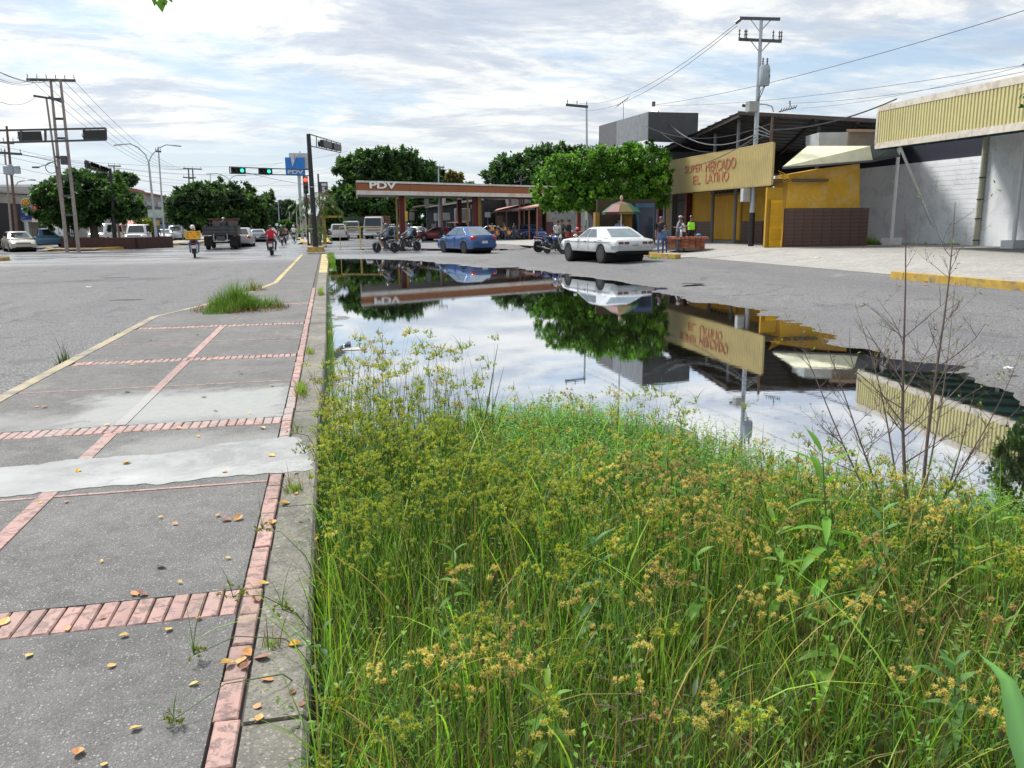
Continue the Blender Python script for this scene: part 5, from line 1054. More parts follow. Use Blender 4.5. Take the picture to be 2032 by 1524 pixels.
for k in range(5): wire(ORD[k]+' of five long wires sloping from the leaning pole down the avenue', At(62+k*21, 159, 62), At(365+k*8, 334, 130), 2.0, .013, group='wires sloping from the leaning pole down the avenue')
for k in range(4): wire(['highest', 'second', 'third', 'lowest'][k]+' wire crossing the avenue sky from the twin-transformer pole', At(10+k*9, 304, 70), At(690, 300+k*28, 120), 1.5, .013, group='wires across the avenue sky')
for k in range(4): wire(['top', 'second', 'third', 'bottom'][k]+' one of the low wires stretching behind the signal gantry', At(-40, 280+k*18, 60), At(560, 322+k*18, 118), 1.8, .011, group='lower wires behind the gantry')
wire('wire from the small lattice pole to the trees behind the canopy', At(480, 340, 120), At(900, 352, 130), 2, .03)
for k in range(2): wire(['upper', 'lower'][k]+' wire rising to the top crossarm of the right power pole', At(1462, 46+k*6, D_*.74 if False else 36.3), At(1150, 205+k*14, 75), 1.0, .012, group='wires left of the power pole top')
wire('long wire from the lamp pole up to the right edge of the picture', At(1300, 208, 49), At(2100, 0, 24), .3, .011)
wire('wire from the lamp pole passing the transformer to the right edge', At(1300, 209, 49), At(2100, 118, 24), .3, .008)
wire('thin wire above the warehouse running to the right edge', At(1560, 205, 37), At(2100, 128, 24), .2, .008); wire('thinnest upper wire over the warehouse roof', At(1590, 215, 37), At(2100, 112, 23), .2, .006)
wire('thick pale cable sagging from the lamp pole to the power pole', At(1305, 220, 48.9), At(1497, 268, 36.5), 1.0, .026, pm('pale_cable', (.16, .165, .18), .6)); wire('thick cable from the service pole to the warehouse awning', At(1533, 258, 36.0), At(1780, 196, 35.5), .25, .03); wire('dark cable drooping across the supermarket fascia', At(1325, 340, 45), At(1500, 272, 36.3), .3, .02)
wire('thin wire over the shed roof to the service pole', At(1280, 250, 44), At(1530, 245, 36), .6, .014)
wire('service wire between hoarding and service pole', At(1310, 262, 44), At(1530, 262, 36), .9, .014)
# ================================================================ vehicles
TYRE = pm('tyre', (.018, .018, .019), .85, var=.2); RIM = pm('alloy_rim', (.16, .165, .17), .4, metal=.5); RIMD = pm('dark_rim', (.04, .04, .045), .4, metal=.4)
GLS = pm('car_glass', (.018, .024, .028), .06, spec=.8, var=.05); GLSL = pm('pale_glass', (.16, .20, .22), .12, var=.2, scale=1.5); CHR = pm('chrome', (.36, .37, .38), .28, metal=.9); UND = pm('underbody', (.012, .012, .012), .9)
TAIL = pm('tail_lamp', (.42, .012, .012), .15, coat=.6); TAILD = pm('dark_tail_lamp', (.10, .018, .015), .2, coat=.5); HEADL = pm('head_lamp', (.6, .62, .62), .12, coat=.6); PLATE = pm('number_plate', (.55, .58, .60), .5, var=.2, scale=18); ORL = pm('amber_lamp', (.5, .18, .03), .3)
def paint(name, col, rough=.32, dusty=.3): return pm(name, col, rough, coat=.55, var=.05, dirt=tuple(min(1, c*.55+.10) for c in col), dirt_amt=dusty, dscale=1.4)
def wheel_parts(parent, x, y, r, w, rim, side, tyre_mat=TYRE):
    prof = [(r*.62, -w/2), (r*.93, -w/2), (r, -w*.3), (r, w*.3), (r*.93, w/2), (r*.62, w/2)]
    b = MB(); b.lathe(prof, (x, y, r), 'y', 20); wh = b.build('wheel', tyre_mat, parent, True); b = MB(); o_ = side*w*.5
    b.lathe([(0, o_*.5), (r*.16, o_*.55), (r*.18, o_*.8), (r*.5, o_*.25), (r*.60, o_*1.02)] if side > 0 else [(r*.60, o_*1.02), (r*.5, o_*.25), (r*.18, o_*.8), (r*.16, o_*.55), (0, o_*.5)], (x, y, r), 'y', 16)
    for k in range(5):
        a = k*2*math.pi/5; b.beam((x+r*.15*math.cos(a), y+o_*.8, r+r*.15*math.sin(a)), (x+r*.58*math.cos(a), y+o_*.92, r+r*.58*math.sin(a)), r*.14, .02, upv=(0, 1, 0))
    b.build('rim', rim, wh, True); return wh
def car(label, loc, heading, col, L=4.4, W=1.7, H=1.42, wb=2.55, r=.31, fo=.85, prof=None, cab=None, sill=.24, ground=0., tail='tail', rim=RIM, glass=GLS, cat='car', group=None, bumper=None, name='car', plate=True, taper=.10, chrome_line=None, rear_dark=False):
    """heading: bearing of the nose, clockwise from +y. local +x forward, origin between the wheels on the ground"""
    t0 = thing(name, label, cat, loc, math.pi/2-heading, group); rx = -L/2+(L-wb-fo); fx = rx+wb; wr = r*1.16
    prof = prof or [(-L/2, .80), (-L/2+.12, .92), (-L/2+.9, .96), (L*.12, .93), (L/2-.5, .80), (L/2-.1, .68), (L/2, .58)]
    cab = cab or dict(b0=-L/2+.55, r0=-L/2+1.15, r1=.35, b1=1.15, belt=.93)
    def zt(x):
        for (a, c), (d, e) in zip(prof, prof[1:]):
            if a <= x <= d: return c+(e-c)*(x-a)/(d-a)
        return prof[0][1] if x < prof[0][0] else prof[-1][1]
    xs_ = set([-L/2, -L/2+.05, -L/2+.14, L/2-.14, L/2-.05, L/2]+[p[0] for p in prof]+list(np.linspace(-L/2+.3, L/2-.3, 9)))
    for c in (rx, fx):
        for k in range(11): a = math.pi*k/10; xs_.add(c+wr*math.cos(a))
        xs_.add(c+wr*1.001); xs_.add(c-wr*1.001)
    xs_ = sorted(x for x in xs_ if -L/2 <= x <= L/2); xs_ = [x for i_, x in enumerate(xs_) if i_ == 0 or x-xs_[i_-1] > .004]
    def low(x):
        z = sill
        e = min(x+L/2, L/2-x)
        for c in (rx, fx):
            if abs(x-c) < wr: z = max(z, r+math.sqrt(wr*wr-(x-c)**2))
        return z+max(0, .12-e)*.5
    vs = []; n_ = 11
    for x in xs_:
        e = min(x+L/2, L/2-x); u = max(0, 1-e/(L*.22)); w = W/2*(1-taper*u*u) - max(0, .09-e)*.9; zl = min(low(x), zt(x)-.1); zz = zt(x)-max(0, .06-e)*.8; h = zz-zl
        half = [(w*.955, zl), (w*.985, zl+h*.15), (w*1.0, zl+h*.42), (w*.995, zl+h*.68), (w*.965, zz-.075), (w*.90, zz-.012)]
        ring = [(x, y, z) for y, z in half]+[(x, w*.5, zz+.012), ]; ring += [(x, 0, zz+.022)]
        full = ring[:-1]+[ring[-1]]+[(x, -y, z) for (_, y, z) in ring[:-1][::-1]]
        vs += full
    m_ = 15; fs = []
    for i_ in range(len(xs_)-1):
        for k in range(m_-1): fs.append((i_*m_+k, i_*m_+k+1, (i_+1)*m_+k+1, (i_+1)*m_+k))
    fs.append(tuple(range(m_-1, -1, -1))); fs.append(tuple(range((len(xs_)-1)*m_, len(xs_)*m_)))
    b = MB(); b.add(vs, fs); body = b.build('body', col, t0, True)
    b = MB(); b.b2(-L/2+.12, L/2-.12, -W/2+.24, W/2-.24, sill-.06, .62)
    for c in (rx, fx): b.lathe([(wr*1.0, -W/2+.06), (wr*1.0, W/2-.06)], (c, 0, r+.0), 'y', 18)
    b.build('underbody', UND, t0)
    # cabin
    B_ = cab; wb_, wr_ = W/2*.93, W/2*B_.get('rw', .72); zb = B_['belt']-.02; zr = H
    def ring(f, z, inset=0.):   # f 0..1 belt..roof
        x0 = B_['b0']+(B_['r0']-B_['b0'])*f; x1 = B_['b1']+(B_['r1']-B_['b1'])*f; w = wb_+(wr_-wb_)*f
        return [(x0, -w*.86, z), (x0+.10, -w, z), (x1-.14, -w, z), (x1, -w*.84, z), (x1, w*.84, z), (x1-.14, w, z), (x0+.10, w, z), (x0, w*.86, z)]
    rings = [ring(0, zb), ring(.5, zb+(zr-.05-zb)*.52), ring(1, zr-.05)]; top = [(p[0]+(.12 if p[0] < (B_['r0']+B_['r1'])/2 else -.14), p[1]*.86, zr) for p in rings[-1]]; rings.append(top)
    V_ = [p for q in rings for p in q]; F_ = []
    for i_ in range(3):
        for k in range(8): F_.append((i_*8+k, i_*8+(k+1) % 8, (i_+1)*8+(k+1) % 8, (i_+1)*8+k))
    F_.append(tuple(range(24, 32))); b = MB(); b.add(V_, F_); b.build('cabin', col, t0, True)
    def lerp(a, c, u): return Vector(a).lerp(Vector(c), u)
    def glassq(p00, p10, p11, p01, off, name, mat):
        """corners bottom-left, bottom-right, top-right, top-left"""
        a, c, d, e = map(Vector, (p00, p10, p11, p01)); n__ = (c-a).cross(e-a).normalized(); n__ = n__ if n__.dot((a+c+d+e)/4-Vector((0, 0, .8))) > 0 else -n__
        q = MB(); q.prism([v+n__*off for v in (a, c, d, e)], n__*-.02); q.build(name, mat, t0)
    F0, F1 = ring(0, zb), ring(1, zr-.05); u0, u1 = .12, .92
    P_ = lambda i_, u: lerp(F0[i_], F1[i_], u)
    glassq(lerp(P_(3, u0), P_(4, u0), .03), lerp(P_(3, u0), P_(4, u0), .97), lerp(P_(3, u1), P_(4, u1), .95), lerp(P_(3, u1), P_(4, u1), .05), .012, 'windscreen', glass)
    if B_.get('rear', True): glassq(lerp(P_(0, u0), P_(7, u0), .04), lerp(P_(0, u0), P_(7, u0), .96), lerp(P_(0, u1), P_(7, u1), .93), lerp(P_(0, u1), P_(7, u1), .07), .012, 'rear_window', B_.get('rglass', glass))
    for (i_, j) in ((1, 2), (6, 5)):
        for (a0, a1) in B_.get('side', [(.06, .50), (.53, .95)]):
            lo0, lo1 = lerp(P_(i_, .10), P_(j, .10), a0), lerp(P_(i_, .10), P_(j, .10), a1); hi0, hi1 = lerp(P_(i_, .9), P_(j, .9), a0+.01), lerp(P_(i_, .9), P_(j, .9), a1-.01); glassq(lo0, lo1, hi1, hi0, .012, 'side_window', B_.get('sglass', glass))
    for s in (-1, 1):
        for c in (rx, fx): wheel_parts(t0, c, s*(W/2-.115), r, .19, rim, s)
        b = MB(); mx = B_['b1']-.22; b.ball((mx, s*(W/2+.06), B_['belt']+.06), (.06, .09, .06), 8, 5); b.build('mirror', B_.get('mir', col), t0, True)
        # door seams and handles
        for xd in B_.get('seams', [B_['b1']-.3, (B_['b0']+B_['b1'])/2+.08]):
            b = MB(); b.b2(xd-.006, xd+.006, s*W/2*1.0-.006, s*W/2*1.0+.004, sill+.1, B_['belt']-.04); b.build('door_seam', UND, t0)
        for xd in B_.get('handles', [(B_['b0']+B_['b1'])/2+.2, B_['b0']+.62]): b = MB(); b.b2(xd-.08, xd+.08, s*(W/2)-.01, s*(W/2)+.02, B_['belt']-.17, B_['belt']-.135); b.build('door_handle', col if tail != 'nova' else CHR, t0)
        if chrome_line: b = MB(); b.b2(-L/2+.35, L/2-.5, s*(W/2)-.004, s*(W/2)+.008, chrome_line, chrome_line+.018); b.build('trim_line', pm('trim_grey', (.15, .16, .17), .5), t0)
        zl = zt(-L/2+.1); zh = zt(L/2-.1)
        if tail == 'tail': b = MB(); b.ball((-L/2+.13, s*(W/2-.22), zl-.16), (.15, .2, .15), 10, 8); b.build('tail_light', TAIL, t0, True)
        elif tail == 'wide': b = MB(); b.b2(-L/2-.012, -L/2+.1, s*(W/2-.30)-.22, s*(W/2-.30)+.20, zl-.27, zl-.12); b.build('tail_light', TAILD, t0)
        elif tail == 'nova':
            for k in (0, 1): b = MB(); yc = s*(W/2-.26-.25*k); b.b2(-L/2-.03, -L/2+.05, yc-.095, yc+.095, zl-.175, zl-.085); b.build('tail_light', TAILD, t0)
        elif tail == 'tall': b = MB(); b.b2(-L/2-.01, -L/2+.12, s*(W/2-.10)-.07, s*(W/2-.10)+.07, zl-.45, zl-.12); b.build('tail_light', TAIL, t0)
        b = MB(); b.ball((L/2-.10, s*(W/2-.30), zh-.12), (.13, .20, .085), 10, 6); b.build('headlight', HEADL, t0, True)
    if plate: b = MB(); pz = B_.get('pz', zt(-L/2)-.36); b.b2(-L/2-.05, -L/2+.0, -.17, .17, pz, pz+.14); b.build('number_plate', PLATE, t0)
    b = MB(); b.b2(L/2-.02, L/2+.018, -.17, .17, .36, .48); b.build('number_plate', PLATE, t0); b = MB(); b.b2(L/2-.08, L/2+.006, -W*.26, W*.26, .50, .60); b.build('grille', BLACK, t0); b = MB(); b.b2(L/2-.08, L/2+.008, -W*.30, W*.30, .27, .35); b.build('air_intake', BLACK, t0)
    bm_ = bumper or col
    for sx in (-1, 1):
        b = MB(); x0 = sx*(L/2-.02); zc = .46 if not B_.get('bz') else B_['bz']; hh = .13 if bumper is CHR else .2
        k_ = 1.02 if bumper is CHR else .985; o_ = .07 if bumper is CHR else 0; b.prism([(x0-sx*.25, -W/2*k_, zc-hh/2), (x0+sx*(.03+o_), -W/2*.9*k_, zc-hh/2), (x0+sx*(.06+o_), 0, zc-hh/2), (x0+sx*(.03+o_), W/2*.9*k_, zc-hh/2), (x0-sx*.25, W/2*k_, zc-hh/2)], (0, 0, hh)); b.build('bumper', bm_, t0, False)
    return t0
def vspot(px, py, z=None): return Gz(px, py) if z is None else G(px, py, z)
def at_heading(px, rel): return vdir(px)+R(rel)            # rel: nose bearing relative to the line of sight (0 = driving straight away)
WHT = paint('white_car_paint', (.56, .575, .58), .38, .35); BLU_ = paint('blue_car_paint', (.024, .08, .235), .28, .2)
# white old sedan
pN = vspot(1200, 518); L = 4.75
nova = car('old white four-door sedan with chrome rear bumper, raised tail and wide tyres', pN, at_heading(1200, -29), WHT, L=L, W=1.80, H=1.36, wb=2.80, r=.335, fo=.78, sill=.42,
    prof=[(-L/2, .86), (-L/2+.1, .90), (-L/2+.6, .95), (-L/2+1.3, .97), (L*.1, .95), (L*.3, .92), (L/2-.2, .86), (L/2, .74)],
    cab=dict(b0=-L/2+.62, r0=-.98, r1=.22, b1=.92, belt=.955, rw=.76, side=[(.10, .30), (.33, .66), (.69, .96)][1:], rglass=GLSL, sglass=pm('hazy_side_glass', (.10, .12, .14), .1), seams=[.62, -.25], handles=[.0, -.85], bz=.60, pz=.70), tail='nova', bumper=CHR, taper=.05, rim=pm('steel_rim_dull', (.05, .05, .052), .5, metal=.3), chrome_line=.78, name='sedan')
b = MB()
for s in (-1, 1):
    for k in range(2): b.b2(-L/2+.02, -L/2+.4, s*.55-.04, s*.55+.04, .30, .36)
b.tube([(-L/2+1.07, -.7, .34), (-L/2+1.07, .7, .34)], .05, 6); b.ball((-L/2+1.07, 0, .34), (.13, .13, .12), 8, 6); tag(b.build('rear_axle', UND, nova), kind='stuff')
b = MB(); b.ball((-L/2-.04, -.02, .73), (.02, .04, .04), 6, 5); b.build('lock', CHR, nova)
# blue sedan
pB = vspot(925, 501.5); L = 4.25
car('metallic blue compact sedan driving away with red tail lamp lit', pB, at_heading(930, -29), BLU_, L=L, W=1.70, H=1.46, wb=2.48, r=.325, fo=.85, sill=.26,
    prof=[(-L/2, .92), (-L/2+.08, 1.0), (-L/2+.45, 1.04), (L*.15, .98), (L/2-.7, .90), (L/2-.2, .76), (L/2, .60)], cab=dict(b0=-L/2+.38, r0=-L/2+1.15, r1=.30, b1=1.12, belt=1.0, rglass=GLSL, rw=.74, sglass=pm('light_side_glass', (.09, .13, .17), .08), mir=BLACK), rim=RIMD, name='sedan')
# parked and moving cars (label, px, py, rel heading, params)
SILV = paint('silver_paint', (.38, .385, .39)); SANDP = paint('beige_paint', (.36, .33, .27)); REDP = paint('dark_red_paint', (.22, .02, .03)); DKG = paint('dark_grey_paint', (.04, .042, .045)); BLP = paint('pickup_blue', (.05, .15, .26)); SKY = paint('pale_blue_paint', (.16, .27, .33)); DBL = paint('deep_blue_paint', (.02, .06, .22)); CR = paint('cream_truck_paint', (.52, .50, .44))
SEDAN = dict(name='sedan')
def suv(L=4.3, H=1.75, belt=1.1): return dict(L=L, W=1.78, H=H, r=.36, wb=2.6, sill=.34, prof=[(-L/2, 1.02), (-L/2+.06, 1.08), (L*.12, 1.08), (L/2-.4, 1.03), (L/2-.08, .95), (L/2, .8)], cab=dict(b0=-L/2+.04, r0=-L/2+.28, r1=.45, b1=1.0, belt=belt, rw=.82, side=[(.04, .33), (.36, .66), (.69, .96)]), name='suv')
def hatch(L=3.9): return dict(L=L, W=1.66, H=1.5, r=.3, wb=2.4, prof=[(-L/2, .9), (-L/2+.06, .98), (L*.15, .98), (L/2-.3, .84), (L/2, .62)], cab=dict(b0=-L/2+.06, r0=-L/2+.45, r1=.4, b1=1.2, belt=.98, rw=.76), name='hatchback')
car('beige rounded sedan facing the camera in the junction at the left', G(39, 499, 0), vdir(39)+math.pi-R(8), SANDP, L=4.4, W=1.7, H=1.4, **SEDAN)
car('dark grey SUV half cut off by the left edge of the picture', G(12, 491, 0), vdir(12)+R(58), DKG, **suv())
car('white SUV facing the junction on the service road by the yellow bin', G(276, 488, 0), vdir(276)+math.pi+R(8), WHT, **{**suv(4.6, 1.85), 'name': 'suv'})
car('small white sedan parked third in the line up the avenue', G(329, 479.5, 0), vdir(329)+math.pi+R(6), WHT, L=4.2, H=1.38, **SEDAN)
car('white SUV parked just beyond the small white sedan', G(352, 478, 0), vdir(352)+math.pi+R(10), WHT, **suv())
car('grey car partly hidden behind the orange-vested motorcyclist', G(372, 476.5, 0), vdir(372)+math.pi+R(10), SILV, **suv(4.3, 1.7))
car('silver sedan driving away just right of the black truck', G(482, 489, 0), at_heading(482, 5), SILV, L=4.4, W=1.74, H=1.5, tail='tail', **SEDAN)
car('old flat silver sedan with wide dark tail lamps beyond the silver one', G(513, 479.5, 0), at_heading(513, 1), paint('dull_silver_paint', (.30, .32, .35)), L=4.5, W=1.75, H=1.3, tail='wide', bumper=pm('black_bumper', (.02, .02, .022), .6), **SEDAN)
car('white SUV seen from behind on the far carriageway left of the grey truck', G(675, 477, 0), at_heading(675, 3), WHT, tail='tall', **suv(4.4, 1.75))
car('tiny white car far up the avenue', G(597, 459.5, 0), vdir(597)+math.pi, WHT, **hatch())
car('dark red coupe parked by the pumps, facing left', G(872, 477.5, 0), vdir(872)-R(65), REDP, L=4.3, H=1.35, **SEDAN)
car('white sedan by the pumps left of the dark red car', G(822, 475, 0), vdir(822)-R(45), WHT, L=4.3, H=1.4, **SEDAN)
car('pale blue car behind the motorcyclist wearing a backpack', G(780, 474, 0), vdir(780)-R(75), SKY, L=4.3, H=1.45, **SEDAN)
car('white pickup-like car between truck and left pump column', G(758, 473, 0), vdir(758)-R(95), WHT, **suv(4.6, 1.7))
car('dark pickup with white cab frame behind the dark red car', G(912, 474, 0), vdir(912)+math.pi-R(20), paint('maroon_black_paint', (.10, .02, .02)), **{**suv(5.0, 1.85), 'name': 'pickup'})
car('white estate car behind the roof of the blue sedan', G(972, 472, 0), vdir(972)-R(80), SILV, L=4.5, H=1.4, **SEDAN)
car('small deep blue hatchback parked facing right near the pink-roofed arcade', Gz(1052, 474.5), vdir(1052)+math.pi-R(38), DBL, **hatch(3.9))
# blue pickup on the left: cab + open bed
def pickup(label, loc, hd, col, L=4.7):
    t0 = car(label, loc, hd, col, L=L, W=1.72, H=1.58, wb=2.85, r=.36, sill=.36, prof=[(-L/2, 1.0), (L*.12, 1.0), (L/2-.4, .96), (L/2-.06, .88), (L/2, .78)], cab=dict(b0=-.35, r0=-.25, r1=.55, b1=1.05, belt=1.0, rw=.80, side=[(.12, .9)], seams=[.95, -.2], handles=[-.05]), name='pickup')
    b = MB(); b.b2(-L/2+.08, -.42, -.74, .74, 1.0, 1.035); b.build('bed_floor', UND, t0); return t0
pickup('blue pickup truck with tan front bumper parked sideways at the left island', G(88, 493, 0), vdir(88)+R(82), BLP)
# box van (white) partly behind the tree
def van(label, loc, hd, col, L=4.4):
    return car(label, loc, hd, col, L=L, W=1.75, H=2.0, wb=2.4, r=.33, sill=.3, prof=[(-L/2, 1.1), (L/2-.25, 1.1), (L/2-.05, 1.0), (L/2, .8)], cab=dict(b0=-L/2+.03, r0=-L/2+.15, r1=L/2-.85, b1=L/2-.22, belt=1.1, rw=.86, side=[(.05, .3), (.34, .62), (.66, .94)]), name='van', cat='van')
van('white minibus standing behind the island tree', G(212, 484, 0), vdir(212)+math.pi+R(25), WHT)
# trucks
def truck_wheels(t0, xs__, W, r=.5):
    for x in xs__:
        for s in (-1, 1): wheel_parts(t0, x, s*(W/2-.18), r, .3, RIMD, s)
# black dump truck seen from behind with a man on the bed
g0 = G(440, 495, 0); hd = at_heading(440, 4); tB = thing('flatbed_truck', 'black flatbed truck driving away with a man sitting against the cab', 'truck', g0, math.pi/2-hd); W_t = 2.35; DKT = pm('black_truck', (.018, .019, .021), .5, dirt=(.09, .085, .08), dirt_amt=.6, dscale=1.5)
b = MB(); b.b2(-.2, 4.3, -W_t/2, W_t/2, 1.0, 1.12); b.build('bed_floor', DKT, tB)
for (x0, x1, y0, y1) in ((-.2, -.12, -W_t/2, W_t/2), (-.12, 4.2, -W_t/2, -W_t/2+.07), (-.12, 4.2, W_t/2-.07, W_t/2)): b = MB(); b.b2(x0, x1, y0, y1, 1.12, 1.62); b.build('side_board', DKT, tB)
b = MB(); b.b2(-.24, -.19, -W_t/2+.05, W_t/2-.05, 1.18, 1.28); b.b2(-.24, -.19, -W_t/2+.05, W_t/2-.05, 1.42, 1.5); b.build('tail_rib', pm('grey_rib', (.06, .065, .07)), tB)
b = MB(); b.b2(4.5, 6.0, -.95, .95, .6, 1.5); b.b2(4.6, 5.8, -.85, .85, 1.5, 2.05); b.build('cab', paint('brown_cab', (.09, .035, .03)), tB); b = MB(); b.b2(4.47, 4.5, -.7, .7, 1.55, 1.95); b.build('rear_window', GLS, tB)
for s in (-1, 1): b = MB(); b.tube([(4.4, s*1.0, 1.1), (4.4, s*1.0, 2.15)], .04, 6); b.build('headboard_post', DKT, tB)
b = MB(); b.beam((4.4, -1.15, 2.15), (4.4, 1.15, 2.15), .06, .06); b.beam((4.4, -1.05, 1.85), (4.4, 1.05, 1.85), .05, .05); b.build('headboard_rail', pm('rust_pipe', (.22, .09, .06)), tB)
b = MB(); b.b2(-.1, 5.5, -.45, -.3, .7, .95); b.b2(-.1, 5.5, .3, .45, .7, .95); b.b2(.2, .35, -.9, .9, .42, .58); b.build('chassis', UND, tB); b = MB(); b.b2(-.16, -.12, -.28, .28, .62, .95); b.build('rear_box', pm('grey_rib', (.06, .065, .07)), tB)
for s in (-1, 1): b = MB(); b.tube([(-.2, s*.45, 1.1), (-.25, s*.45, .55)], .03, 5); b.build('tow_bar', GRY, tB); b = MB(); b.b2(-.18, -.1, s*.95-.12, s*.95+.12, .88, .98); b.build('tail_light', TAILD, tB); b = MB(); b.b2(-.05, 0, s*.85-.28, s*.85+.28, .25, .95); b.build('mud_flap', UND, tB)
b = MB(); b.tube([(-.25, -.45, .56), (-.25, .45, .56)], .03, 5); b.build('tow_bar', GRY, tB); truck_wheels(tB, (.55, 5.0), 2.2, .47)
# white truck facing us and grey van-truck
def cabtruck(label, loc, hd, col, W=2.1, Hc=2.3, box=None, boxcol=None, rib=False):
    t0 = thing('truck', label, 'truck', loc, math.pi/2-hd); b = MB()
    b.add([(0.05, -W/2, .5), (0.05, W/2, .5), (-1.7, W/2, .5), (-1.7, -W/2, .5), (0, -W/2, 1.25), (0, W/2, 1.25), (-1.7, W/2, 1.25), (-1.7, -W/2, 1.25), (-.28, -W/2*.9, Hc-.08), (-.28, W/2*.9, Hc-.08), (-1.7, W/2*.9, Hc-.08), (-1.7, -W/2*.9, Hc-.08), (-.45, -W/2*.8, Hc), (-.45, W/2*.8, Hc), (-1.7, W/2*.8, Hc), (-1.7, -W/2*.8, Hc)],
          [(0, 1, 5, 4), (4, 5, 9, 8), (1, 2, 6, 5), (5, 6, 10, 9), (3, 0, 4, 7), (7, 4, 8, 11), (8, 9, 13, 12), (9, 10, 14, 13), (11, 8, 12, 15), (12, 13, 14, 15), (2, 3, 7, 6), (6, 7, 11, 10), (10, 11, 15, 14), (3, 2, 1, 0)]); b.build('cab', col, t0)
    b = MB(); q = [(.015, -W/2*.86, 1.32), (.015, W/2*.86, 1.32), (-.235, W/2*.82, Hc-.18), (-.235, -W/2*.82, Hc-.18)]; b.prism(q, (.02, 0, .01)); b.build('windscreen', GLS, t0)
    b = MB(); b.b2(0.05, .1, -W/2*.75, W/2*.75, .95, 1.12); b.build('grille', pm('grille_pink', (.30, .2, .2), .5), t0); b = MB(); b.b2(0.03, .16, -W/2, W/2, .45, .7); b.build('bumper', WHP, t0); b = MB(); b.b2(.15, .18, -.3, .3, .5, .62); b.build('number_plate', PLATE, t0)
    for s in (-1, 1): b = MB(); b.b2(.05, .13, s*W*.36-.16, s*W*.36+.16, .76, .92); b.build('headlight', HEADL, t0); b = MB(); b.box((-.1, s*(W/2+.15), 1.65), (.06, .16, .4)); b.build('mirror', BLACK, t0)
    b = MB(); b.b2(-5.5, -.2, -.4, .4, .5, .8); b.build('chassis', UND, t0)
    if box:
        bw, bh = box
        if rib:
            for s in (-1, 1):
                for k in range(6): b = MB(); z = 1.0+k*(bh-1.0)/6; b.b2(-5.6, -1.85, s*bw/2-.04, s*bw/2+.04, z, z+(bh-1)/6-.08); b.build('stake_board', boxcol, t0)
            for k in range(6): b = MB(); z = 1.0+k*(bh-1.0)/6; b.b2(-1.9, -1.82, -bw/2, bw/2, z, z+(bh-1)/6-.08); b.build('head_board', boxcol, t0)
            b = MB(); b.b2(-5.6, -1.85, -bw/2, bw/2, .92, 1.0); b.build('bed_floor', boxcol, t0)
        else: b = MB(); b.b2(-5.6, -1.85, -bw/2, bw/2, .9, bh); b.build('cargo_box', boxcol, t0)
    truck_wheels(t0, (-.9, -4.5), W, .42); return t0
WOODR = pm('stake_wood', (.16, .07, .045), .8, var=.3)
cabtruck('white stake-bed truck facing the camera at the petrol station entrance', G(741, 474.5, 0), vdir(741)+math.pi+R(10), CR, 2.2, 2.55, (2.3, 2.75), WOODR, True)
cabtruck('grey-green truck with light blue windscreen beside the white stake truck', G(697, 474, 0), vdir(697)+math.pi+R(6), paint('sage_truck_paint', (.28, .32, .27)), 2.0, 2.1, (2.1, 2.6), pm('dark_green_box', (.02, .035, .03), .7))
# teal tarpaulin load
g0 = G(372, 476, 0); t0 = thing('tarpaulin_truck', 'truck with a high teal tarpaulin load standing behind the parked white cars', 'truck', G(370, 471, 0), math.pi/2-(vdir(370)+R(80))); b = MB(); b.prism([(-2.2, -1, 1.6), (2.2, -1, 1.5), (2.3, -.9, 2.9), (-2.2, -.9, 2.6)], (0, 2, 0)); b.build('tarpaulin', pm('teal_tarp', (.01, .33, .27), .5, var=.15), t0); b = MB(); b.b2(-2.2, 2.2, -1, 1, .7, 1.55); b.build('bed', DKG, t0); truck_wheels(t0, (-1.5, 1.5), 2, .42)
# yellow bin by the white SUV
g0 = G(257, 488, 0); t0 = thing('yellow_bin', 'ochre yellow bin box beside the front of the white SUV', 'bin', g0, .2); b = MB(); b.box((0, 0, .65), (.8, .6, 1.2)); b.build('body', YEL, t0); b = MB(); b.box((0, 0, 1.28), (.86, .66, .08)); b.build('lid', YEL, t0)
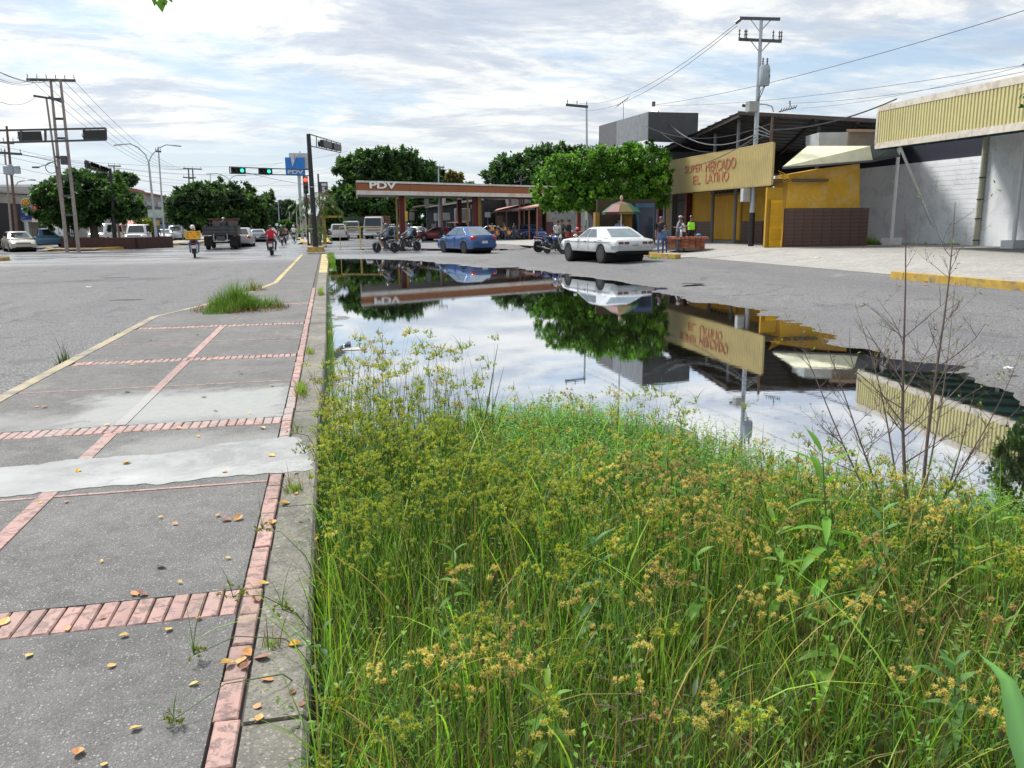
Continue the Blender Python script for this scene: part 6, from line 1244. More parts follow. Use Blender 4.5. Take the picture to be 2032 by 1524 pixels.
# --- motorcycles
def moto(label, loc, hd, col, style='std', lean=0., rim=RIM, group=None, crate=False, plate=True, name='motorcycle', fender=None, wr=.30, seatc=BLACK, scale=1.):
    t0 = thing(name, label, 'motorcycle', loc, math.pi/2-hd, group); t0.rotation_euler = (lean, 0, math.pi/2-hd); t0.scale = (scale,)*3; fx, rx = .64, -.62
    for x in (fx, rx):
        b = MB(); pr = [(wr-.07, -.035), (wr-.02, -.05), (wr, -.02), (wr, .02), (wr-.02, .05), (wr-.07, .035)]; b.lathe(pr, (x, 0, wr), 'y', 22); w_ = b.build('wheel', TYRE, t0, True); b = MB()
        b.lathe([(wr-.085, -.02), (wr-.06, -.03), (wr-.06, .03), (wr-.085, .02)], (x, 0, wr), 'y', 22); b.lathe([(.05, -.06), (.05, .06)], (x, 0, wr), 'y', 10)
        for k in range(10): a = k*math.pi/5; b.beam((x+.04*math.cos(a), 0, wr+.04*math.sin(a)), (x+(wr-.07)*math.cos(a), 0, wr+(wr-.07)*math.sin(a)), .012, .012, upv=(0, 1, 0))
        b.build('rim', rim, w_)
        b = MB(); R2 = wr+.03; a0, a1 = (.35, 2.5) if x > 0 else (.5, 2.6)
        pts = [(x+R2*math.cos(a), 0, wr+R2*math.sin(a)) for a in np.linspace(a0, a1, 8)]
        for p, q in zip(pts, pts[1:]): b.beam(p, q, .12, .012, upv=(0, 0, 1) if abs(q[0]-p[0]) > abs(q[2]-p[2]) else (1, 0, 0))
        b.build('fender', fender or col, t0)
    for s in (-1, 1): b = MB(); b.tube([(fx, s*.07, wr), (.42, s*.07, .93)], .024, 6); b.build('fork', CHR, t0); b = MB(); b.tube([(rx, s*.1, wr+.02), (-.42, s*.12, .66)], .028, 6); b.build('shock', DGR, t0)
    b = MB(); b.tube([(.42, 0, .86), (.1, 0, .45), (-.1, 0, .30), (-.55, 0, .32)], .028, 6); b.tube([(.40, 0, .85), (-.2, 0, .72), (-.75, 0, .75)], .026, 6); b.tube([(-.2, 0, .72), (-.12, 0, .34)], .026, 6); b.build('frame', BLACK, t0, True)
    b = MB(); b.box((.0, 0, .38), (.30, .22, .24)); b.lathe([(.075, 0), (.095, .04), (.095, .16), (.06, .2)], (.08, 0, .46), 'z', 10); b.lathe([(.1, -.14), (.1, .14)], (-.06, 0, .32), 'y', 12); b.build('engine', DGR, t0)
    if style != 'scooter': b = MB(); b.ball((.17, 0, .79), (.25, .135, .125), 12, 8); b.build('tank', col, t0, True)
    else: b = MB(); b.prism([(.5, -.2, .85), (.5, .2, .85), (.38, .2, .35), (.38, -.2, .35)], (-.03, 0, 0)); b.b2(-.1, .45, -.14, .14, .28, .36); b.build('leg_shield', col, t0)
    b = MB(); b.prism([(-.05, -.12, .76), (-.75, -.11, .82), (-.78, -.09, .88), (-.4, -.12, .86), (-.05, -.12, .84)], (0, .24, 0)); b.build('seat', seatc, t0)
    b = MB(); b.prism([(-.3, -.1, .56), (-.72, -.08, .72), (-.85, -.06, .80), (-.3, -.11, .76)], (0, .2, 0)); b.build('tail_panel', col, t0)
    b = MB(); b.tube([(.40, -.34, 1.02), (.40, -.12, 1.0), (.42, 0, .97), (.40, .12, 1.0), (.40, .34, 1.02)], .016, 6); b.build('handlebar', DGR, t0, True)
    for s in (-1, 1): b = MB(); b.tube([(.38, s*.25, 1.02), (.36, s*.30, 1.16)], .008, 4); b.box((.35, s*.31, 1.19), (.02, .12, .08)); b.build('mirror', BLACK, t0)
    b = MB(); b.lathe([(0, 0), (.07, .01), (.09, .06), (.06, .1)], (.5, 0, .86), 'x', 12); b.build('headlight', HEADL, t0, True)
    b = MB(); b.tube([(.1, -.13, .40), (-.1, -.14, .24), (-.5, -.15, .28), (-.78, -.16, .36)], [.02, .025, .045, .05], 8); b.build('exhaust', CHR if style != 'black' else DGR, t0, True)
    b = MB(); b.box((-.86, 0, .78), (.05, .16, .07)); b.build('tail_light', TAIL, t0)
    if plate: b = MB(); b.box((-.90, 0, .60), (.012, .22, .17)); b.build('number_plate', pm('white_plate', (.62, .65, .66), .5), t0)
    b = MB(); b.box((-.84, 0, .66), (.02, .14, .2)); b.build('plate_bracket', BLACK, t0)
    if crate:
        b = MB(); b.b2(-1.05, -.42, -.36, .36, .95, .99); b.build('rack', DGR, t0)
    return t0
def crate(label, parent_loc, rz, x, z, w=.72, l=.5, h=.42):
    t0 = thing('crate', label, 'crate', parent_loc, rz); m_ = pm('yellow_plastic', (.72, .42, .01), .45)
    for (x0, x1, y0, y1) in ((x-l/2, x-l/2+.02, -w/2, w/2), (x+l/2-.02, x+l/2, -w/2, w/2), (x-l/2+.02, x+l/2-.02, -w/2, -w/2+.02), (x-l/2+.02, x+l/2-.02, w/2-.02, w/2)):
        for k in range(4): b = MB(); zz = z+k*h/4; b.b2(x0, x1, y0, y1, zz+.01, zz+h/4-.03); b.build('slat', m_, t0)
        b = MB(); 
        for u in (0, .5, 1): xx = x0+(x1-x0)*u; yy = y0+(y1-y0)*u; b.box((min(max(xx, x-l/2+.01), x+l/2-.01), yy, z+h/2), (.03, .03, h))
        tag(b.build('rib', m_, t0), kind='stuff')
    b = MB(); b.b2(x-l/2, x+l/2, -w/2, w/2, z-.02, z); b.build('base', m_, t0); return t0
# ================================================================ people
SKIN = pm('skin_brown', (.27, .135, .085), .55, var=.08); HAIR = pm('hair_black', (.010, .008, .007), .6); SHOE = pm('shoe_dark', (.02, .018, .017), .6); SHOEW = pm('shoe_white', (.6, .6, .6), .6)
def body(parent, J, radii, segs, mats):
    """J joints name->pos, segs list of (a, b, material index); grown with Skin + Subdivision, then faces coloured by nearest bone"""
    names = list(J); idx = {n: i_ for i_, n in enumerate(names)}; me = bpy.data.meshes.new('body'); me.from_pydata([J[n] for n in names], [(idx[a], idx[c]) for a, c, _ in segs], [])
    o = bpy.data.objects.new('body', me); COL.objects.link(o); md = o.modifiers.new('skin', 'SKIN'); md.use_smooth_shade = True; sv = me.skin_vertices[0].data
    for n in names: rr_ = radii.get(n, .05); sv[idx[n]].radius = rr_ if isinstance(rr_, tuple) else (rr_, rr_); sv[idx[n]].use_root = (n == 'pelvis')
    o.modifiers.new('sub', 'SUBSURF').levels = 1; bpy.context.view_layer.update(); m2 = bpy.data.meshes.new_from_object(o.evaluated_get(bpy.context.evaluated_depsgraph_get())); bpy.data.objects.remove(o)
    for m_ in mats: m2.materials.append(m_)
    A_ = [(Vector(J[a]), Vector(J[c]), k) for a, c, k in segs]
    for p in m2.polygons:
        c_ = p.center; best = None
        for a, c, k in A_:
            d = c-a; t_ = max(0, min(1, (c_-a).dot(d)/max(1e-9, d.length_squared))); dist = (a+d*t_-c_).length
            if best is None or dist < best[0]: best = (dist, k)
        p.material_index = best[1]; p.use_smooth = True
    o = bpy.data.objects.new('body', m2); COL.objects.link(o); o.parent = parent; return o
def person(label, loc, rz, pose='stand', shirt=(.3, .3, .3), pants=(.04, .05, .09), sleeves='short', hat=None, hatc=(.1, .1, .1), h=1.7, legs='long', female=False, vest=None, shoes=SHOE, group=None, bag=False, hairc=HAIR, lift=0., tilt=0., strap=False):
    t0 = thing('person', label, 'person', loc, rz, group); t0.scale = (h/1.7,)*3
    key = lambda c, n: pm('%s_%02d%02d%02d' % (n, int(c[0]*99), int(c[1]*99), int(c[2]*99)), c, .8, var=.15, scale=7, bump=.15, bscale=25)
    S, P_ = key(shirt, 'cloth'), key(pants, 'trousers'); w = .175 if not female else .155
    J = {}; R_ = dict(pelvis=(.15, .11), waist=(.135, .10), chest=(.16, .115), neck=.055, head0=.07, head1=(.085, .095), head2=.07)
    if pose == 'stand':
        J.update(pelvis=(0, 0, .93), waist=(0, 0, 1.08), chest=(0, 0, 1.28), neck=(.01, 0, 1.44), head0=(.02, 0, 1.51), head1=(.03, 0, 1.60), head2=(.02, 0, 1.67))
        for s, n in ((1, 'l'), (-1, 'r')): J.update({'hip'+n: (0, s*.095, .88), 'knee'+n: (.02, s*.11, .48), 'ankle'+n: (-.02+.03*s, s*.115, .08), 'toe'+n: (.14+.03*s, s*.13, .035), 'sh'+n: (0, s*w, 1.37), 'el'+n: (-.03, s*(w+.07), 1.10), 'wr'+n: (.06, s*(w+.06), .86), 'hand'+n: (.09, s*(w+.05), .77)})
    elif pose == 'talk':    # arms lifted forward
        J.update(pelvis=(0, 0, .93), waist=(.02, 0, 1.08), chest=(.05, 0, 1.28), neck=(.09, 0, 1.44), head0=(.11, 0, 1.51), head1=(.13, 0, 1.60), head2=(.12, 0, 1.67))
        for s, n in ((1, 'l'), (-1, 'r')): J.update({'hip'+n: (0, s*.095, .88), 'knee'+n: (.02, s*.11, .48), 'ankle'+n: (-.02, s*.115, .08), 'toe'+n: (.14, s*.13, .035), 'sh'+n: (.05, s*w, 1.37), 'el'+n: (.22, s*(w+.04), 1.17), 'wr'+n: (.44, s*(w-.03), 1.22), 'hand'+n: (.52, s*(w-.05), 1.24)})
    elif pose == 'sit':
        J.update(pelvis=(0, 0, .52), waist=(-.02, 0, .68), chest=(.02, 0, .88), neck=(.05, 0, 1.04), head0=(.07, 0, 1.11), head1=(.10, 0, 1.20), head2=(.09, 0, 1.27))
        for s, n in ((1, 'l'), (-1, 'r')): J.update({'hip'+n: (.05, s*.095, .50), 'knee'+n: (.46, s*.15, .52), 'ankle'+n: (.42, s*.14, .10), 'toe'+n: (.57, s*.14, .05), 'sh'+n: (.02, s*w, .97), 'el'+n: (.12, s*(w+.06), .72), 'wr'+n: (.34, s*(w-.02), .66), 'hand'+n: (.42, s*(w-.03), .64)})
    else:                   # ride: seated on a motorcycle, origin at the motorcycle's origin
        t_ = tilt; J.update(pelvis=(-.22, 0, .93), waist=(-.24+t_*.3, 0, 1.08), chest=(-.18+t_, 0, 1.28), neck=(-.12+t_*1.3, 0, 1.43), head0=(-.09+t_*1.35, 0, 1.49), head1=(-.06+t_*1.4, 0, 1.58), head2=(-.07+t_*1.4, 0, 1.65))
        for s, n in ((1, 'l'), (-1, 'r')): J.update({'hip'+n: (-.18, s*.11, .90), 'knee'+n: (.22, s*.24, .78), 'ankle'+n: (.0, s*.20, .36), 'toe'+n: (.16, s*.21, .31), 'sh'+n: (-.16+t_, s*w, 1.36), 'el'+n: (.05+t_*.6, s*(w+.12), 1.16), 'wr'+n: (.30, s*.30, 1.05), 'hand'+n: (.37, s*.29, 1.03)})
    for n in 'lr': R_.update({'hip'+n: .095, 'knee'+n: .062, 'ankle'+n: .042, 'toe'+n: .038, 'sh'+n: .062, 'el'+n: .043, 'wr'+n: .028, 'hand'+n: (.038, .022)})
    sl = {'short': (0, 2), 'long': (0, 0), 'none': (2, 2)}[sleeves]; lg = (1, 1) if legs == 'long' else (1, 2)
    segs = [('pelvis', 'waist', 0), ('waist', 'chest', 0), ('chest', 'neck', 0), ('neck', 'head0', 2), ('head0', 'head1', 2), ('head1', 'head2', 2)]
    for n in 'lr': segs += [('pelvis', 'hip'+n, 1), ('hip'+n, 'knee'+n, lg[0]), ('knee'+n, 'ankle'+n, lg[1]), ('ankle'+n, 'toe'+n, 3), ('chest', 'sh'+n, 0), ('sh'+n, 'el'+n, sl[0]), ('el'+n, 'wr'+n, sl[1]), ('wr'+n, 'hand'+n, 2)]
    body(t0, J, R_, segs, [S, P_, SKIN, shoes]); H1 = Vector(J['head1']); b = MB(); b.ball((H1.x+.088, 0, H1.z-.01), (.02, .014, .022), 6, 4); b.build('nose', SKIN, t0, True)
    for s in (-1, 1): b = MB(); b.ball((H1.x+.01, s*.083, H1.z), (.018, .01, .028), 6, 4); b.build('ear', SKIN, t0, True)
    if pose != 'ride' or True:                  # fingers: four bent, unequal ones and a thumb
        for n, s in (('l', 1), ('r', -1)):
            hd_ = Vector(J['hand'+n]); wr_ = Vector(J['wr'+n]); d = (hd_-wr_).normalized(); sd_ = Vector((0, 0, 1)).cross(d); sd_ = sd_.normalized() if sd_.length > .1 else Vector((0, 1, 0)); dn = d.cross(sd_).normalized()*-1
            dn = dn if dn.z < 0 else -dn; b = MB()
            for k, l_ in enumerate((.045, .055, .052, .04)): p = hd_+sd_*((k-1.5)*.017)+d*.015; b.tube([p, p+d*l_*.6, p+d*l_*.85+dn*l_*.4], [.009, .008, .006], 5)
            p = hd_-d*.03+sd_*(.03*s); b.tube([p, p+(d+sd_*s*.8).normalized()*.035, p+(d*1.4+sd_*s*.5).normalized()*.055], [.011, .009, .007], 5); tag(b.build('fingers', SKIN, t0, True), kind='stuff')
    HC = pm('hat_%02d%02d%02d' % tuple(int(c*99) for c in hatc), hatc, .4, coat=.2)
    if hat == 'helmet':
        b = MB(); b.ball((H1.x-.005, 0, H1.z+.02), (.145, .128, .145), 12, 9, cut=.38); b.build('helmet', HC, t0, True); b = MB(); b.ball((H1.x+.03, 0, H1.z-.0), (.125, .112, .07), 12, 5); b.build('visor', GLS, t0, True)
    elif hat == 'cap':
        b = MB(); b.ball((H1.x-.01, 0, H1.z+.035), (.105, .098, .085), 12, 8, cut=.45); b.box((H1.x+.12, 0, H1.z+.045), (.11, .13, .012)); b.build('cap', HC, t0, True)
    else:
        b = MB(); b.ball((H1.x-.02, 0, H1.z+.02), (.103, .098, .098), 12, 8, cut=.42)
        if female: b.ball((H1.x-.07, 0, H1.z-.12), (.06, .085, .17), 10, 7)
        b.build('hair', hairc, t0, True)
    C1 = Vector(J['chest']); W1 = Vector(J['waist'])
    if vest:
        b = MB(); vm = pm('vest_%02d%02d%02d' % tuple(int(c*99) for c in vest), vest, .6, var=.06); n_ = 12; V_ = []
        for (c_, a_, b2_) in ((W1-Vector((0, 0, .06)), .14, .19), (W1, .135, .18), (C1, .145, .205), (C1+Vector((.02, 0, .10)), .11, .17)):
            V_ += [(c_.x+a_*math.cos(k*6.2832/n_), b2_*math.sin(k*6.2832/n_), c_.z) for k in range(n_)]
        b.add(V_, [(i_*n_+k, i_*n_+(k+1) % n_, (i_+1)*n_+(k+1) % n_, (i_+1)*n_+k) for i_ in range(3) for k in range(n_)]); b.build('vest', vm, t0, True)
    if strap: b = MB(); b.beam(C1+Vector((-.13, .12, .08)), W1+Vector((-.15, -.1, -.02)), .05, .02, upv=(1, 0, 0)); b.build('shoulder_strap', BLACK, t0)
    return t0
def backpack(label, par_loc, rz, x, z, col=(.012, .013, .016)):
    t0 = thing('backpack', label, 'backpack', par_loc, rz); b = MB(); b.ball((x, 0, z), (.13, .17, .24), 12, 8); b.build('bag', pm('backpack_cloth', col, .8), t0, True); b = MB(); b.ball((x-.1, 0, z-.06), (.06, .12, .11), 10, 6); b.build('pocket', pm('backpack_cloth', col), t0, True)
    for s in (-1, 1): b = MB(); b.tube([(x+.02, s*.1, z+.2), (x+.18, s*.12, z+.26), (x+.3, s*.13, z+.1), (x+.12, s*.13, z-.15)], .014, 5); b.build('strap', pm('backpack_cloth', col), t0, True)
    return t0
def rider(mlabel, plabel, px, py, rel, mcol, style='std', z=0., D=None, mk=None, pk=None, scale=.96):
    g0 = G(px, py, z) if D is None else At(px, py, D); hd = vdir(px)+R(rel); m_ = moto(mlabel, g0, hd, mcol, style, scale=scale, **(mk or {})); p_ = person(plabel, g0, math.pi/2-hd, 'ride', **(pk or {})); p_.location.z -= .04; return m_, p_, g0, math.pi/2-hd
MBK = paint('moto_black', (.015, .015, .017), .3, .1); MRD = paint('moto_red', (.35, .02, .02), .3, .1); MBL = paint('moto_blue', (.02, .05, .22), .3, .1); MWH = paint('moto_white', (.5, .5, .5), .3, .1)
m_, p_, g0, rz = rider('dark scooter carrying a yellow crate up the avenue', 'motorcyclist in orange vest with white and red helmet, seen from behind', 387, 511, 1, paint('moto_maroon', (.10, .02, .025)), mk=dict(crate=True), pk=dict(shirt=(.05, .035, .03), vest=(.80, .20, .04), hat='helmet', hatc=(.55, .50, .48), pants=(.14, .20, .28), sleeves='long', strap=True))
crate('yellow plastic crate strapped behind the orange-vested motorcyclist', g0, rz, -.74, .99)
rider('red motorcycle with white plate heading for the signal mast', 'motorcyclist in a red T-shirt with bare head, seen from behind', 540, 506.5, 4, MRD, pk=dict(shirt=(.42, .012, .03), pants=(.015, .018, .03)))
m_, p_, g0, rz = rider('black motorcycle crossing the junction in front of the trucks', 'motorcyclist in grey shirt, black shorts and backpack turning left', 766, 501.5, -58, MBK, 'black', pk=dict(shirt=(.17, .20, .24), pants=(.02, .02, .022), legs='short', hat='helmet', hatc=(.05, .06, .055), shoes=SHOEW))
backpack('black backpack worn by the motorcyclist in the grey shirt', g0, rz, -.42, 1.2)
m_, p_, g0, rz = rider('black moped with silver wheels ahead of the blue sedan', 'moped rider in pale blue long-sleeved shirt and dark helmet', 812, 498, -55, MBK, 'scooter', pk=dict(shirt=(.25, .36, .52), pants=(.015, .015, .018), sleeves='long', hat='helmet', hatc=(.02, .03, .06)))
backpack('small dark bag on the back of the moped rider in pale blue', g0, rz, -.44, 1.12)
rider('black motorcycle in front of the red-shirted rider', 'motorcyclist in dark brown jacket and green helmet up the avenue', 560, 487, 1, MRD, pk=dict(shirt=(.10, .035, .03), hat='helmet', hatc=(.15, .35, .32)))
rider('black motorcycle beside the green-helmeted rider', 'motorcyclist in light brown top right beside the green helmet', 567, 483, 3, MBK, pk=dict(shirt=(.35, .22, .18), hat='helmet', hatc=(.02, .02, .02)))
rider('dark scooter farther up the avenue', 'motorcyclist in white shirt far up the avenue', 584, 478.5, 2, MBL, pk=dict(shirt=(.6, .64, .7), hat='helmet', hatc=(.45, .4, .42)))
rider('blue motorcycle near the median tip', 'motorcyclist in red shirt near the median tip beyond the signal', 601, 473, 40, MBL, pk=dict(shirt=(.45, .03, .05), hat='helmet', hatc=(.02, .02, .03)))
rider('white moped behind the dark red car by the pumps', 'person in white shirt on a moped by the pumps', 838, 477, -40, MWH, pk=dict(shirt=(.6, .65, .7), hat='helmet', hatc=(.3, .4, .5)))
rider('dark motorcycle in front of the dark red car', 'dark-clothed motorcyclist in front of the dark red car', 878, 479.5, -10, MBK, pk=dict(shirt=(.05, .02, .03), hat='helmet', hatc=(.10, .03, .04)))
rider('dark motorcycle right of the yellow barrier on the median', 'motorcyclist in dark clothes between median and white SUV', 652, 470, 150, MBK, pk=dict(shirt=(.04, .04, .05), hat='helmet', hatc=(.3, .3, .32)))
# parked motorcycles
moto('parked black and blue motorcycle on the left of the pair beside the white sedan', Gz(1091, 500.5), vdir(1091)+R(72), MBL, 'std', .1, fender=BLACK, rim=RIMD)
moto('parked dark motorcycle with silver front fork and white front mudguard nearest the white sedan', Gz(1101, 504), vdir(1100)+math.pi-R(38), MBL, 'black', .1, fender=MWH, scale=1.0)
for i_, (px, py, rel, c, lb) in enumerate([(985, 474.5, -70, MBK, 'first of the parked motorcycles behind the blue sedan, mostly black'), (996, 475, -55, MBL, 'parked blue-tanked motorcycle in front of the orange vests'), (1008, 475, -70, MBK, 'parked black motorcycle under the arcade edge'), (1019, 475.5, -60, MWH, 'parked motorcycle with silver tail left of the deep blue hatchback'), (1028, 476, -95, MBL, 'parked blue scooter touching the deep blue hatchback')]): moto(lb, Gz(px, py), vdir(px)+R(rel), c, group='motorcycles parked at the arcade')
moto('chromed motorcycle parked at the nose of the blue pickup', G(127, 491, 0), vdir(127)+R(160), MWH)
moto('dark motorcycle in shade behind the parked pair', Gz(1118, 487), vdir(1118)+R(80), MBK); moto('red-tanked motorcycle beyond the white sedan bonnet', Gz(1146, 490), vdir(1146)+R(70), MRD)
# pedestrians
def stand(label, px, py, face, D=None, **k):
    g0 = Gz(px, py) if D is None else At(px, 480, D)
    if D is not None: g0.z = gz(g0.x, g0.y)+.02
    return person(label, g0, math.pi/2-(vdir(px)+R(face)), **k)
stand('man in blue cap and black printed T-shirt standing by the dark shopfront', 1311, 488, 190, D=36.8, shirt=(.015, .015, .017), pants=(.10, .16, .32), hat='cap', hatc=(.03, .07, .30), h=1.62)
stand('boy in denim-blue shirt and jeans in front of the blue-capped man', 1319, 490, 165, D=36.0, shirt=(.07, .12, .22), pants=(.03, .05, .13), sleeves='long', h=1.25, shoes=SHOEW)
stand('heavy man in grey-blue shirt and grey cap reaching out behind the brick planter', 1344, 489, 80, D=37.3, pose='talk', shirt=(.16, .20, .27), pants=(.06, .08, .11), hat='cap', hatc=(.30, .29, .27), h=1.62)
stand('woman with dark hair and white top held by the heavy man', 1357, 489, -90, D=37.3, pose='talk', female=True, shirt=(.6, .58, .6), pants=(.02, .02, .022), h=1.52)
stand('woman in lime green safety vest leaning by the ochre wall', 1371, 489, 200, D=37.9, female=True, shirt=(.018, .018, .02), vest=(.30, .85, .03), pants=(.018, .018, .02), sleeves='long', hat='cap', hatc=(.015, .015, .02), h=1.55)
stand('person in blue and white shirt at the snack kiosk', 1228, 480, 10, D=39.4, shirt=(.20, .27, .50), pants=(.05, .05, .06), h=1.6)
stand('person in white shirt standing behind the parked motorcycle pair', 1106, 488, 150, D=43, shirt=(.5, .5, .5), pants=(.03, .03, .04), h=1.6); stand('person in dark clothes next to the white shirt behind the motorcycles', 1115, 488, 200, D=44, shirt=(.06, .07, .05), pants=(.03, .03, .04), h=1.62); stand('person in red trousers walking behind the parked motorcycles', 1129, 488, 120, D=44, shirt=(.03, .03, .03), pants=(.45, .03, .03), h=1.6)
stand('person in red helmet looking over the bonnet of the white sedan', 1146, 488, 180, D=41, pose='sit', shirt=(.2, .05, .05), hat='helmet', hatc=(.55, .03, .03), h=1.55)
for i_, (px, D_, s_, lb) in enumerate([(977, 78, (.55, .22, .04), 'attendant in orange vest left of the brown poster'), (988, 74, (.60, .20, .03), 'attendant in bright orange vest before the brown poster'), (1003, 79, (.62, .28, .04), 'attendant in yellow-orange vest under the pink roof'), (1010, 76, (.55, .2, .03), 'attendant in orange vest bending near the parked bikes'), (1020, 80, (.5, .5, .5), 'person in white cap under the pink roof'), (970, 80, (.1, .1, .12), 'person in dark shirt by the white screen board')]): stand(lb, px, 470, 170+i_*55, D=D_+i_ % 2*2, shirt=(.04, .04, .05), vest=s_ if s_[0] > s_[2]*2 else None, pose=['stand', 'sit', 'talk', 'sit', 'stand', 'stand'][i_], h=1.62)
stand('man in blue shirt and black trousers standing at the foot of the twin street lamp', 314, 480, 175, D=72, shirt=(.05, .08, .22), pants=(.02, .02, .025))
stand('pedestrian in dark shirt far up the avenue beside the silver sedan', 501, 478, 0, D=100, shirt=(.05, .06, .07)); stand('pedestrian by the left pump column', 786, 474, 90, D=85, shirt=(.3, .3, .35)); stand('person near the fuel pumps behind the blue sedan', 940, 474, 90, D=84, shirt=(.35, .03, .03))
# man sitting on the truck bed
tb = tB.matrix_world if False else None; pos = tB.location+Matrix.Rotation(tB.rotation_euler.z, 3, 'Z') @ Vector((3.6, 0, .95)); person('man with white cap sitting on the black truck bed against the cab', pos, tB.rotation_euler.z, 'sit', shirt=(.05, .06, .07), pants=(.10, .16, .24), hat='cap', hatc=(.6, .6, .58))
# ================================================================ vegetation
def leaf_mat(name, rough=.5, trans=.35, scale=1.):
    if name in MATS: return MATS[name]
    m = bpy.data.materials.new(name); m.use_nodes = True; t = m.node_tree; b = t.nodes['Principled BSDF']
    a = N('ShaderNodeAttribute', t); a.attribute_name = 'tint'
    b.inputs['Roughness'].default_value = rough; b.inputs['Specular IOR Level'].default_value = .35
    tr = N('ShaderNodeBsdfTranslucent', t); mx = N('ShaderNodeMixShader', t); mx.inputs[0].default_value = trans
    o_ = t.nodes['Material Output']; t.links.new(a.outputs['Color'], b.inputs['Base Color'])
    c2 = mixc(1., a.outputs['Color'], (1.25, 1.35, .6), t, 'MULTIPLY'); t.links.new(c2, tr.inputs['Color'])
    t.links.new(b.outputs[0], mx.inputs[1]); t.links.new(tr.outputs[0], mx.inputs[2]); t.links.new(mx.outputs[0], o_.inputs[0])
    MATS[name] = m; return m
LEAF = leaf_mat('leaf', .5, .42); GRASSM = leaf_mat('grass_blade', .45, .42)
def jit(c, n, amt, r=None):
    r = r or rng; c = np.array(c, float); k = 1+r.normal(0, amt, (n, 1)); h = 1+r.normal(0, amt*.35, (n, 3)); return np.clip(c*k*h, .004, .9)
def ribbons(base, tip_dir, length, width, bend, seg, col, tipcol=None, side=None, r=None):
    """curved blades: base (n,3), tip_dir (n,2) horizontal lean direction, bend = horizontal reach / length"""
    r = r or rng; n = len(base); ts = np.linspace(0, 1, seg+1); V = np.zeros((n, seg+1, 2, 3)); C = np.zeros((n, seg+1, 2, 3))
    ang = np.arctan2(tip_dir[:, 1], tip_dir[:, 0])+(r.uniform(-.9, .9, n) if side is None else side)
    sx, sy = -np.sin(ang), np.cos(ang)
    for k, t_ in enumerate(ts):
        hz_ = bend*length*(t_**1.9); zz = length*t_*np.sqrt(np.clip(1-(bend*t_*.85)**2, .02, 1)) - length*np.clip(bend-.75, 0, 1)*t_**3*.8
        p = base+np.stack([tip_dir[:, 0]*hz_, tip_dir[:, 1]*hz_, zz], 1)
        w = width*(1-t_**2.2)*(.65+.35*min(1, t_*5))*.5+.0003
        V[:, k, 0] = p-np.stack([sx*w, sy*w, 0*w], 1); V[:, k, 1] = p+np.stack([sx*w, sy*w, 0*w], 1)
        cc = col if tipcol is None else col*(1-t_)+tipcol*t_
        C[:, k, 0] = cc; C[:, k, 1] = cc
    idx = (np.arange(n)[:, None]*(seg+1)*2+np.arange(seg)[None]*2).reshape(-1)
    Fq_ = np.stack([idx, idx+1, idx+3, idx+2], 1)
    return V.reshape(-1, 3), Fq_, C.reshape(-1, 3)
def leaves(c, axis_, nrm, L, Wd, col, fold=.25):
    """n leaves of 2 quads each folded at the midrib; c base points"""
    n = len(c); a = axis_/np.maximum(1e-6, np.linalg.norm(axis_, axis=1, keepdims=True))
    s = np.cross(a, nrm); s /= np.maximum(1e-6, np.linalg.norm(s, axis=1, keepdims=True)); u = np.cross(s, a)
    L = np.broadcast_to(L, (n,))[:, None]; Wd = np.broadcast_to(Wd, (n,))[:, None]
    p0 = c; p1 = c+a*L*.45+u*L*.04; p2 = c+a*L-u*L*.10
    l = c+a*L*.42+s*Wd*.5+u*Wd*fold; r_ = c+a*L*.42-s*Wd*.5+u*Wd*fold
    V = np.stack([p0, l, p2, p1, r_], 1).reshape(-1, 3); k = np.arange(n)*5
    Fq_ = np.concatenate([np.stack([k, k+3, k+2, k+1], 1), np.stack([k, k+4, k+2, k+3], 1)])
    return V, Fq_, np.repeat(col, 5, 0)
def join(parts):
    Vs, Fs, Cs = [], [], []; o = 0
    for V_, F_, C_ in parts: Vs.append(V_); Fs.append(F_+o); Cs.append(C_); o += len(V_)
    return np.concatenate(Vs), np.concatenate(Fs), np.concatenate(Cs)
def rand_unit(n, r=None):
    r = r or rng; v = r.normal(size=(n, 3)); return v/np.linalg.norm(v, axis=1, keepdims=True)
def rand2(n, r=None):
    r = r or rng; a = r.uniform(0, 2*np.pi, n); return np.stack([np.cos(a), np.sin(a)], 1)
def stems_mesh(paths, radii, n=4):
    """many small tapered tubes: paths list of (k,3) arrays"""
    b = MB()
    for p, r_ in zip(paths, radii): b.tube(list(p), r_, n, 0, False)
    return b
def scatter(n, poly, test=None, r=None):
    r = r or rng; lo = poly.min(0); hi = poly.max(0); P = np.zeros((0, 2))
    while len(P) < n:
        q = r.uniform(lo, hi, (n*2, 2)); k = sdf(q[:, 0], q[:, 1], poly) > 0
        if test is not None: k &= test(q)
        P = np.concatenate([P, q[k]])
    return P[:n]
bank_poly = np.array([(-.12, 1.1), (-.12, 7.2), (.35, 6.9), (.9, 6.35), (1.6, 6.45), (2.1, 6.5), (2.3, 6.0), (2.75, 5.2), (2.85, 4.6), (3.05, 4.1), (3.5, 3.65), (4.1, 3.3), (4.6, 2.6), (4.2, 1.1)])
inner_poly = np.array([(-.12, 1.1), (-.12, 6.2), (.5, 5.6), (1.2, 5.0), (2.0, 4.6), (2.4, 4.1), (2.7, 3.7), (3.3, 3.3), (4.2, 2.7), (4.2, 1.1)])
def gnd(P): return np.concatenate([P, ground_z(P[:, 0], P[:, 1])[:, None]], 1)
cam_clear = lambda q: (np.hypot(q[:, 0], q[:, 1]) > 1.25)
parts = []
GREEN = (.115, .21, .032); BRIGHT = (.23, .38, .05); DARKG = (.045, .095, .022); DRY = (.30, .22, .085); BROWN = (.17, .095, .045)
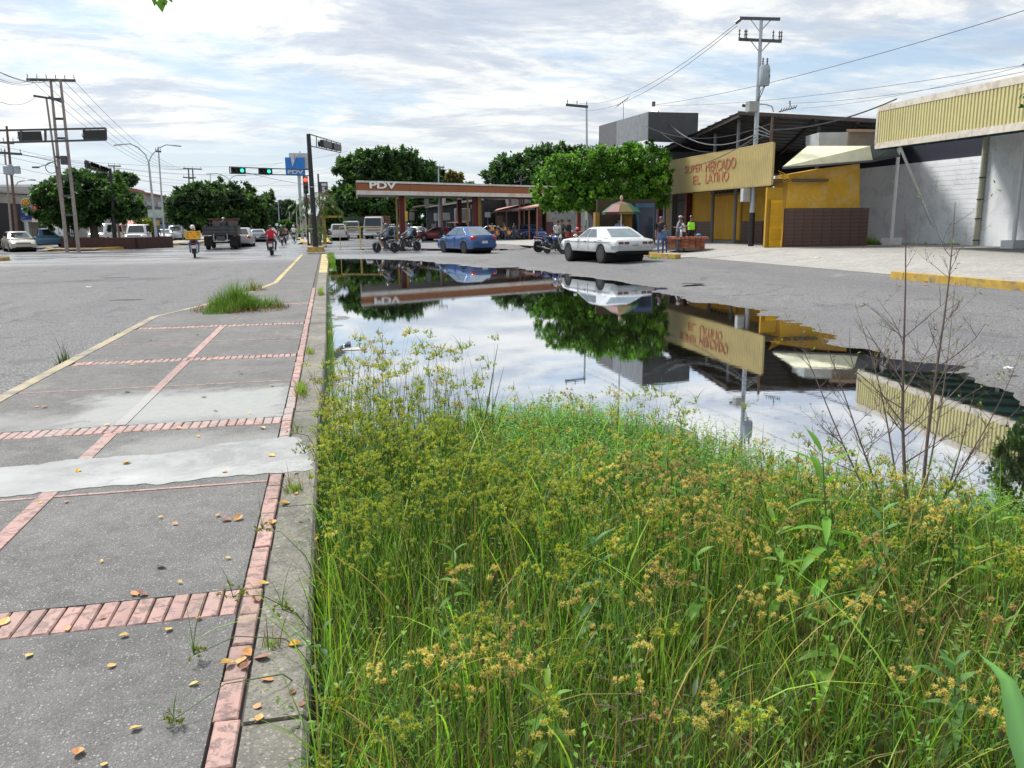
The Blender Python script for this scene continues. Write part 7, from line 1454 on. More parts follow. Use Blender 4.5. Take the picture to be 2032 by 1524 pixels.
# a) fine upright grass mass
P = scatter(27000, inner_poly, cam_clear); B = gnd(P); n = len(B)
patch = vnoise(P[:, 0], P[:, 1], 1.3, 11)+.5*vnoise(P[:, 0], P[:, 1], 3.5, 12)
h = (rng.uniform(.16, .42, n))*(1+.5*patch)
h *= np.where(P[:, 1] > 3.4, .6, 1)*np.where(P[:, 0] > 2.2, .8, 1)
cl = jit(GREEN, n, .25); br = rng.random(n) < .30+.5*patch; cl[br] = jit(BRIGHT, br.sum(), .2); dk = rng.random(n) < .25; cl[dk] = jit(DARKG, dk.sum(), .2)
dry = rng.random(n) < np.clip(.10+.5*(-patch), .04, .5); cl[dry] = jit(DRY, dry.sum(), .25)
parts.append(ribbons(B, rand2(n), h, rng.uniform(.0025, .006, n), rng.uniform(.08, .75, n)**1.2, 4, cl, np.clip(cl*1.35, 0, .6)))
# dead brown thatch low down
P = scatter(5000, inner_poly, cam_clear); B = gnd(P); n = len(B); parts.append(ribbons(B, rand2(n), rng.uniform(.1, .32, n), rng.uniform(.003, .007, n), rng.uniform(.5, 1.1, n), 4, jit(BROWN, n, .3)))
# long arching blades
P = scatter(650, inner_poly, cam_clear); B = gnd(P); n = len(B); c_ = jit(BRIGHT, n, .2); d_ = rng.random(n) < .25; c_[d_] = jit((.33, .25, .08), d_.sum(), .2)
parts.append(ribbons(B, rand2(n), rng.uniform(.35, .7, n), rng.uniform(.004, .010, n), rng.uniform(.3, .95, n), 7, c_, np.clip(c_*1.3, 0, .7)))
V, Fc, C = join(parts)
g = npmesh('grass', V, Fc, GRASSM, colors=C)
tag(g, 'dense tangle of green and straw-coloured grass blades filling the bank beside the kerb', 'grass', kind='stuff')
# b) sedges: stalk, umbel of rays with tufts, long bracts
def sedge(P, H, R_, seedcol, stalkcol, r, lean=.14, tufts=(6, 10), n_sp=16, sp_len=.013):
    st, rb, lf = [], [], []; n = len(P); B = gnd(P); ld = rand2(n, r); ln = r.uniform(.2, 1, n)*lean
    seg = 6; ts = np.linspace(0, 1, seg+1)
    top = B+np.stack([ld[:, 0]*ln*H, ld[:, 1]*ln*H, H*np.sqrt(1-ln**2)], 1)
    c_ = stalkcol; st.append(ribbons(B, ld, H/np.sqrt(1-(ln*.85)**2)*1., r.uniform(.0026, .0045, n), ln, seg, c_, c_*1.25, r=r))
    st.append(ribbons(B, ld, H/np.sqrt(1-(ln*.85)**2)*1., r.uniform(.0022, .0035, n), ln, seg, c_*.8, c_, side=np.full(n, 1.57), r=r))
    nt_ = r.integers(tufts[0], tufts[1]+1, n); own = np.repeat(np.arange(n), nt_); m_ = len(own)
    az = r.uniform(0, 2*np.pi, m_); el = r.uniform(.15, 1.25, m_); L = R_[own]*r.uniform(.35, 1.05, m_)
    d = np.stack([np.cos(az)*np.cos(el), np.sin(az)*np.cos(el), np.sin(el)], 1); tip = top[own]+d*L[:, None]
    # rays
    s = np.cross(d, rand_unit(m_, r)); s /= np.linalg.norm(s, axis=1, keepdims=True); w = .0009
    Vr = np.stack([top[own]-s*w, top[own]+s*w, tip+s*w*.7, tip-s*w*.7], 1).reshape(-1, 3); k = np.arange(m_)*4
    lf.append((Vr, np.stack([k, k+1, k+2, k+3], 1), np.repeat(stalkcol[own]*1.5, 4, 0)))
    # tufts of spikelets
    own2 = np.repeat(np.arange(m_), n_sp); q = len(own2); dd = rand_unit(q, r)+d[own2]*.5; dd /= np.linalg.norm(dd, axis=1, keepdims=True)
    sc_ = seedcol[own][own2]*(1+r.normal(0, .17, (q, 1)))
    lf.append(leaves(tip[own2]-d[own2]*.002, dd, rand_unit(q, r), sp_len*r.uniform(.7, 1.3, q)*(.6+R_[own][own2]*7), sp_len*.30*(.6+R_[own][own2]*7), np.clip(sc_, .01, .8)))
    # bracts
    nb_ = 4; ob = np.repeat(np.arange(n), nb_); k = len(ob); bl = R_[ob]*r.uniform(1.0, 2.6, k)
    st.append(ribbons(top[ob], rand2(k, r), bl, np.full(k, .0028), r.uniform(.55, 1.0, k), 4, np.clip(stalkcol[ob]*1.7, 0, .5), r=r))
    return st, lf
def sedge_set(name, P, H, Rr, seed, label, **kw):
    r = np.random.default_rng(seed); n = len(P)
    tan = np.array((.56, .46, .17)); yg = np.array((.37, .39, .07)); brn = np.array((.42, .31, .14)); t_ = r.random((n, 1))
    zone = vnoise(P[:, 0], P[:, 1], 1.1, 21)[:, None]+.22*r.normal(size=(n, 1))-.08
    sc_ = np.where(zone > .24, brn, np.where(zone > -.05, tan, yg))*(.85+.5*t_)
    if kw.get('cols') is not None: sc_ = kw.pop('cols')
    st, lf = sedge(P, H, Rr, sc_, jit((.04, .095, .02), n, .2, r), r, **kw)
    V, Fc, C = join(st+lf); o = npmesh(name, V, Fc, GRASSM, colors=C); return tag(o, label, 'sedge', kind='stuff')
C0 = scatter(34, np.array([(-.0, 1.5), (-.0, 3.2), (1.5, 3.2), (2.6, 2.7), (3.0, 1.6), (2.6, 1.3)]), cam_clear); P = np.repeat(C0, 6, 0)+rng.normal(0, .085, (204, 2)); P = P[(P[:, 0] > -.1) & (np.hypot(P[:, 0], P[:, 1]) > 1.25)]; n = len(P)
sedge_set('sedge', P, rng.uniform(.35, .62, n), rng.uniform(.04, .085, n), 1, 'tall sedges with straw yellow seed tufts nearest the camera', lean=.25, n_sp=44, tufts=(6, 11), sp_len=.0105)
P = scatter(1250, np.array([(-.1, 3.0), (-.1, 5.2), (.7, 5.3), (1.6, 4.8), (2.6, 4.2), (3.0, 3.2), (2.4, 2.6), (1.5, 3.0)])); n = len(P)
keep = rng.random(n) < np.where((P[:, 0] > .8) & (P[:, 1] > 3.9), .28, np.where((P[:, 0] > 1.1) & (P[:, 1] > 3.2), .5, 1)); P = P[keep]; n = len(P)
sedge_set('sedge', P, rng.uniform(.36, .66, n)*np.where(P[:, 0] > .55, np.clip(1.28-.145*np.hypot(P[:, 0], P[:, 1]), .42, 1), 1), rng.uniform(.028, .062, n), 2, 'olive and tan flowering sedges in the middle of the bank', lean=.2, n_sp=22, sp_len=.011)
P = scatter(300, np.array([(-.1, 4.8), (-.1, 6.3), (.35, 6.4), (.75, 5.6), (1.1, 5.0), (.6, 4.8)])); n = len(P)
sedge_set('sedge', P, .28+.6*rng.random(n)**1.6, rng.uniform(.03, .07, n), 3, 'crowded olive sedges standing at the kerb where the water begins', lean=.2, n_sp=15)
P = scatter(60, np.array([(1.2, 5.0), (1.3, 5.9), (2.3, 5.6), (2.7, 4.7), (2.0, 4.8)])); n = len(P)
sedge_set('sedge', P, rng.uniform(.15, .45, n), rng.uniform(.04, .075, n), 4, 'scattered tan sedges standing in shallow water at the pond edge', lean=.16, n_sp=18)
# c) leafy creeping weeds (alligator weed) rising out of the shallows and through the grass
def creeper(P, Hh, col, r, leafL=(.02, .035), per=14, flat=0.):
    n = len(P); B = gnd(P); B[:, 2] = np.maximum(B[:, 2], WZ-.01); ld = rand2(n, r); bd = r.uniform(.15, .8, n)
    st = ribbons(B, ld, Hh, np.full(n, .003), bd, 4, jit((.06, .11, .03), n, .2, r), r=r)
    own = np.repeat(np.arange(n), per); t_ = np.tile(np.linspace(.2, 1, per), n); k = len(own)
    hz_ = bd[own]*Hh[own]*t_**1.9; zz = Hh[own]*t_*np.sqrt(np.clip(1-(bd[own]*t_*.85)**2, .02, 1))
    c = B[own]+np.stack([ld[own, 0]*hz_, ld[own, 1]*hz_, zz], 1)
    a2 = rand2(k, r); ax = np.concatenate([a2, r.uniform(-.1, .7, (k, 1))], 1)
    up_ = np.tile([0, 0, 1.], (k, 1))+r.normal(0, .3, (k, 3)); L = r.uniform(*leafL, k)
    return [st, leaves(c, ax, up_, L, L*.42, np.clip(col[own]*(1+r.normal(0, .15, (k, 1))), .01, .6))]
r = np.random.default_rng(5)
P = scatter(5200, np.array([(.6, 4.6), (.7, 6.2), (1.6, 6.5), (2.15, 6.45), (2.45, 5.6), (2.8, 4.9), (2.95, 4.2), (3.5, 3.75), (4.2, 3.3), (3.8, 2.6), (2.6, 3.2), (1.6, 4.0)]), r=r); n = len(P)
dsh = sdf(P[:, 0], P[:, 1], bank_poly); keep = r.random(n) < np.clip(.25+dsh*1.6, .1, 1); P = P[keep]; n = len(P)
pr = creeper(P, r.uniform(.08, .30, n), jit((.16, .33, .05), n, .22, r), r)
P = scatter(1500, inner_poly, cam_clear, r=r); n = len(P); pr += creeper(P, r.uniform(.1, .4, n), jit((.14, .27, .045), n, .25, r), r, (.018, .032), 12)
V, Fc, C = join(pr); o = npmesh('creeping_weed', V, Fc, LEAF, colors=C); tag(o, 'small-leaved green water weed creeping from the bank into the pond', 'water weed', kind='stuff')
# floating leaves and duckweed fringe
P = scatter(5200, bank_poly, lambda q: sdf(q[:, 0], q[:, 1], inner_poly) < .25, r=r); n = len(P)
cc = np.concatenate([P, np.full((n, 1), WZ+.004)], 1); ax = np.concatenate([rand2(n, r), r.uniform(-.02, .1, (n, 1))], 1)
L = r.uniform(.012, .03, n); V, Fc, C = leaves(cc, ax, np.tile([0, 0, 1.], (n, 1)), L, L*.7, jit((.12, .24, .07), n, .25, r), .05)
o = npmesh('floating_weed', V, Fc, LEAF, colors=C); tag(o, 'mat of tiny round floating leaves along the weedy shore', 'water weed', kind='stuff')
# thin fringe of sprigs standing out of the water
P = scatter(260, np.array([(.8, 6.4), (1.0, 7.6), (2.2, 7.2), (2.9, 6.0), (3.3, 5.0), (3.9, 4.2), (3.4, 3.9), (2.6, 5.0), (2.0, 6.3)]), r=r); n = len(P)
pr = creeper(P, r.uniform(.05, .2, n), jit((.07, .14, .035), n, .22, r), r, (.014, .026), 10)
V, Fc, C = join(pr); o = npmesh('water_sprig', V, Fc, LEAF, colors=C); tag(o, 'sparse leafy sprigs poking out of open water beyond the bank', 'water weed', kind='stuff')
# fringe of grass hanging down the kerb on the pond side
r = np.random.default_rng(6); ny_ = 1700
yk = r.uniform(5.5, 44, ny_)**1.0; yk = np.where(r.random(ny_) < .6, r.uniform(6, 17, ny_), yk)
keep = vnoise(yk, yk*0, .9, 3)+.25*r.normal(size=ny_) > -.0; yk = yk[keep]; n = len(yk)
B = np.stack([np.full(n, -.09)+r.uniform(-.02, .09, n), yk, np.full(n, -.07)], 1)
pr = [ribbons(B, np.stack([r.uniform(.0, 1, n), r.uniform(-.4, .4, n)], 1), r.uniform(.08, .26, n), r.uniform(.003, .008, n), r.uniform(.1, .9, n), 4, jit(GREEN, n, .3, r))]
B = np.stack([r.uniform(-.05, .28, 900), r.uniform(36, 44.6, 900), np.full(900, -.05)], 1)
pr.append(ribbons(B, rand2(900, r), r.uniform(.12, .38, 900), r.uniform(.008, .02, 900), r.uniform(.1, .7, 900), 4, jit(GREEN, 900, .25, r)))
V, Fc, C = join(pr); o = npmesh('kerb_grass', V, Fc, GRASSM, colors=C); tag(o, 'fringe of bright grass rooted along the pond side of the kerb', 'grass', kind='stuff')
# grass tuft growing in the broken panel of the walkway
def tuft(name, c, rx, ry, n, h, label, seed, cat='grass tuft', w=(.004, .009), colr=BRIGHT, z=None, group=None):
    r = np.random.default_rng(seed); a = r.uniform(0, 2*np.pi, n); q = np.sqrt(r.random(n))
    q = q*(.72+.38*np.sin(a*2+seed)+.18*np.sin(a*5+seed*2)); X_ = q*np.cos(a)*rx; Y_ = q*np.sin(a)*ry; lump = .55+.9*np.clip(vnoise(X_, Y_, 2.2/max(rx, .05), seed)+.5, 0, 1); B = np.stack([X_, Y_, np.zeros(n)], 1)
    ln = h*r.uniform(.3, 1.0, n)**1.2*(1.15-q*.6)*lump; pr = [ribbons(B, rand2(n, r), ln, r.uniform(*w, n), r.uniform(.1, .8, n), 4, jit(colr, n, .25, r), r=r)]
    k = n//6; a = r.uniform(0, 2*np.pi, k); q = r.uniform(.7, 1.12, k); B = np.stack([q*np.cos(a)*rx, q*np.sin(a)*ry, np.zeros(k)], 1)
    pr.append(ribbons(B, rand2(k, r), r.uniform(.06, .2, k), r.uniform(*w, k), r.uniform(.6, 1.1, k), 3, jit(BROWN, k, .3, r), r=r))
    V, Fc, C = join(pr); o = npmesh(name, V, Fc, GRASSM, colors=C); o.location = c if z is None else (c[0], c[1], z)
    return tag(o, label, cat, group)
tuft('grass_tuft', (-1.6, 15.3, KZ-.01), .78, .66, 3300, .46, 'broad green grass tuft growing out of a broken walkway panel', 31, colr=(.11, .20, .035))
tuft('grass_tuft', (-.26, 4.55, KZ-.01), .05, .08, 160, .09, 'small green sprout in the joint beside the near end of the cement band', 32, w=(.002, .004))
tuft('grass_tuft', (-.27, 2.78, KZ-.01), .035, .04, 60, .05, 'tiny leafy sprout between the kerb stone and brick strip among fallen leaves', 33, w=(.002, .004))
tuft('grass_tuft', (-.30, 7.4, KZ-.01), .06, .35, 420, .13, 'low clump of feathery green weeds beside the strip near the cement patch', 34, w=(.002, .005))
tuft('grass_tuft', (-.27, 9.7, KZ-.01), .05, .2, 160, .12, 'tuft of green weed by the brick strip at a kerb joint', 35, w=(.002, .005))
tuft('grass_tuft', (-.2, 18.3, KZ-.01), .06, .5, 300, .2, 'upright green weeds on the kerb joint beyond the grass tuft', 36)
tuft('grass_tuft', (-3.1, 10.3, 0), .09, .12, 70, .36, 'spindly dark weed standing in the gutter of the avenue', 37, colr=DARKG)
tuft('grass_tuft', (-3.0, 12.5, .02), .09, .2, 110, .13, 'short weed at the faded yellow kerb beyond the spindly one', 38, colr=DARKG)
tuft('grass_tuft', (-1.75, 19.9, .1), .25, .45, 260, .34, 'sparse yellow-green weeds on the kerb where the walkway narrows', 39, colr=(.16, .17, .04))
# d) individual plants
def plant(name, label, loc, cat='weed'): return thing(name, label, cat, loc)
def broadleaf(label, px, py, top_px, top_py, npair, L, Wd, seed, col=(.10, .24, .03), drop=.0):
    r = np.random.default_rng(seed); b0 = G(px, py, -.03); D = math.hypot(b0.x, b0.y); tp = At(top_px, top_py, D); b0.z = ground_z(np.array(b0.x), np.array(b0.y)).item()
    t0 = plant('broadleaf_weed', label, b0); d = tp-b0; mid = d*.5+Vector((r.uniform(-.02, .02), r.uniform(-.02, .02), 0))
    b = MB(); b.tube([(0, 0, 0), mid, d], [.0055, .0045, .002], 6); b.build('stem', pm('weed_stem', (.10, .14, .04), .6), t0, True)
    me_cache = []
    for i_ in range(npair):
        f = .18+.82*i_/(npair-1); base = mid*(f*2) if f < .5 else mid+(d-mid)*(f*2-1)
        for s in (0, 1):
            az = i_*1.75+s*math.pi+r.uniform(-.35, .35); k = (1.0-.45*abs(f-.45)*1.6)*r.uniform(.75, 1.1); up_ = (.15 if f < .8 else .9)
            n_ = 7; vs = []; 
            for j in range(n_):
                u = j/(n_-1); x = u*L*k; z = L*k*(up_*u-.75*u*u*(1-f*.55)); w = Wd*k*math.sin(math.pi*min(1, u**.75))*.5+.0004
                dirx, diry = math.cos(az), math.sin(az)
                vs += [(dirx*x-diry*w, diry*x+dirx*w, z+w*.3), (dirx*x, diry*x, z-w*.12), (dirx*x+diry*w, diry*x-dirx*w, z+w*.3)]
            Vv = np.array(vs)+np.array(base); ff = []
            for j in range(n_-1): ff += [(j*3, j*3+1, j*3+4, j*3+3), (j*3+1, j*3+2, j*3+5, j*3+4)]
            cc = np.tile(jit(col, 1, .15, r), (len(Vv), 1)); o = npmesh('leaf', Vv, np.array(ff), LEAF, colors=cc, parent=t0, smooth=True)
    return t0
broadleaf('tall bright green weed with long drooping leaves standing in front of the bare shrub', 1642, 1290, 1632, 900, 11, .21, .042, 41, (.13, .30, .035))
broadleaf('broad-leaved weed with pale grey-green leaves low at the bottom of the picture', 1330, 1560, 1375, 1385, 5, .10, .026, 42, (.14, .22, .09))
broadleaf('leafy weed with upright lime leaves at the right edge of the picture', 1985, 1440, 1990, 1235, 6, .11, .022, 43, (.15, .26, .03))
broadleaf('short green weed with narrow leaves between sedges left of the tall bright weed', 1440, 1420, 1450, 1255, 5, .09, .022, 44, (.09, .19, .04))
broadleaf('green broad-leaved seedling hugging the kerb near the picture bottom', 628, 1395, 640, 1250, 5, .07, .026, 45, (.08, .2, .05))
broadleaf('bushy green weed left of the lime one with drooping lance leaves', 1790, 1500, 1800, 1330, 6, .11, .024, 46, (.11, .23, .04))
r_ = random.Random(77); where = [('just right of the tall bright weed', 1720, 1330, 1715, 1150), ('left of the tall bright weed among tan sedges', 1545, 1300, 1535, 1110), ('under the bare shrub at its left foot', 1755, 1250, 1750, 1090), ('at the foot of the bare shrub on its right', 1880, 1250, 1890, 1080), ('near the right edge below the mirrored tree', 1965, 1260, 1975, 1090),
    ('in the middle of the bank above the feathery seed head', 1190, 1330, 1180, 1150), ('right of the feathery seed head', 1385, 1370, 1380, 1180), ('below the tall bright weed', 1640, 1480, 1650, 1300), ('in the near right corner beside the broad blade', 1880, 1560, 1895, 1395), ('left of the middle with its leaves above the sedges', 905, 1330, 900, 1170),
    ('at the bank edge where water weed begins', 1330, 1110, 1325, 985), ('between the first reed stem and the bare shrub', 1490, 1120, 1480, 985), ('among bright water weed right of the middle', 1570, 1160, 1580, 1010), ('low in the near centre of the bank', 1080, 1600, 1085, 1440)]
for i_, (w_, *q) in enumerate(where): broadleaf('fresh green broad-leaved weed '+w_, q[0], q[1], q[2], q[3]-75, 8+i_ % 3, .10+.06*r_.random(), .026+.014*r_.random(), 200+i_, [(.13, .28, .035), (.17, .33, .04), (.12, .25, .07)][i_ % 3])
# bare reddish shrub
def shrub(label, base_px, tips, seed, twigs=9, r0_=.012, col=(.12, .085, .075), side=(.25, .55), leafy=60):
    r = random.Random(seed); b0 = G(*base_px, -.03); D0 = math.hypot(b0.x, b0.y); b0.z = ground_z(np.array(b0.x), np.array(b0.y)).item()
    t0 = plant('bare_shrub', label, b0, 'shrub'); tm = pm('shrub_bark', col, .7, var=.3, scale=20); lp = []
    for ti, (tx, ty, dD, off) in enumerate(tips):
        tp = At(tx, ty, D0+dD)-b0; o_ = Vector((off, 0, 0)); b = MB(); nseg = 9; pts = []; wob = [r.uniform(-1, 1) for _ in range(4)]
        for k in range(nseg+1):
            u = k/nseg; p = o_*(1-u)+tp*u; p += Vector((math.sin(u*5+wob[0])*.02*wob[1], math.sin(u*6+wob[2])*.02, .05*math.sin(u*math.pi)*wob[3])); pts.append(p)
        L = tp.length; rr = [r0_*(.62 if ti > 1 else 1.)*(1-.86*k/nseg) for k in range(nseg+1)]
        b.tube(pts, rr, 6)
        def twig(p, d, ln, ra, depth):
            q = [p]; dd = d.copy(); m_ = 4
            for k in range(m_):
                dd = (dd+Vector((r.uniform(-.25, .25), r.uniform(-.25, .25), r.uniform(-.08, .22)))).normalized(); q.append(q[-1]+dd*ln/m_)
            b.tube(q, [ra*(1-.7*k/m_) for k in range(m_+1)], 4, 0, False)
            if depth and ln > .06:
                for _ in range(3 if depth == 2 else 2):
                    k = r.randint(1, m_-1); e = (dd+Vector((r.uniform(-1, 1), r.uniform(-1, 1), r.uniform(-.3, .7)))).normalized(); twig(q[k], e, ln*r.uniform(.3, .55), ra*.55, depth-1)
            lp.append(q[-1]); lp.append(q[2])
        for k in range(twigs):
            u = r.uniform(*((.22, .97) if ti < 2 else (.3, .95))); i_ = min(nseg-1, int(u*nseg)); p = pts[i_].lerp(pts[i_+1], u*nseg-i_)
            ax_ = (pts[i_+1]-pts[i_]).normalized(); az = r.uniform(0, 6.28)
            e = (ax_*.65+Vector((math.cos(az), math.sin(az)*.7, 0))).normalized(); twig(p, e, L*r.uniform(.12, .30)*(1.15-u*.75), rr[i_]*.45, 2)
        b.build('branch', tm, t0, True)
    r2 = np.random.default_rng(seed); idx = r2.integers(0, len(lp), leafy); c = np.array([tuple(lp[i_]) for i_ in idx]); c_ = jit((.2, .32, .04), leafy, .2, r2)
    c_[r2.random(leafy) < .5] = (.16, .09, .03)
    V, Fc, C = leaves(c, rand_unit(leafy, r2)+[0, 0, .4], rand_unit(leafy, r2), r2.uniform(.012, .03, leafy), .007, c_)
    tag(npmesh('leaf_bud', V, Fc, LEAF, colors=C, parent=t0), kind='stuff')
    return t0
shrub('bare reddish shrub with thin forked branches and few buds rising before the water', (1812, 1105),
      [(1893, 400, .3, .03), (1790, 408, .15, -.03), (1622, 640, .25, -.05), (1552, 620, .45, -.06), (1675, 830, .6, -.03), (1945, 760, -.1, .05), (2020, 700, .2, .06), (1700, 600, .5, 0.), (1900, 560, .7, .02)], 3, twigs=15, r0_=.0115, leafy=420)
shrub('single thin dark dead stem standing alone left of the middle of the bank', (945, 1110), [(913, 775, .25, 0)], 8, twigs=3, r0_=.004, leafy=20)
# tall reed stems over the water
def reed(label, bx, by, tx, ty, seed, w=.006):
    b0 = G(bx, by, -.05); D = math.hypot(b0.x, b0.y); tp = At(tx, ty, D)-b0; t0 = plant('reed_stem', label, b0, 'reed'); b = MB()
    b.tube([(0, 0, 0), tp*.5, tp*.8, tp], [w*.5, w*.4, w*.28, w*.1], 5); b.build('stem', pm('reed_green', (.10, .17, .05), .6), t0, True)
    b = MB(); b.tube([tp*.52, tp*.56, tp*.62], [w*.4, w*1.1, w*.2], 5); b.build('sheath', pm('reed_sheath', (.22, .28, .06), .6), t0, True)
    return t0
reed('tall single reed stem leaning over the middle of the pond', 945, 940, 988, 682, 1, .012)
reed('thin reed stem in the water right of the tall single reed', 955, 900, 1000, 728, 2, .008)
reed('thin upright grass stem rising over the left of the pond', 762, 900, 758, 640, 3, .005)
reed('fine straight stem beside the tan sedge at the pond edge', 1220, 960, 1232, 700, 4, .006)
reed('slanting fine stem over the water right of the pond middle', 1290, 950, 1345, 760, 5, .004)
reed('fine leaning stem near the kerb over the pond', 680, 920, 700, 668, 6, .004)
# loose arching sedges leaning over the walkway
def single_sedge(label, x, y, tipx, tipy, h, Rr, seed):
    r = np.random.default_rng(seed); b0 = Vector((x, y, -.05)); t0 = plant('sedge_plant', label, b0, 'sedge'); tp = G(tipx, tipy, h)-b0
    pts = [Vector((0, 0, 0)), tp*.35+Vector((0, 0, .25*tp.length)), tp*.7+Vector((0, 0, .2*tp.length)), tp]; b = MB(); b.tube(pts, [.0028, .0024, .002, .0014], 5)
    b.build('stem', pm('sedge_stem', (.05, .11, .025), .6), t0, True)
    m_ = 11; d = rand_unit(m_, r); d[:, 2] = np.abs(d[:, 2])*.7; tips = np.array(tp)+d*Rr*r.uniform(.4, 1, (m_, 1)); P_ = []
    s = np.cross(d, rand_unit(m_, r)); s /= np.linalg.norm(s, axis=1, keepdims=True); k = np.arange(m_)*4
    P_.append((np.stack([np.array(tp)-s*.001, np.array(tp)+s*.001, tips+s*.0007, tips-s*.0007], 1).reshape(-1, 3), np.stack([k, k+1, k+2, k+3], 1), np.tile((.08, .16, .03), (m_*4, 1))))
    own = np.repeat(np.arange(m_), 12); q = len(own); P_.append(leaves(tips[own], rand_unit(q, r)+d[own]*.5, rand_unit(q, r), r.uniform(.008, .016, q), .005, jit((.20, .22, .04), q, .2, r)))
    P_.append(ribbons(np.tile(np.array(tp), (5, 1)), rand2(5, r), r.uniform(.1, .22, 5), np.full(5, .003), r.uniform(.6, 1, 5), 5, jit((.09, .18, .04), 5, .1, r), r=r))
    V, Fc, C = join(P_); tag(npmesh('seed_head', V, Fc, GRASSM, colors=C, parent=t0), kind='stuff')
for i_, a in enumerate([('sedge bending across the pink brick band onto the walkway', -.06, 2.9, 462, 1185, .22, .075), ('sedge head lying low over the kerb stone near the bottom', -.05, 2.6, 345, 1428, .14, .035),
        ('sedge arching over the brick strip above the band', -.06, 3.3, 520, 1050, .25, .05), ('sedge head drooping over the panel below the brick band', -.06, 2.8, 385, 1300, .15, .04),
        ('sedge leaning out over the pale cement band', -.06, 4.6, 605, 900, .45, .09), ('sedge reaching over the kerb stone at the cement band end', -.05, 4.9, 590, 860, .42, .07),
        ('sedge leaning over the kerb with its head above the brick strip', -.06, 5.6, 625, 760, .5, .08), ('sedge nodding over the near kerb stone beside the brick band', -.05, 2.7, 560, 1210, .3, .05)]): single_sedge(*a, 60+i_)
# fuzzy grass seed heads close to the lens
def fuzzy(label, bx, by, tx, ty, h0, seed, n=7):
    r = random.Random(seed); tp0 = G(tx, ty, h0); b0 = G(bx, by, 0.); b0 = Vector((tp0.x+.02, tp0.y-.03, 0)); t0 = plant('seed_grass', label, b0, 'seed grass'); tp = tp0-b0
    b = MB(); b.tube([(0, 0, 0), tp*.5, tp], [.0022, .002, .0012], 5); b.build('stem', pm('reed_green', (.10, .17, .05), .6), t0, True)
    for k in range(n):
        s = -1 if k % 2 else 1; base = tp*(.55+.42*k/(n-1)); L = .085*(1.1-.5*k/n); e = (rt*s*.9+Vector((0, 0, .5))+fw*r.uniform(-.4, .2)).normalized(); b = MB()
        pts = [base+e*L*u+Vector((0, 0, -.012*u*u)) for u in (0, .33, .66, 1)]; b.tube(pts, [.0007]*4, 4)
        for j in range(60):
            u = r.random(); p = base+e*L*u; q = (Vector((r.uniform(-1, 1), r.uniform(-1, 1), r.uniform(-1, 1))).normalized()+e).normalized()*r.uniform(.003, .006); s2 = q.orthogonal().normalized()*.0006
            b.add([p-s2, p+s2, p+q], [(0, 1, 2)])
        b.build('seed_spike', pm('fuzzy_seed', (.20, .15, .10), .8), t0)
fuzzy('feathery grey-brown grass seed head crossing the sedges right of centre', 1220, 1500, 1222, 1262, .55, 1)
fuzzy('second feathery seed head, lower and nearer the bottom edge', 1230, 1524, 1226, 1390, .62, 2, 8)
# big blade at the right edge
t0 = plant('broad_blade_grass', 'broad pale blue-green grass blade folding down at the bottom right corner', G(2010, 1700, 0.), 'grass'); o0 = t0.location.copy()
pts = [G(2110, 1700, .35), At(2052, 1540, 1.75), At(2030, 1470, 1.75), At(2014, 1400, 1.745), At(2000, 1352, 1.74), At(1975, 1325, 1.71), At(1945, 1300, 1.67)]; ws = [.05, .06, .058, .048, .032, .016, .002]; vs = []
for p, w in zip(pts, ws): vs += [tuple(p-o0-rt*w*.5), tuple(p-o0+Vector((0, 0, .004))), tuple(p-o0+rt*w*.5)]
ff = []
for j in range(len(pts)-1): ff += [(j*3, j*3+1, j*3+4, j*3+3), (j*3+1, j*3+2, j*3+5, j*3+4)]
npmesh('blade', np.array(vs), np.array(ff), LEAF, colors=np.tile((.17, .36, .17), (len(vs), 1))*np.repeat(np.tile([.85, 1.25, .95], len(pts)), 1)[:, None], parent=t0, smooth=True)
# fallen leaves on the walkway: each one a thing
fl_px = [(222, 1322, 'y'), (384, 1358, 'y'), (480, 1312, 'o'), (530, 1350, 'o'), (57, 1302, 'y'), (134, 1248, 'o'), (203, 1226, 'r'), (245, 1263, 'y'), (335, 1250, 'y'), (201, 1114, 'y'), (320, 1125, 'r'), (132, 996, 'y'), (80, 998, 'y'), (318, 1027, 'y'), (347, 1040, 'o'), (433, 1023, 'Y'), (472, 1030, 'o'), (450, 1032, 'r'), (155, 935, 'Y'), (252, 920, 'y'), (446, 937, 'y'), (540, 905, 'Y'), (355, 850, 'o'), (395, 852, 'r'), (393, 866, 'y'), (520, 850, 'y'), (72, 808, 'Y'), (88, 808, 'o'), (252, 778, 'o'), (404, 788, 'r'), (427, 816, 'r'), (496, 820, 'Y'), (545, 826, 'o'), (540, 766, 'y'), (210, 716, 'y'), (233, 711, 'y'), (262, 724, 'y'), (513, 714, 'y'), (474, 737, 'r'), (391, 664, 'y'), (298, 676, 'y'), (470, 629, 'Y'), (586, 1280, 'Y'), (515, 1425, 'o'), (510, 1403, 'o'), (580, 1375, 'r'), (519, 1308, 'r'), (488, 1322, 'r'), (155, 1494, 'o'), (207, 1518, 'y'), (270, 1447, 'y'), (587, 940, 'Y'), (588, 980, 'y'), (540, 1038, 'o'), (452, 1108, 'y'), (358, 1156, 'y'), (10, 1234, 'y'), (452, 1318, 'y'), (213, 843, 'Y'), (508, 1190, 'r'), (522, 1160, 'y'), (492, 1298, 'o'), (565, 1000, 'y'), (478, 742, 'r'), (600, 1398, 'r'), (395, 1228, 'o'), (283, 1180, 'r'), (267, 1178, 'o')]
cn = {'y': ('pale yellow', (.60, .40, .10)), 'Y': ('bright golden', (.72, .38, .03)), 'o': ('dull orange', (.50, .26, .08)), 'r': ('dark reddish brown', (.20, .07, .04))}
rr = random.Random(4)
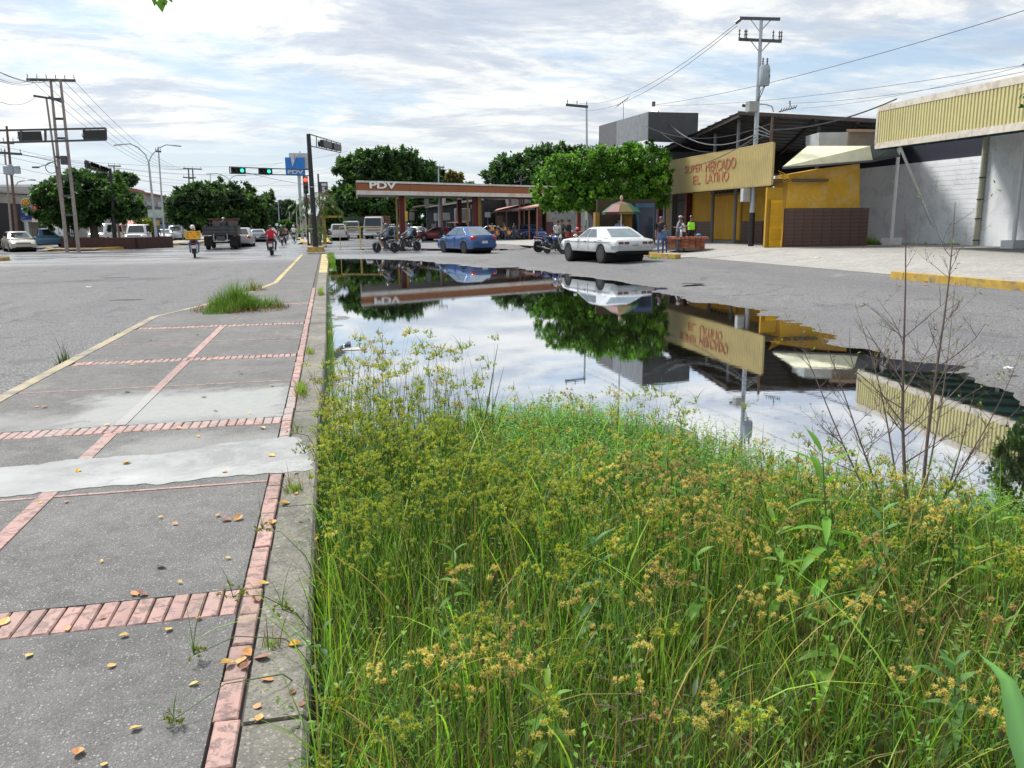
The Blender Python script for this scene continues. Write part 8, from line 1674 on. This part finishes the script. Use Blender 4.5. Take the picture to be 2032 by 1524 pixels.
def zone_of(x, y):
    if x > 480 and y > 950: return 'on the kerb by the sedges'
    return 'on the panel nearest the camera' if y > 1235 else 'on the second panel' if y > 985 else 'on the long cement band' if y > 890 else 'around the second brick band' if y > 760 else 'on the far panels'
zcount = {}
for q in fl_px: zcount.setdefault((cn[q[2]][0], zone_of(q[0], q[1])), []).append(q)
NTH = ['leftmost', 'second', 'third', 'fourth', 'fifth', 'sixth', 'seventh', 'eighth', 'ninth', 'tenth', 'eleventh']
for (x, y, k) in fl_px:
    p = G(x, y, KZ+.004); nm, c_ = cn[k]; L = rr.uniform(.024, .062); b = MB(); az = rr.uniform(0, 6.28); cup = rr.uniform(.25, .8); n_ = 6; vs = []
    for j in range(n_):
        u = j/(n_-1); w = L*.36*math.sin(math.pi*min(1, u**.8*.97+.03)); z = cup*L*.55*(u-.5)**2
        vs += [((u-.5)*L, -w, z+cup*w*.9), ((u-.5)*L, 0, z+.001), ((u-.5)*L, w, z+cup*w*.8)]
    for j in range(n_-1): b.add([], []); 
    b.add(vs, [f_ for j in range(n_-1) for f_ in ((j*3, j*3+1, j*3+4, j*3+3), (j*3+1, j*3+2, j*3+5, j*3+4))])
    b.tube([(-.5*L, 0, vs[1][2]), (-.62*L, .002, .004), (-.8*L, .004, .003)], .0006, 4)
    col_ = tuple(min(.9, v*rr.uniform(.85, 1.15)) for v in c_)
    m_ = pm('fallen_leaf_%s_%d' % (nm.replace(' ', '_'), rr.randrange(3)), col_, .6, var=.25, scale=60)
    o = b.build('fallen_leaf', m_, None, True, loc=p); o.rotation_euler = (rr.uniform(-.25, .25), rr.uniform(-.25, .25), az); o.location.z += .002
    zone = zone_of(x, y); sib = sorted(zcount[(nm, zone)]); i_ = sib.index((x, y, k)); lb = '%s fallen leaf %s' % (nm, zone)
    if len(sib) > 1: lb += ', %s' % ('leftmost of its colour' if i_ == 0 else 'rightmost of its colour' if i_ == len(sib)-1 else NTH[i_]+' of its colour')
    tag(o, lb, 'fallen leaf', 'fallen leaves on the walkway')
# scraps on the roads
def scrap(label, px, py, w, c, zz=None):
    p = Gz(px, py) if zz is None else G(px, py, zz); b = MB(); rr_ = random.Random(px); n_ = 7; pts = [(w*math.cos(k*6.283/n_)*rr_.uniform(.6, 1.1), w*.7*math.sin(k*6.283/n_)*rr_.uniform(.6, 1.1), .012+rr_.uniform(0, .03)) for k in range(n_)]
    b.add(pts+[(0, 0, .03)], [(k, (k+1) % n_, n_) for k in range(n_)]); o = b.build('litter_scrap', pm('scrap_%02d%02d' % (int(c[0]*99), int(c[2]*99)), c, .6, var=.2), loc=p); return tag(o, label, 'litter')
scrap('flat white paper scrap lying alone on the left avenue', 176, 571, .10, (.7, .72, .74)); scrap('white scrap on the avenue just before the wet junction', 570, 512, .12, (.6, .6, .6)); scrap('pale paper scrap on the warehouse forecourt', 1622, 512, .14, (.65, .65, .66))
scrap('orange-brown scrap in the gutter of the right kerb', 1838, 566, .10, (.4, .14, .08)); scrap('white foam scrap at the right waterline', 2000, 735, .07, (.7, .72, .72)); scrap('small pink scrap at the kerb corner on the right', 1835, 560, .06, (.55, .3, .25))
scrap('dark clod on the avenue side of the narrow walkway', 557, 532, .10, (.05, .035, .02), KZ); scrap('brown crushed leaf clump on the left kerb of the narrow walkway', 585, 521, .14, (.16, .09, .03), KZ); scrap('second brown clump beside the first on the left kerb', 592, 523, .12, (.2, .11, .03), KZ)
def hole(px, py, rx, ry):
    p = Gz(px, py); b = MB(); rr_ = random.Random(px); n_ = 16; R1 = [rr_.uniform(.8, 1.15) for _ in range(n_)]; vs = [(p.x+rx*R1[k]*math.cos(k*6.283/n_), p.y+ry*R1[k]*math.sin(k*6.283/n_), p.z+.004) for k in range(n_)]; b.add(vs, [tuple(range(n_))]); b.build('pothole_patch', pm('dark_patch', (.035, .035, .038), .8, var=.5, scale=9, bump=.6), road)
hole(228, 551, .45, .22); hole(252, 595, .36, .16); hole(205, 548, .3, .1); hole(540, 499, .5, .4); hole(1375, 563, .35, .25); hole(300, 500, 1.4, .5)
# litter in the water by the kerb
b = MB(); b.ball((0, 0, 0), (.16, .07, .03), 10, 5); b.ball((.1, .03, .01), (.1, .06, .035), 9, 5)
o = b.build('plastic_bag', pm('translucent_litter', (.45, .45, .42), .25, var=.4, scale=14), None, True, loc=G(700, 694, WZ)); tag(o, 'crumpled clear plastic bag floating by the kerb', 'plastic bag')
b = MB(); b.ball((0, 0, 0), (.06, .04, .03), 8, 5); o = b.build('black_litter', pm('dark_litter', (.02, .025, .04), .3), None, True, loc=G(686, 686, WZ)); tag(o, 'dark scrap of plastic sticking out of the water beside the bag', 'litter')
# ================================================================ trees
def tree_leafmat(): return leaf_mat('leaf')
CROWN_POW = 1.
def crown(center_list, n, L, Wd, cols, r, droop=.0, shell=.55):
    """leaf clumps spread through ellipsoids: center_list of (c, radii, weight)"""
    Vp = []; w = np.array([k[2] for k in center_list], float); w /= w.sum(); ns = (w*n).astype(int)
    for (c, rad, _), m_ in zip(center_list, ns):
        nc = max(6, m_//42); d = rand_unit(nc, r); d = np.sign(d)*np.abs(d)**CROWN_POW; rr = (shell+(1-shell)*r.random(nc)**.6); fly = r.random(nc) < .10; rr = np.where(fly, r.uniform(1.02, 1.22, nc), rr)[:, None]; cc = np.array(c)+d*rr*np.array(rad)
        cs = r.uniform(.08, .26, nc)*min(rad)*.95*np.where(fly, .55, 1); own = r.integers(0, nc, m_); p = cc[own]+r.normal(size=(m_, 3))*cs[own][:, None]*.55
        out_ = p-np.array(c); out_ /= np.maximum(1e-3, np.linalg.norm(out_, axis=1, keepdims=True)); ax = out_*.6+rand_unit(m_, r)*.8; ax[:, 2] -= droop
        nr = out_*.5+rand_unit(m_, r)*.6+[0, 0, .6]; k = r.random(nc); tone = np.array([cols[int(q*len(cols))] for q in k*.999])
        tc_ = tone[own]*(1+r.normal(0, .16, (m_, 1))); Vp.append(leaves(p, ax, nr, L*r.uniform(.7, 1.3, m_), Wd*r.uniform(.7, 1.3, m_), np.clip(tc_, .005, .6)))
    return join(Vp)
def tree(label, base, trunk_h, r0_, blobs, n, L, Wd, cols, seed, bark=(.10, .075, .055), droop=.1, name='broadleaf_tree', limbs=7, group=None, shell=.5, cat='tree'):
    r = np.random.default_rng(seed); t0 = thing(name, label, cat, base, 0, group); bm_ = pm('bark_%d' % int(bark[0]*1000), bark, .9, var=.35, scale=6, bump=.5); rr = random.Random(seed)
    top = Vector((rr.uniform(-.1, .1), rr.uniform(-.1, .1), trunk_h)); b = MB(); b.tube([(0, 0, -.2), (0, 0, .1), top*.5+Vector((.05, 0, 0)), top], [r0_*1.5, r0_*1.1, r0_*.9, r0_*.8], 10); tr_ = b.build('trunk', bm_, t0, True)
    for k in range(limbs):
        c, rad, _ = blobs[k % len(blobs)]; e = Vector(c)+Vector((rr.uniform(-.6, .6)*rad[0], rr.uniform(-.6, .6)*rad[1], rr.uniform(-.5, .4)*rad[2])); m_ = top.lerp(e, .5)+Vector((rr.uniform(-.3, .3), rr.uniform(-.3, .3), .05*trunk_h))
        b = MB(); b.tube([top*rr.uniform(.75, 1), m_, e], [r0_*.55, r0_*.32, r0_*.1], 6, 0, False); b.build('limb', bm_, t0, True)
    V, Fc, C = crown(blobs, n, L, Wd, cols, r, droop, shell); o = npmesh('crown', V, Fc, leaf_mat('leaf'), colors=C, parent=t0); tag(o, kind='stuff'); return t0
LT = [(.12, .28, .03), (.15, .32, .03), (.065, .17, .018), (.045, .125, .016)]; DK = [(.045, .105, .032), (.033, .08, .027), (.065, .14, .034), (.026, .062, .024), (.085, .165, .04)]; MD = [(.05, .115, .028), (.035, .085, .022), (.07, .14, .03)]
def px_tree(label, D, base_px, blobs_px, n, L, Wd, cols, seed, r0_=.25, th=None, **kw):
    """blobs in pixels (cx, cy, rx, ry, depth shift) at distance D"""
    g_ = At(base_px, 455, D); g_.z = gz(g_.x, g_.y); s = D/F; bl = []
    for (cx, cy, rx, ry, dd) in blobs_px:
        p = At(cx, cy, D+dd)-g_; bl.append(((p.x, p.y, p.z), (rx*s*.93, max(rx, ry)*s*kw.get('deep', .8), ry*s*.93), rx*ry))
    kw.pop('deep', None); zmin = min(b_[0][2]-b_[1][2] for b_ in bl); return tree(label, g_, th if th else max(1.2, zmin+.8), r0_, bl, n, L, Wd, cols, seed, **kw)
CROWN_POW = .62
px_tree('large flat-bottomed pruned street tree with bright green crown before the shops', 45.5, 1185,
        [(1108, 372, 46, 42, 0), (1165, 358, 62, 52, .5), (1230, 352, 62, 58, 0), (1285, 345, 38, 52, -.5), (1268, 322, 42, 34, 0), (1125, 335, 45, 28, .5), (1200, 325, 60, 30, 0), (1215, 388, 75, 26, 0), (1120, 395, 40, 22, 0), (1300, 372, 26, 40, -.3)], 52000, .17, .10, LT, 1, .22, 1.9, deep=.75, shell=.72)
CROWN_POW = 1.
px_tree('tall dark spreading tree behind the left end of the petrol canopy', 135, 745,
        [(740, 350, 55, 45, 0), (715, 325, 45, 25, 5), (790, 335, 60, 38, 5), (835, 350, 50, 28, 10), (760, 312, 45, 16, 0), (690, 335, 28, 14, 0), (700, 400, 45, 40, 0), (770, 400, 60, 45, 0), (865, 352, 35, 14, 8)], 30000, .8, .42, DK, 2, .8, 6, deep=.6)
px_tree('dark tree mass filling the space under the left end of the canopy', 112, 760, [(700, 420, 50, 40, 0), (760, 425, 60, 42, 0), (830, 420, 45, 45, 8), (665, 428, 28, 26, 0), (870, 405, 40, 26, 8)], 22000, .6, .34, DK, 3, .5, 3, deep=.5)
px_tree('smooth domed rain tree on the hill line behind the canopy', 170, 1060, [(1060, 345, 100, 40, 0), (1010, 350, 50, 26, 0), (1095, 325, 70, 32, 0), (1150, 320, 60, 26, 5)], 22000, 1.0, .5, [(.045, .105, .035), (.06, .13, .04), (.035, .085, .03)], 4, .9, 8, deep=.5)
px_tree('dark dense tree in the brick planter of the left island', 74, 185,
        [(180, 385, 68, 38, 0), (115, 400, 40, 40, 0), (245, 412, 42, 24, 0), (175, 362, 38, 24, 0), (140, 420, 60, 26, 0), (215, 420, 50, 22, 0), (150, 385, 40, 30, 0)], 26000, .34, .2, DK+[(.05, .12, .025)], 5, .35, 2.0)
px_tree('large dark rounded avenue tree left of the truck', 105, 430, [(390, 415, 55, 36, 0), (450, 405, 55, 38, 0), (420, 388, 60, 22, 0), (500, 425, 35, 30, 0), (360, 405, 30, 24, 0), (470, 430, 55, 24, 0)], 26000, .5, .3, DK, 6, .4, 2.2)
px_tree('thin-topped avenue tree above the silver car', 115, 520, [(510, 400, 16, 20, 0), (530, 402, 12, 24, 0), (515, 430, 25, 26, 0)], 7000, .5, .26, DK, 7, .3, 2.5)
px_tree('pale distant tree closing the avenue', 210, 565, [(560, 425, 30, 22, 0), (575, 415, 18, 14, 0), (545, 430, 20, 16, 0)], 7000, 1.0, .6, [(.06, .10, .07), (.05, .085, .06)], 8, .6, 4)
px_tree('low round hedge tree by the yellow wall up the avenue', 150, 570, [(568, 447, 16, 8, 0)], 2000, .5, .3, [(.05, .13, .02)], 9, .15, .6)
px_tree('bright green bush behind the fountain palm', 120, 680, [(668, 428, 18, 20, 0), (650, 440, 14, 10, 0)], 5000, .5, .3, [(.05, .13, .025), (.035, .09, .02)], 10, .2, 1)
px_tree('rounded bush with yellow-green flush left of the twin street lamp', 90, 285, [(283, 448, 20, 12, 0), (300, 455, 12, 10, 0), (268, 452, 12, 8, 0)], 5000, .4, .2, [(.15, .20, .02), (.07, .14, .02), (.22, .24, .03)], 11, .12, .5, name='shrub', cat='shrub')
px_tree('dark tree top peeping over the grey two-storey building', 160, 240, [(240, 356, 26, 9, 0)], 3000, .8, .4, DK, 12, .3, 8)
px_tree('yellowish small tree top rising above the petrol canopy edge', 125, 905, [(905, 352, 12, 9, 0), (893, 350, 8, 7, 0)], 900, .6, .3, [(.16, .14, .05)], 13, .2, 7)
px_tree('distant tree line left of the domed rain tree', 190, 900, [(880, 362, 30, 12, 0), (905, 385, 40, 25, 0), (940, 395, 40, 20, 0)], 6000, 1., .5, DK, 14, .4, 5)
px_tree('dim tree behind the far house at the end of the avenue', 230, 620, [(612, 440, 22, 9, 0), (640, 440, 20, 10, 0)], 2500, 1., .6, [(.05, .08, .05)], 15, .4, 2)
# tree just outside the right edge: its mirror image hangs in the pond
t_ = tree('low spreading roadside tree at the right edge mirrored in the pond corner', (16.25, 15.2, .3), 2.6, .14, [((0, 0, 4.2), (.95, .95, 1.7), 3), ((.08, .0, 6.6), (1.0, 1.0, 1.5), 3)], 16000, .15, .08, DK, 16)
# fountain palm in the next median
def palm(label, D, bx, cx, cy, R_, seed, n=26, cols=((.05, .10, .02), (.11, .12, .025))):
    r = np.random.default_rng(seed); g_ = At(bx, 455, D); g_.z = .1; c = At(cx, cy, D)-g_; t0 = thing('palm', label, 'palm', g_); b = MB()
    for k in range(3): a = k*2.1; b.tube([(math.cos(a)*.3, math.sin(a)*.3, 0), (math.cos(a)*.35, math.sin(a)*.35, c.z*.5), (c.x+math.cos(a)*.5, c.y+math.sin(a)*.5, c.z*.95)], [.14, .11, .09], 8)
    tag(b.build('stems', pm('palm_stem', (.16, .15, .09), .8, var=.3), t0, True), kind='stuff')
    for k in range(n):
        az = r.uniform(0, 6.283); el = r.uniform(-.1, 1.3); L = R_*r.uniform(.75, 1.1); base = np.array(c)+[math.cos(az)*.3, math.sin(az)*.3, r.uniform(-.6, .2)]; sp = []
        for j in range(9): u = j/8; x = L*u*math.cos(el*.8); z = L*(u*math.sin(el)*1.05-u*u*(1.0+.3*r.random())*.9); sp.append(base+np.array([math.cos(az)*x, math.sin(az)*x, z]))
        sp = np.array(sp); u_ = r.uniform(.12, 1, 56); i_ = np.minimum(7, (u_*8).astype(int)); f_ = (u_*8-i_)[:, None]; p = sp[i_]*(1-f_)+sp[i_+1]*f_; tang = sp[i_+1]-sp[i_]; tang /= np.linalg.norm(tang, axis=1, keepdims=True)
        sd = np.cross(tang, [0, 0, 1.]); sd *= np.sign(r.random(56)-.5)[:, None]; ax = sd*.8+tang*.5+[0, 0, -.35]; cl_ = np.array(cols[0] if k % 3 else cols[1]); V, Fc, C = leaves(p, ax, np.tile([0, 0, 1.], (56, 1)), L*.30*(1.1-u_*.6), .05, jit(cl_, 56, .15, r)); npmesh('frond', V, Fc, leaf_mat('leaf'), colors=C, parent=t0)
    return t0
palm('fountain palm clump with yellowing fronds in the next median', 66, 622, 628, 392, 2.3, 3, 30)
palm('small bright palm below the fountain palm on the median', 64, 625, 618, 448, 1.2, 4, 12, ((.10, .20, .03), (.14, .22, .04)))
# leafy twig hanging into the top of the picture
tw = At(330, -40, 3.2); t0 = thing('leafy_twig', 'leafy green twig hanging into the sky at the top edge', 'twig', tw); b = MB(); b.tube([(0, 0, 0), At(326, 2, 3.2)-tw, At(318, 16, 3.2)-tw], [.003, .002, .001], 5); b.build('stem', pm('weed_stem', (.10, .14, .04)), t0)
for (x0, y0, x1, y1, w) in ((318, -6, 322, 26, 16), (308, -8, 306, 14, 9), (334, -8, 343, 6, 8), (325, -6, 330, 12, 10)):
    a, c = At(x0, y0, 3.2)-tw, At(x1, y1, 3.22)-tw; V, Fc, C = leaves(np.array([tuple(a)]), np.array([tuple(c-a)]), np.array([tuple(-fw+Vector((.2, 0, .1)))]), np.array([(c-a).length]), np.array([w*3.2/F]), np.array([(.06, .14, .03)])); npmesh('leaf', V, Fc, leaf_mat('leaf'), colors=C, parent=t0)
# grass at the foot of the white wall and small clumps on the lot
for i_, (px, py, rx, n, h, lb) in enumerate([(1715, 487, .75, 900, .55, 'green weeds at the corner between brown tiles and white wall'), (1845, 481, .6, 300, .45, 'weeds at the foot of the white wall between the awning posts'), (1655, 489, .7, 160, .16, 'low grass along the foot of the brown tiled base'), (1890, 486, .9, 140, .12, 'sparse grass tufts on the forecourt edge by the downpipe'), (1300, 513, .25, 120, .14, 'small dry grass tuft in front of the short yellow kerb'), (1335, 514, .3, 90, .1, 'yellowish grass tuft at the end of the short yellow kerb')]):
    p = G(px, py, .5) if px > 1500 else Gz(px, py); tuft('grass_tuft', (p.x, p.y, p.z), rx, .25, n, h, lb, 70+i_, w=(.01, .03))
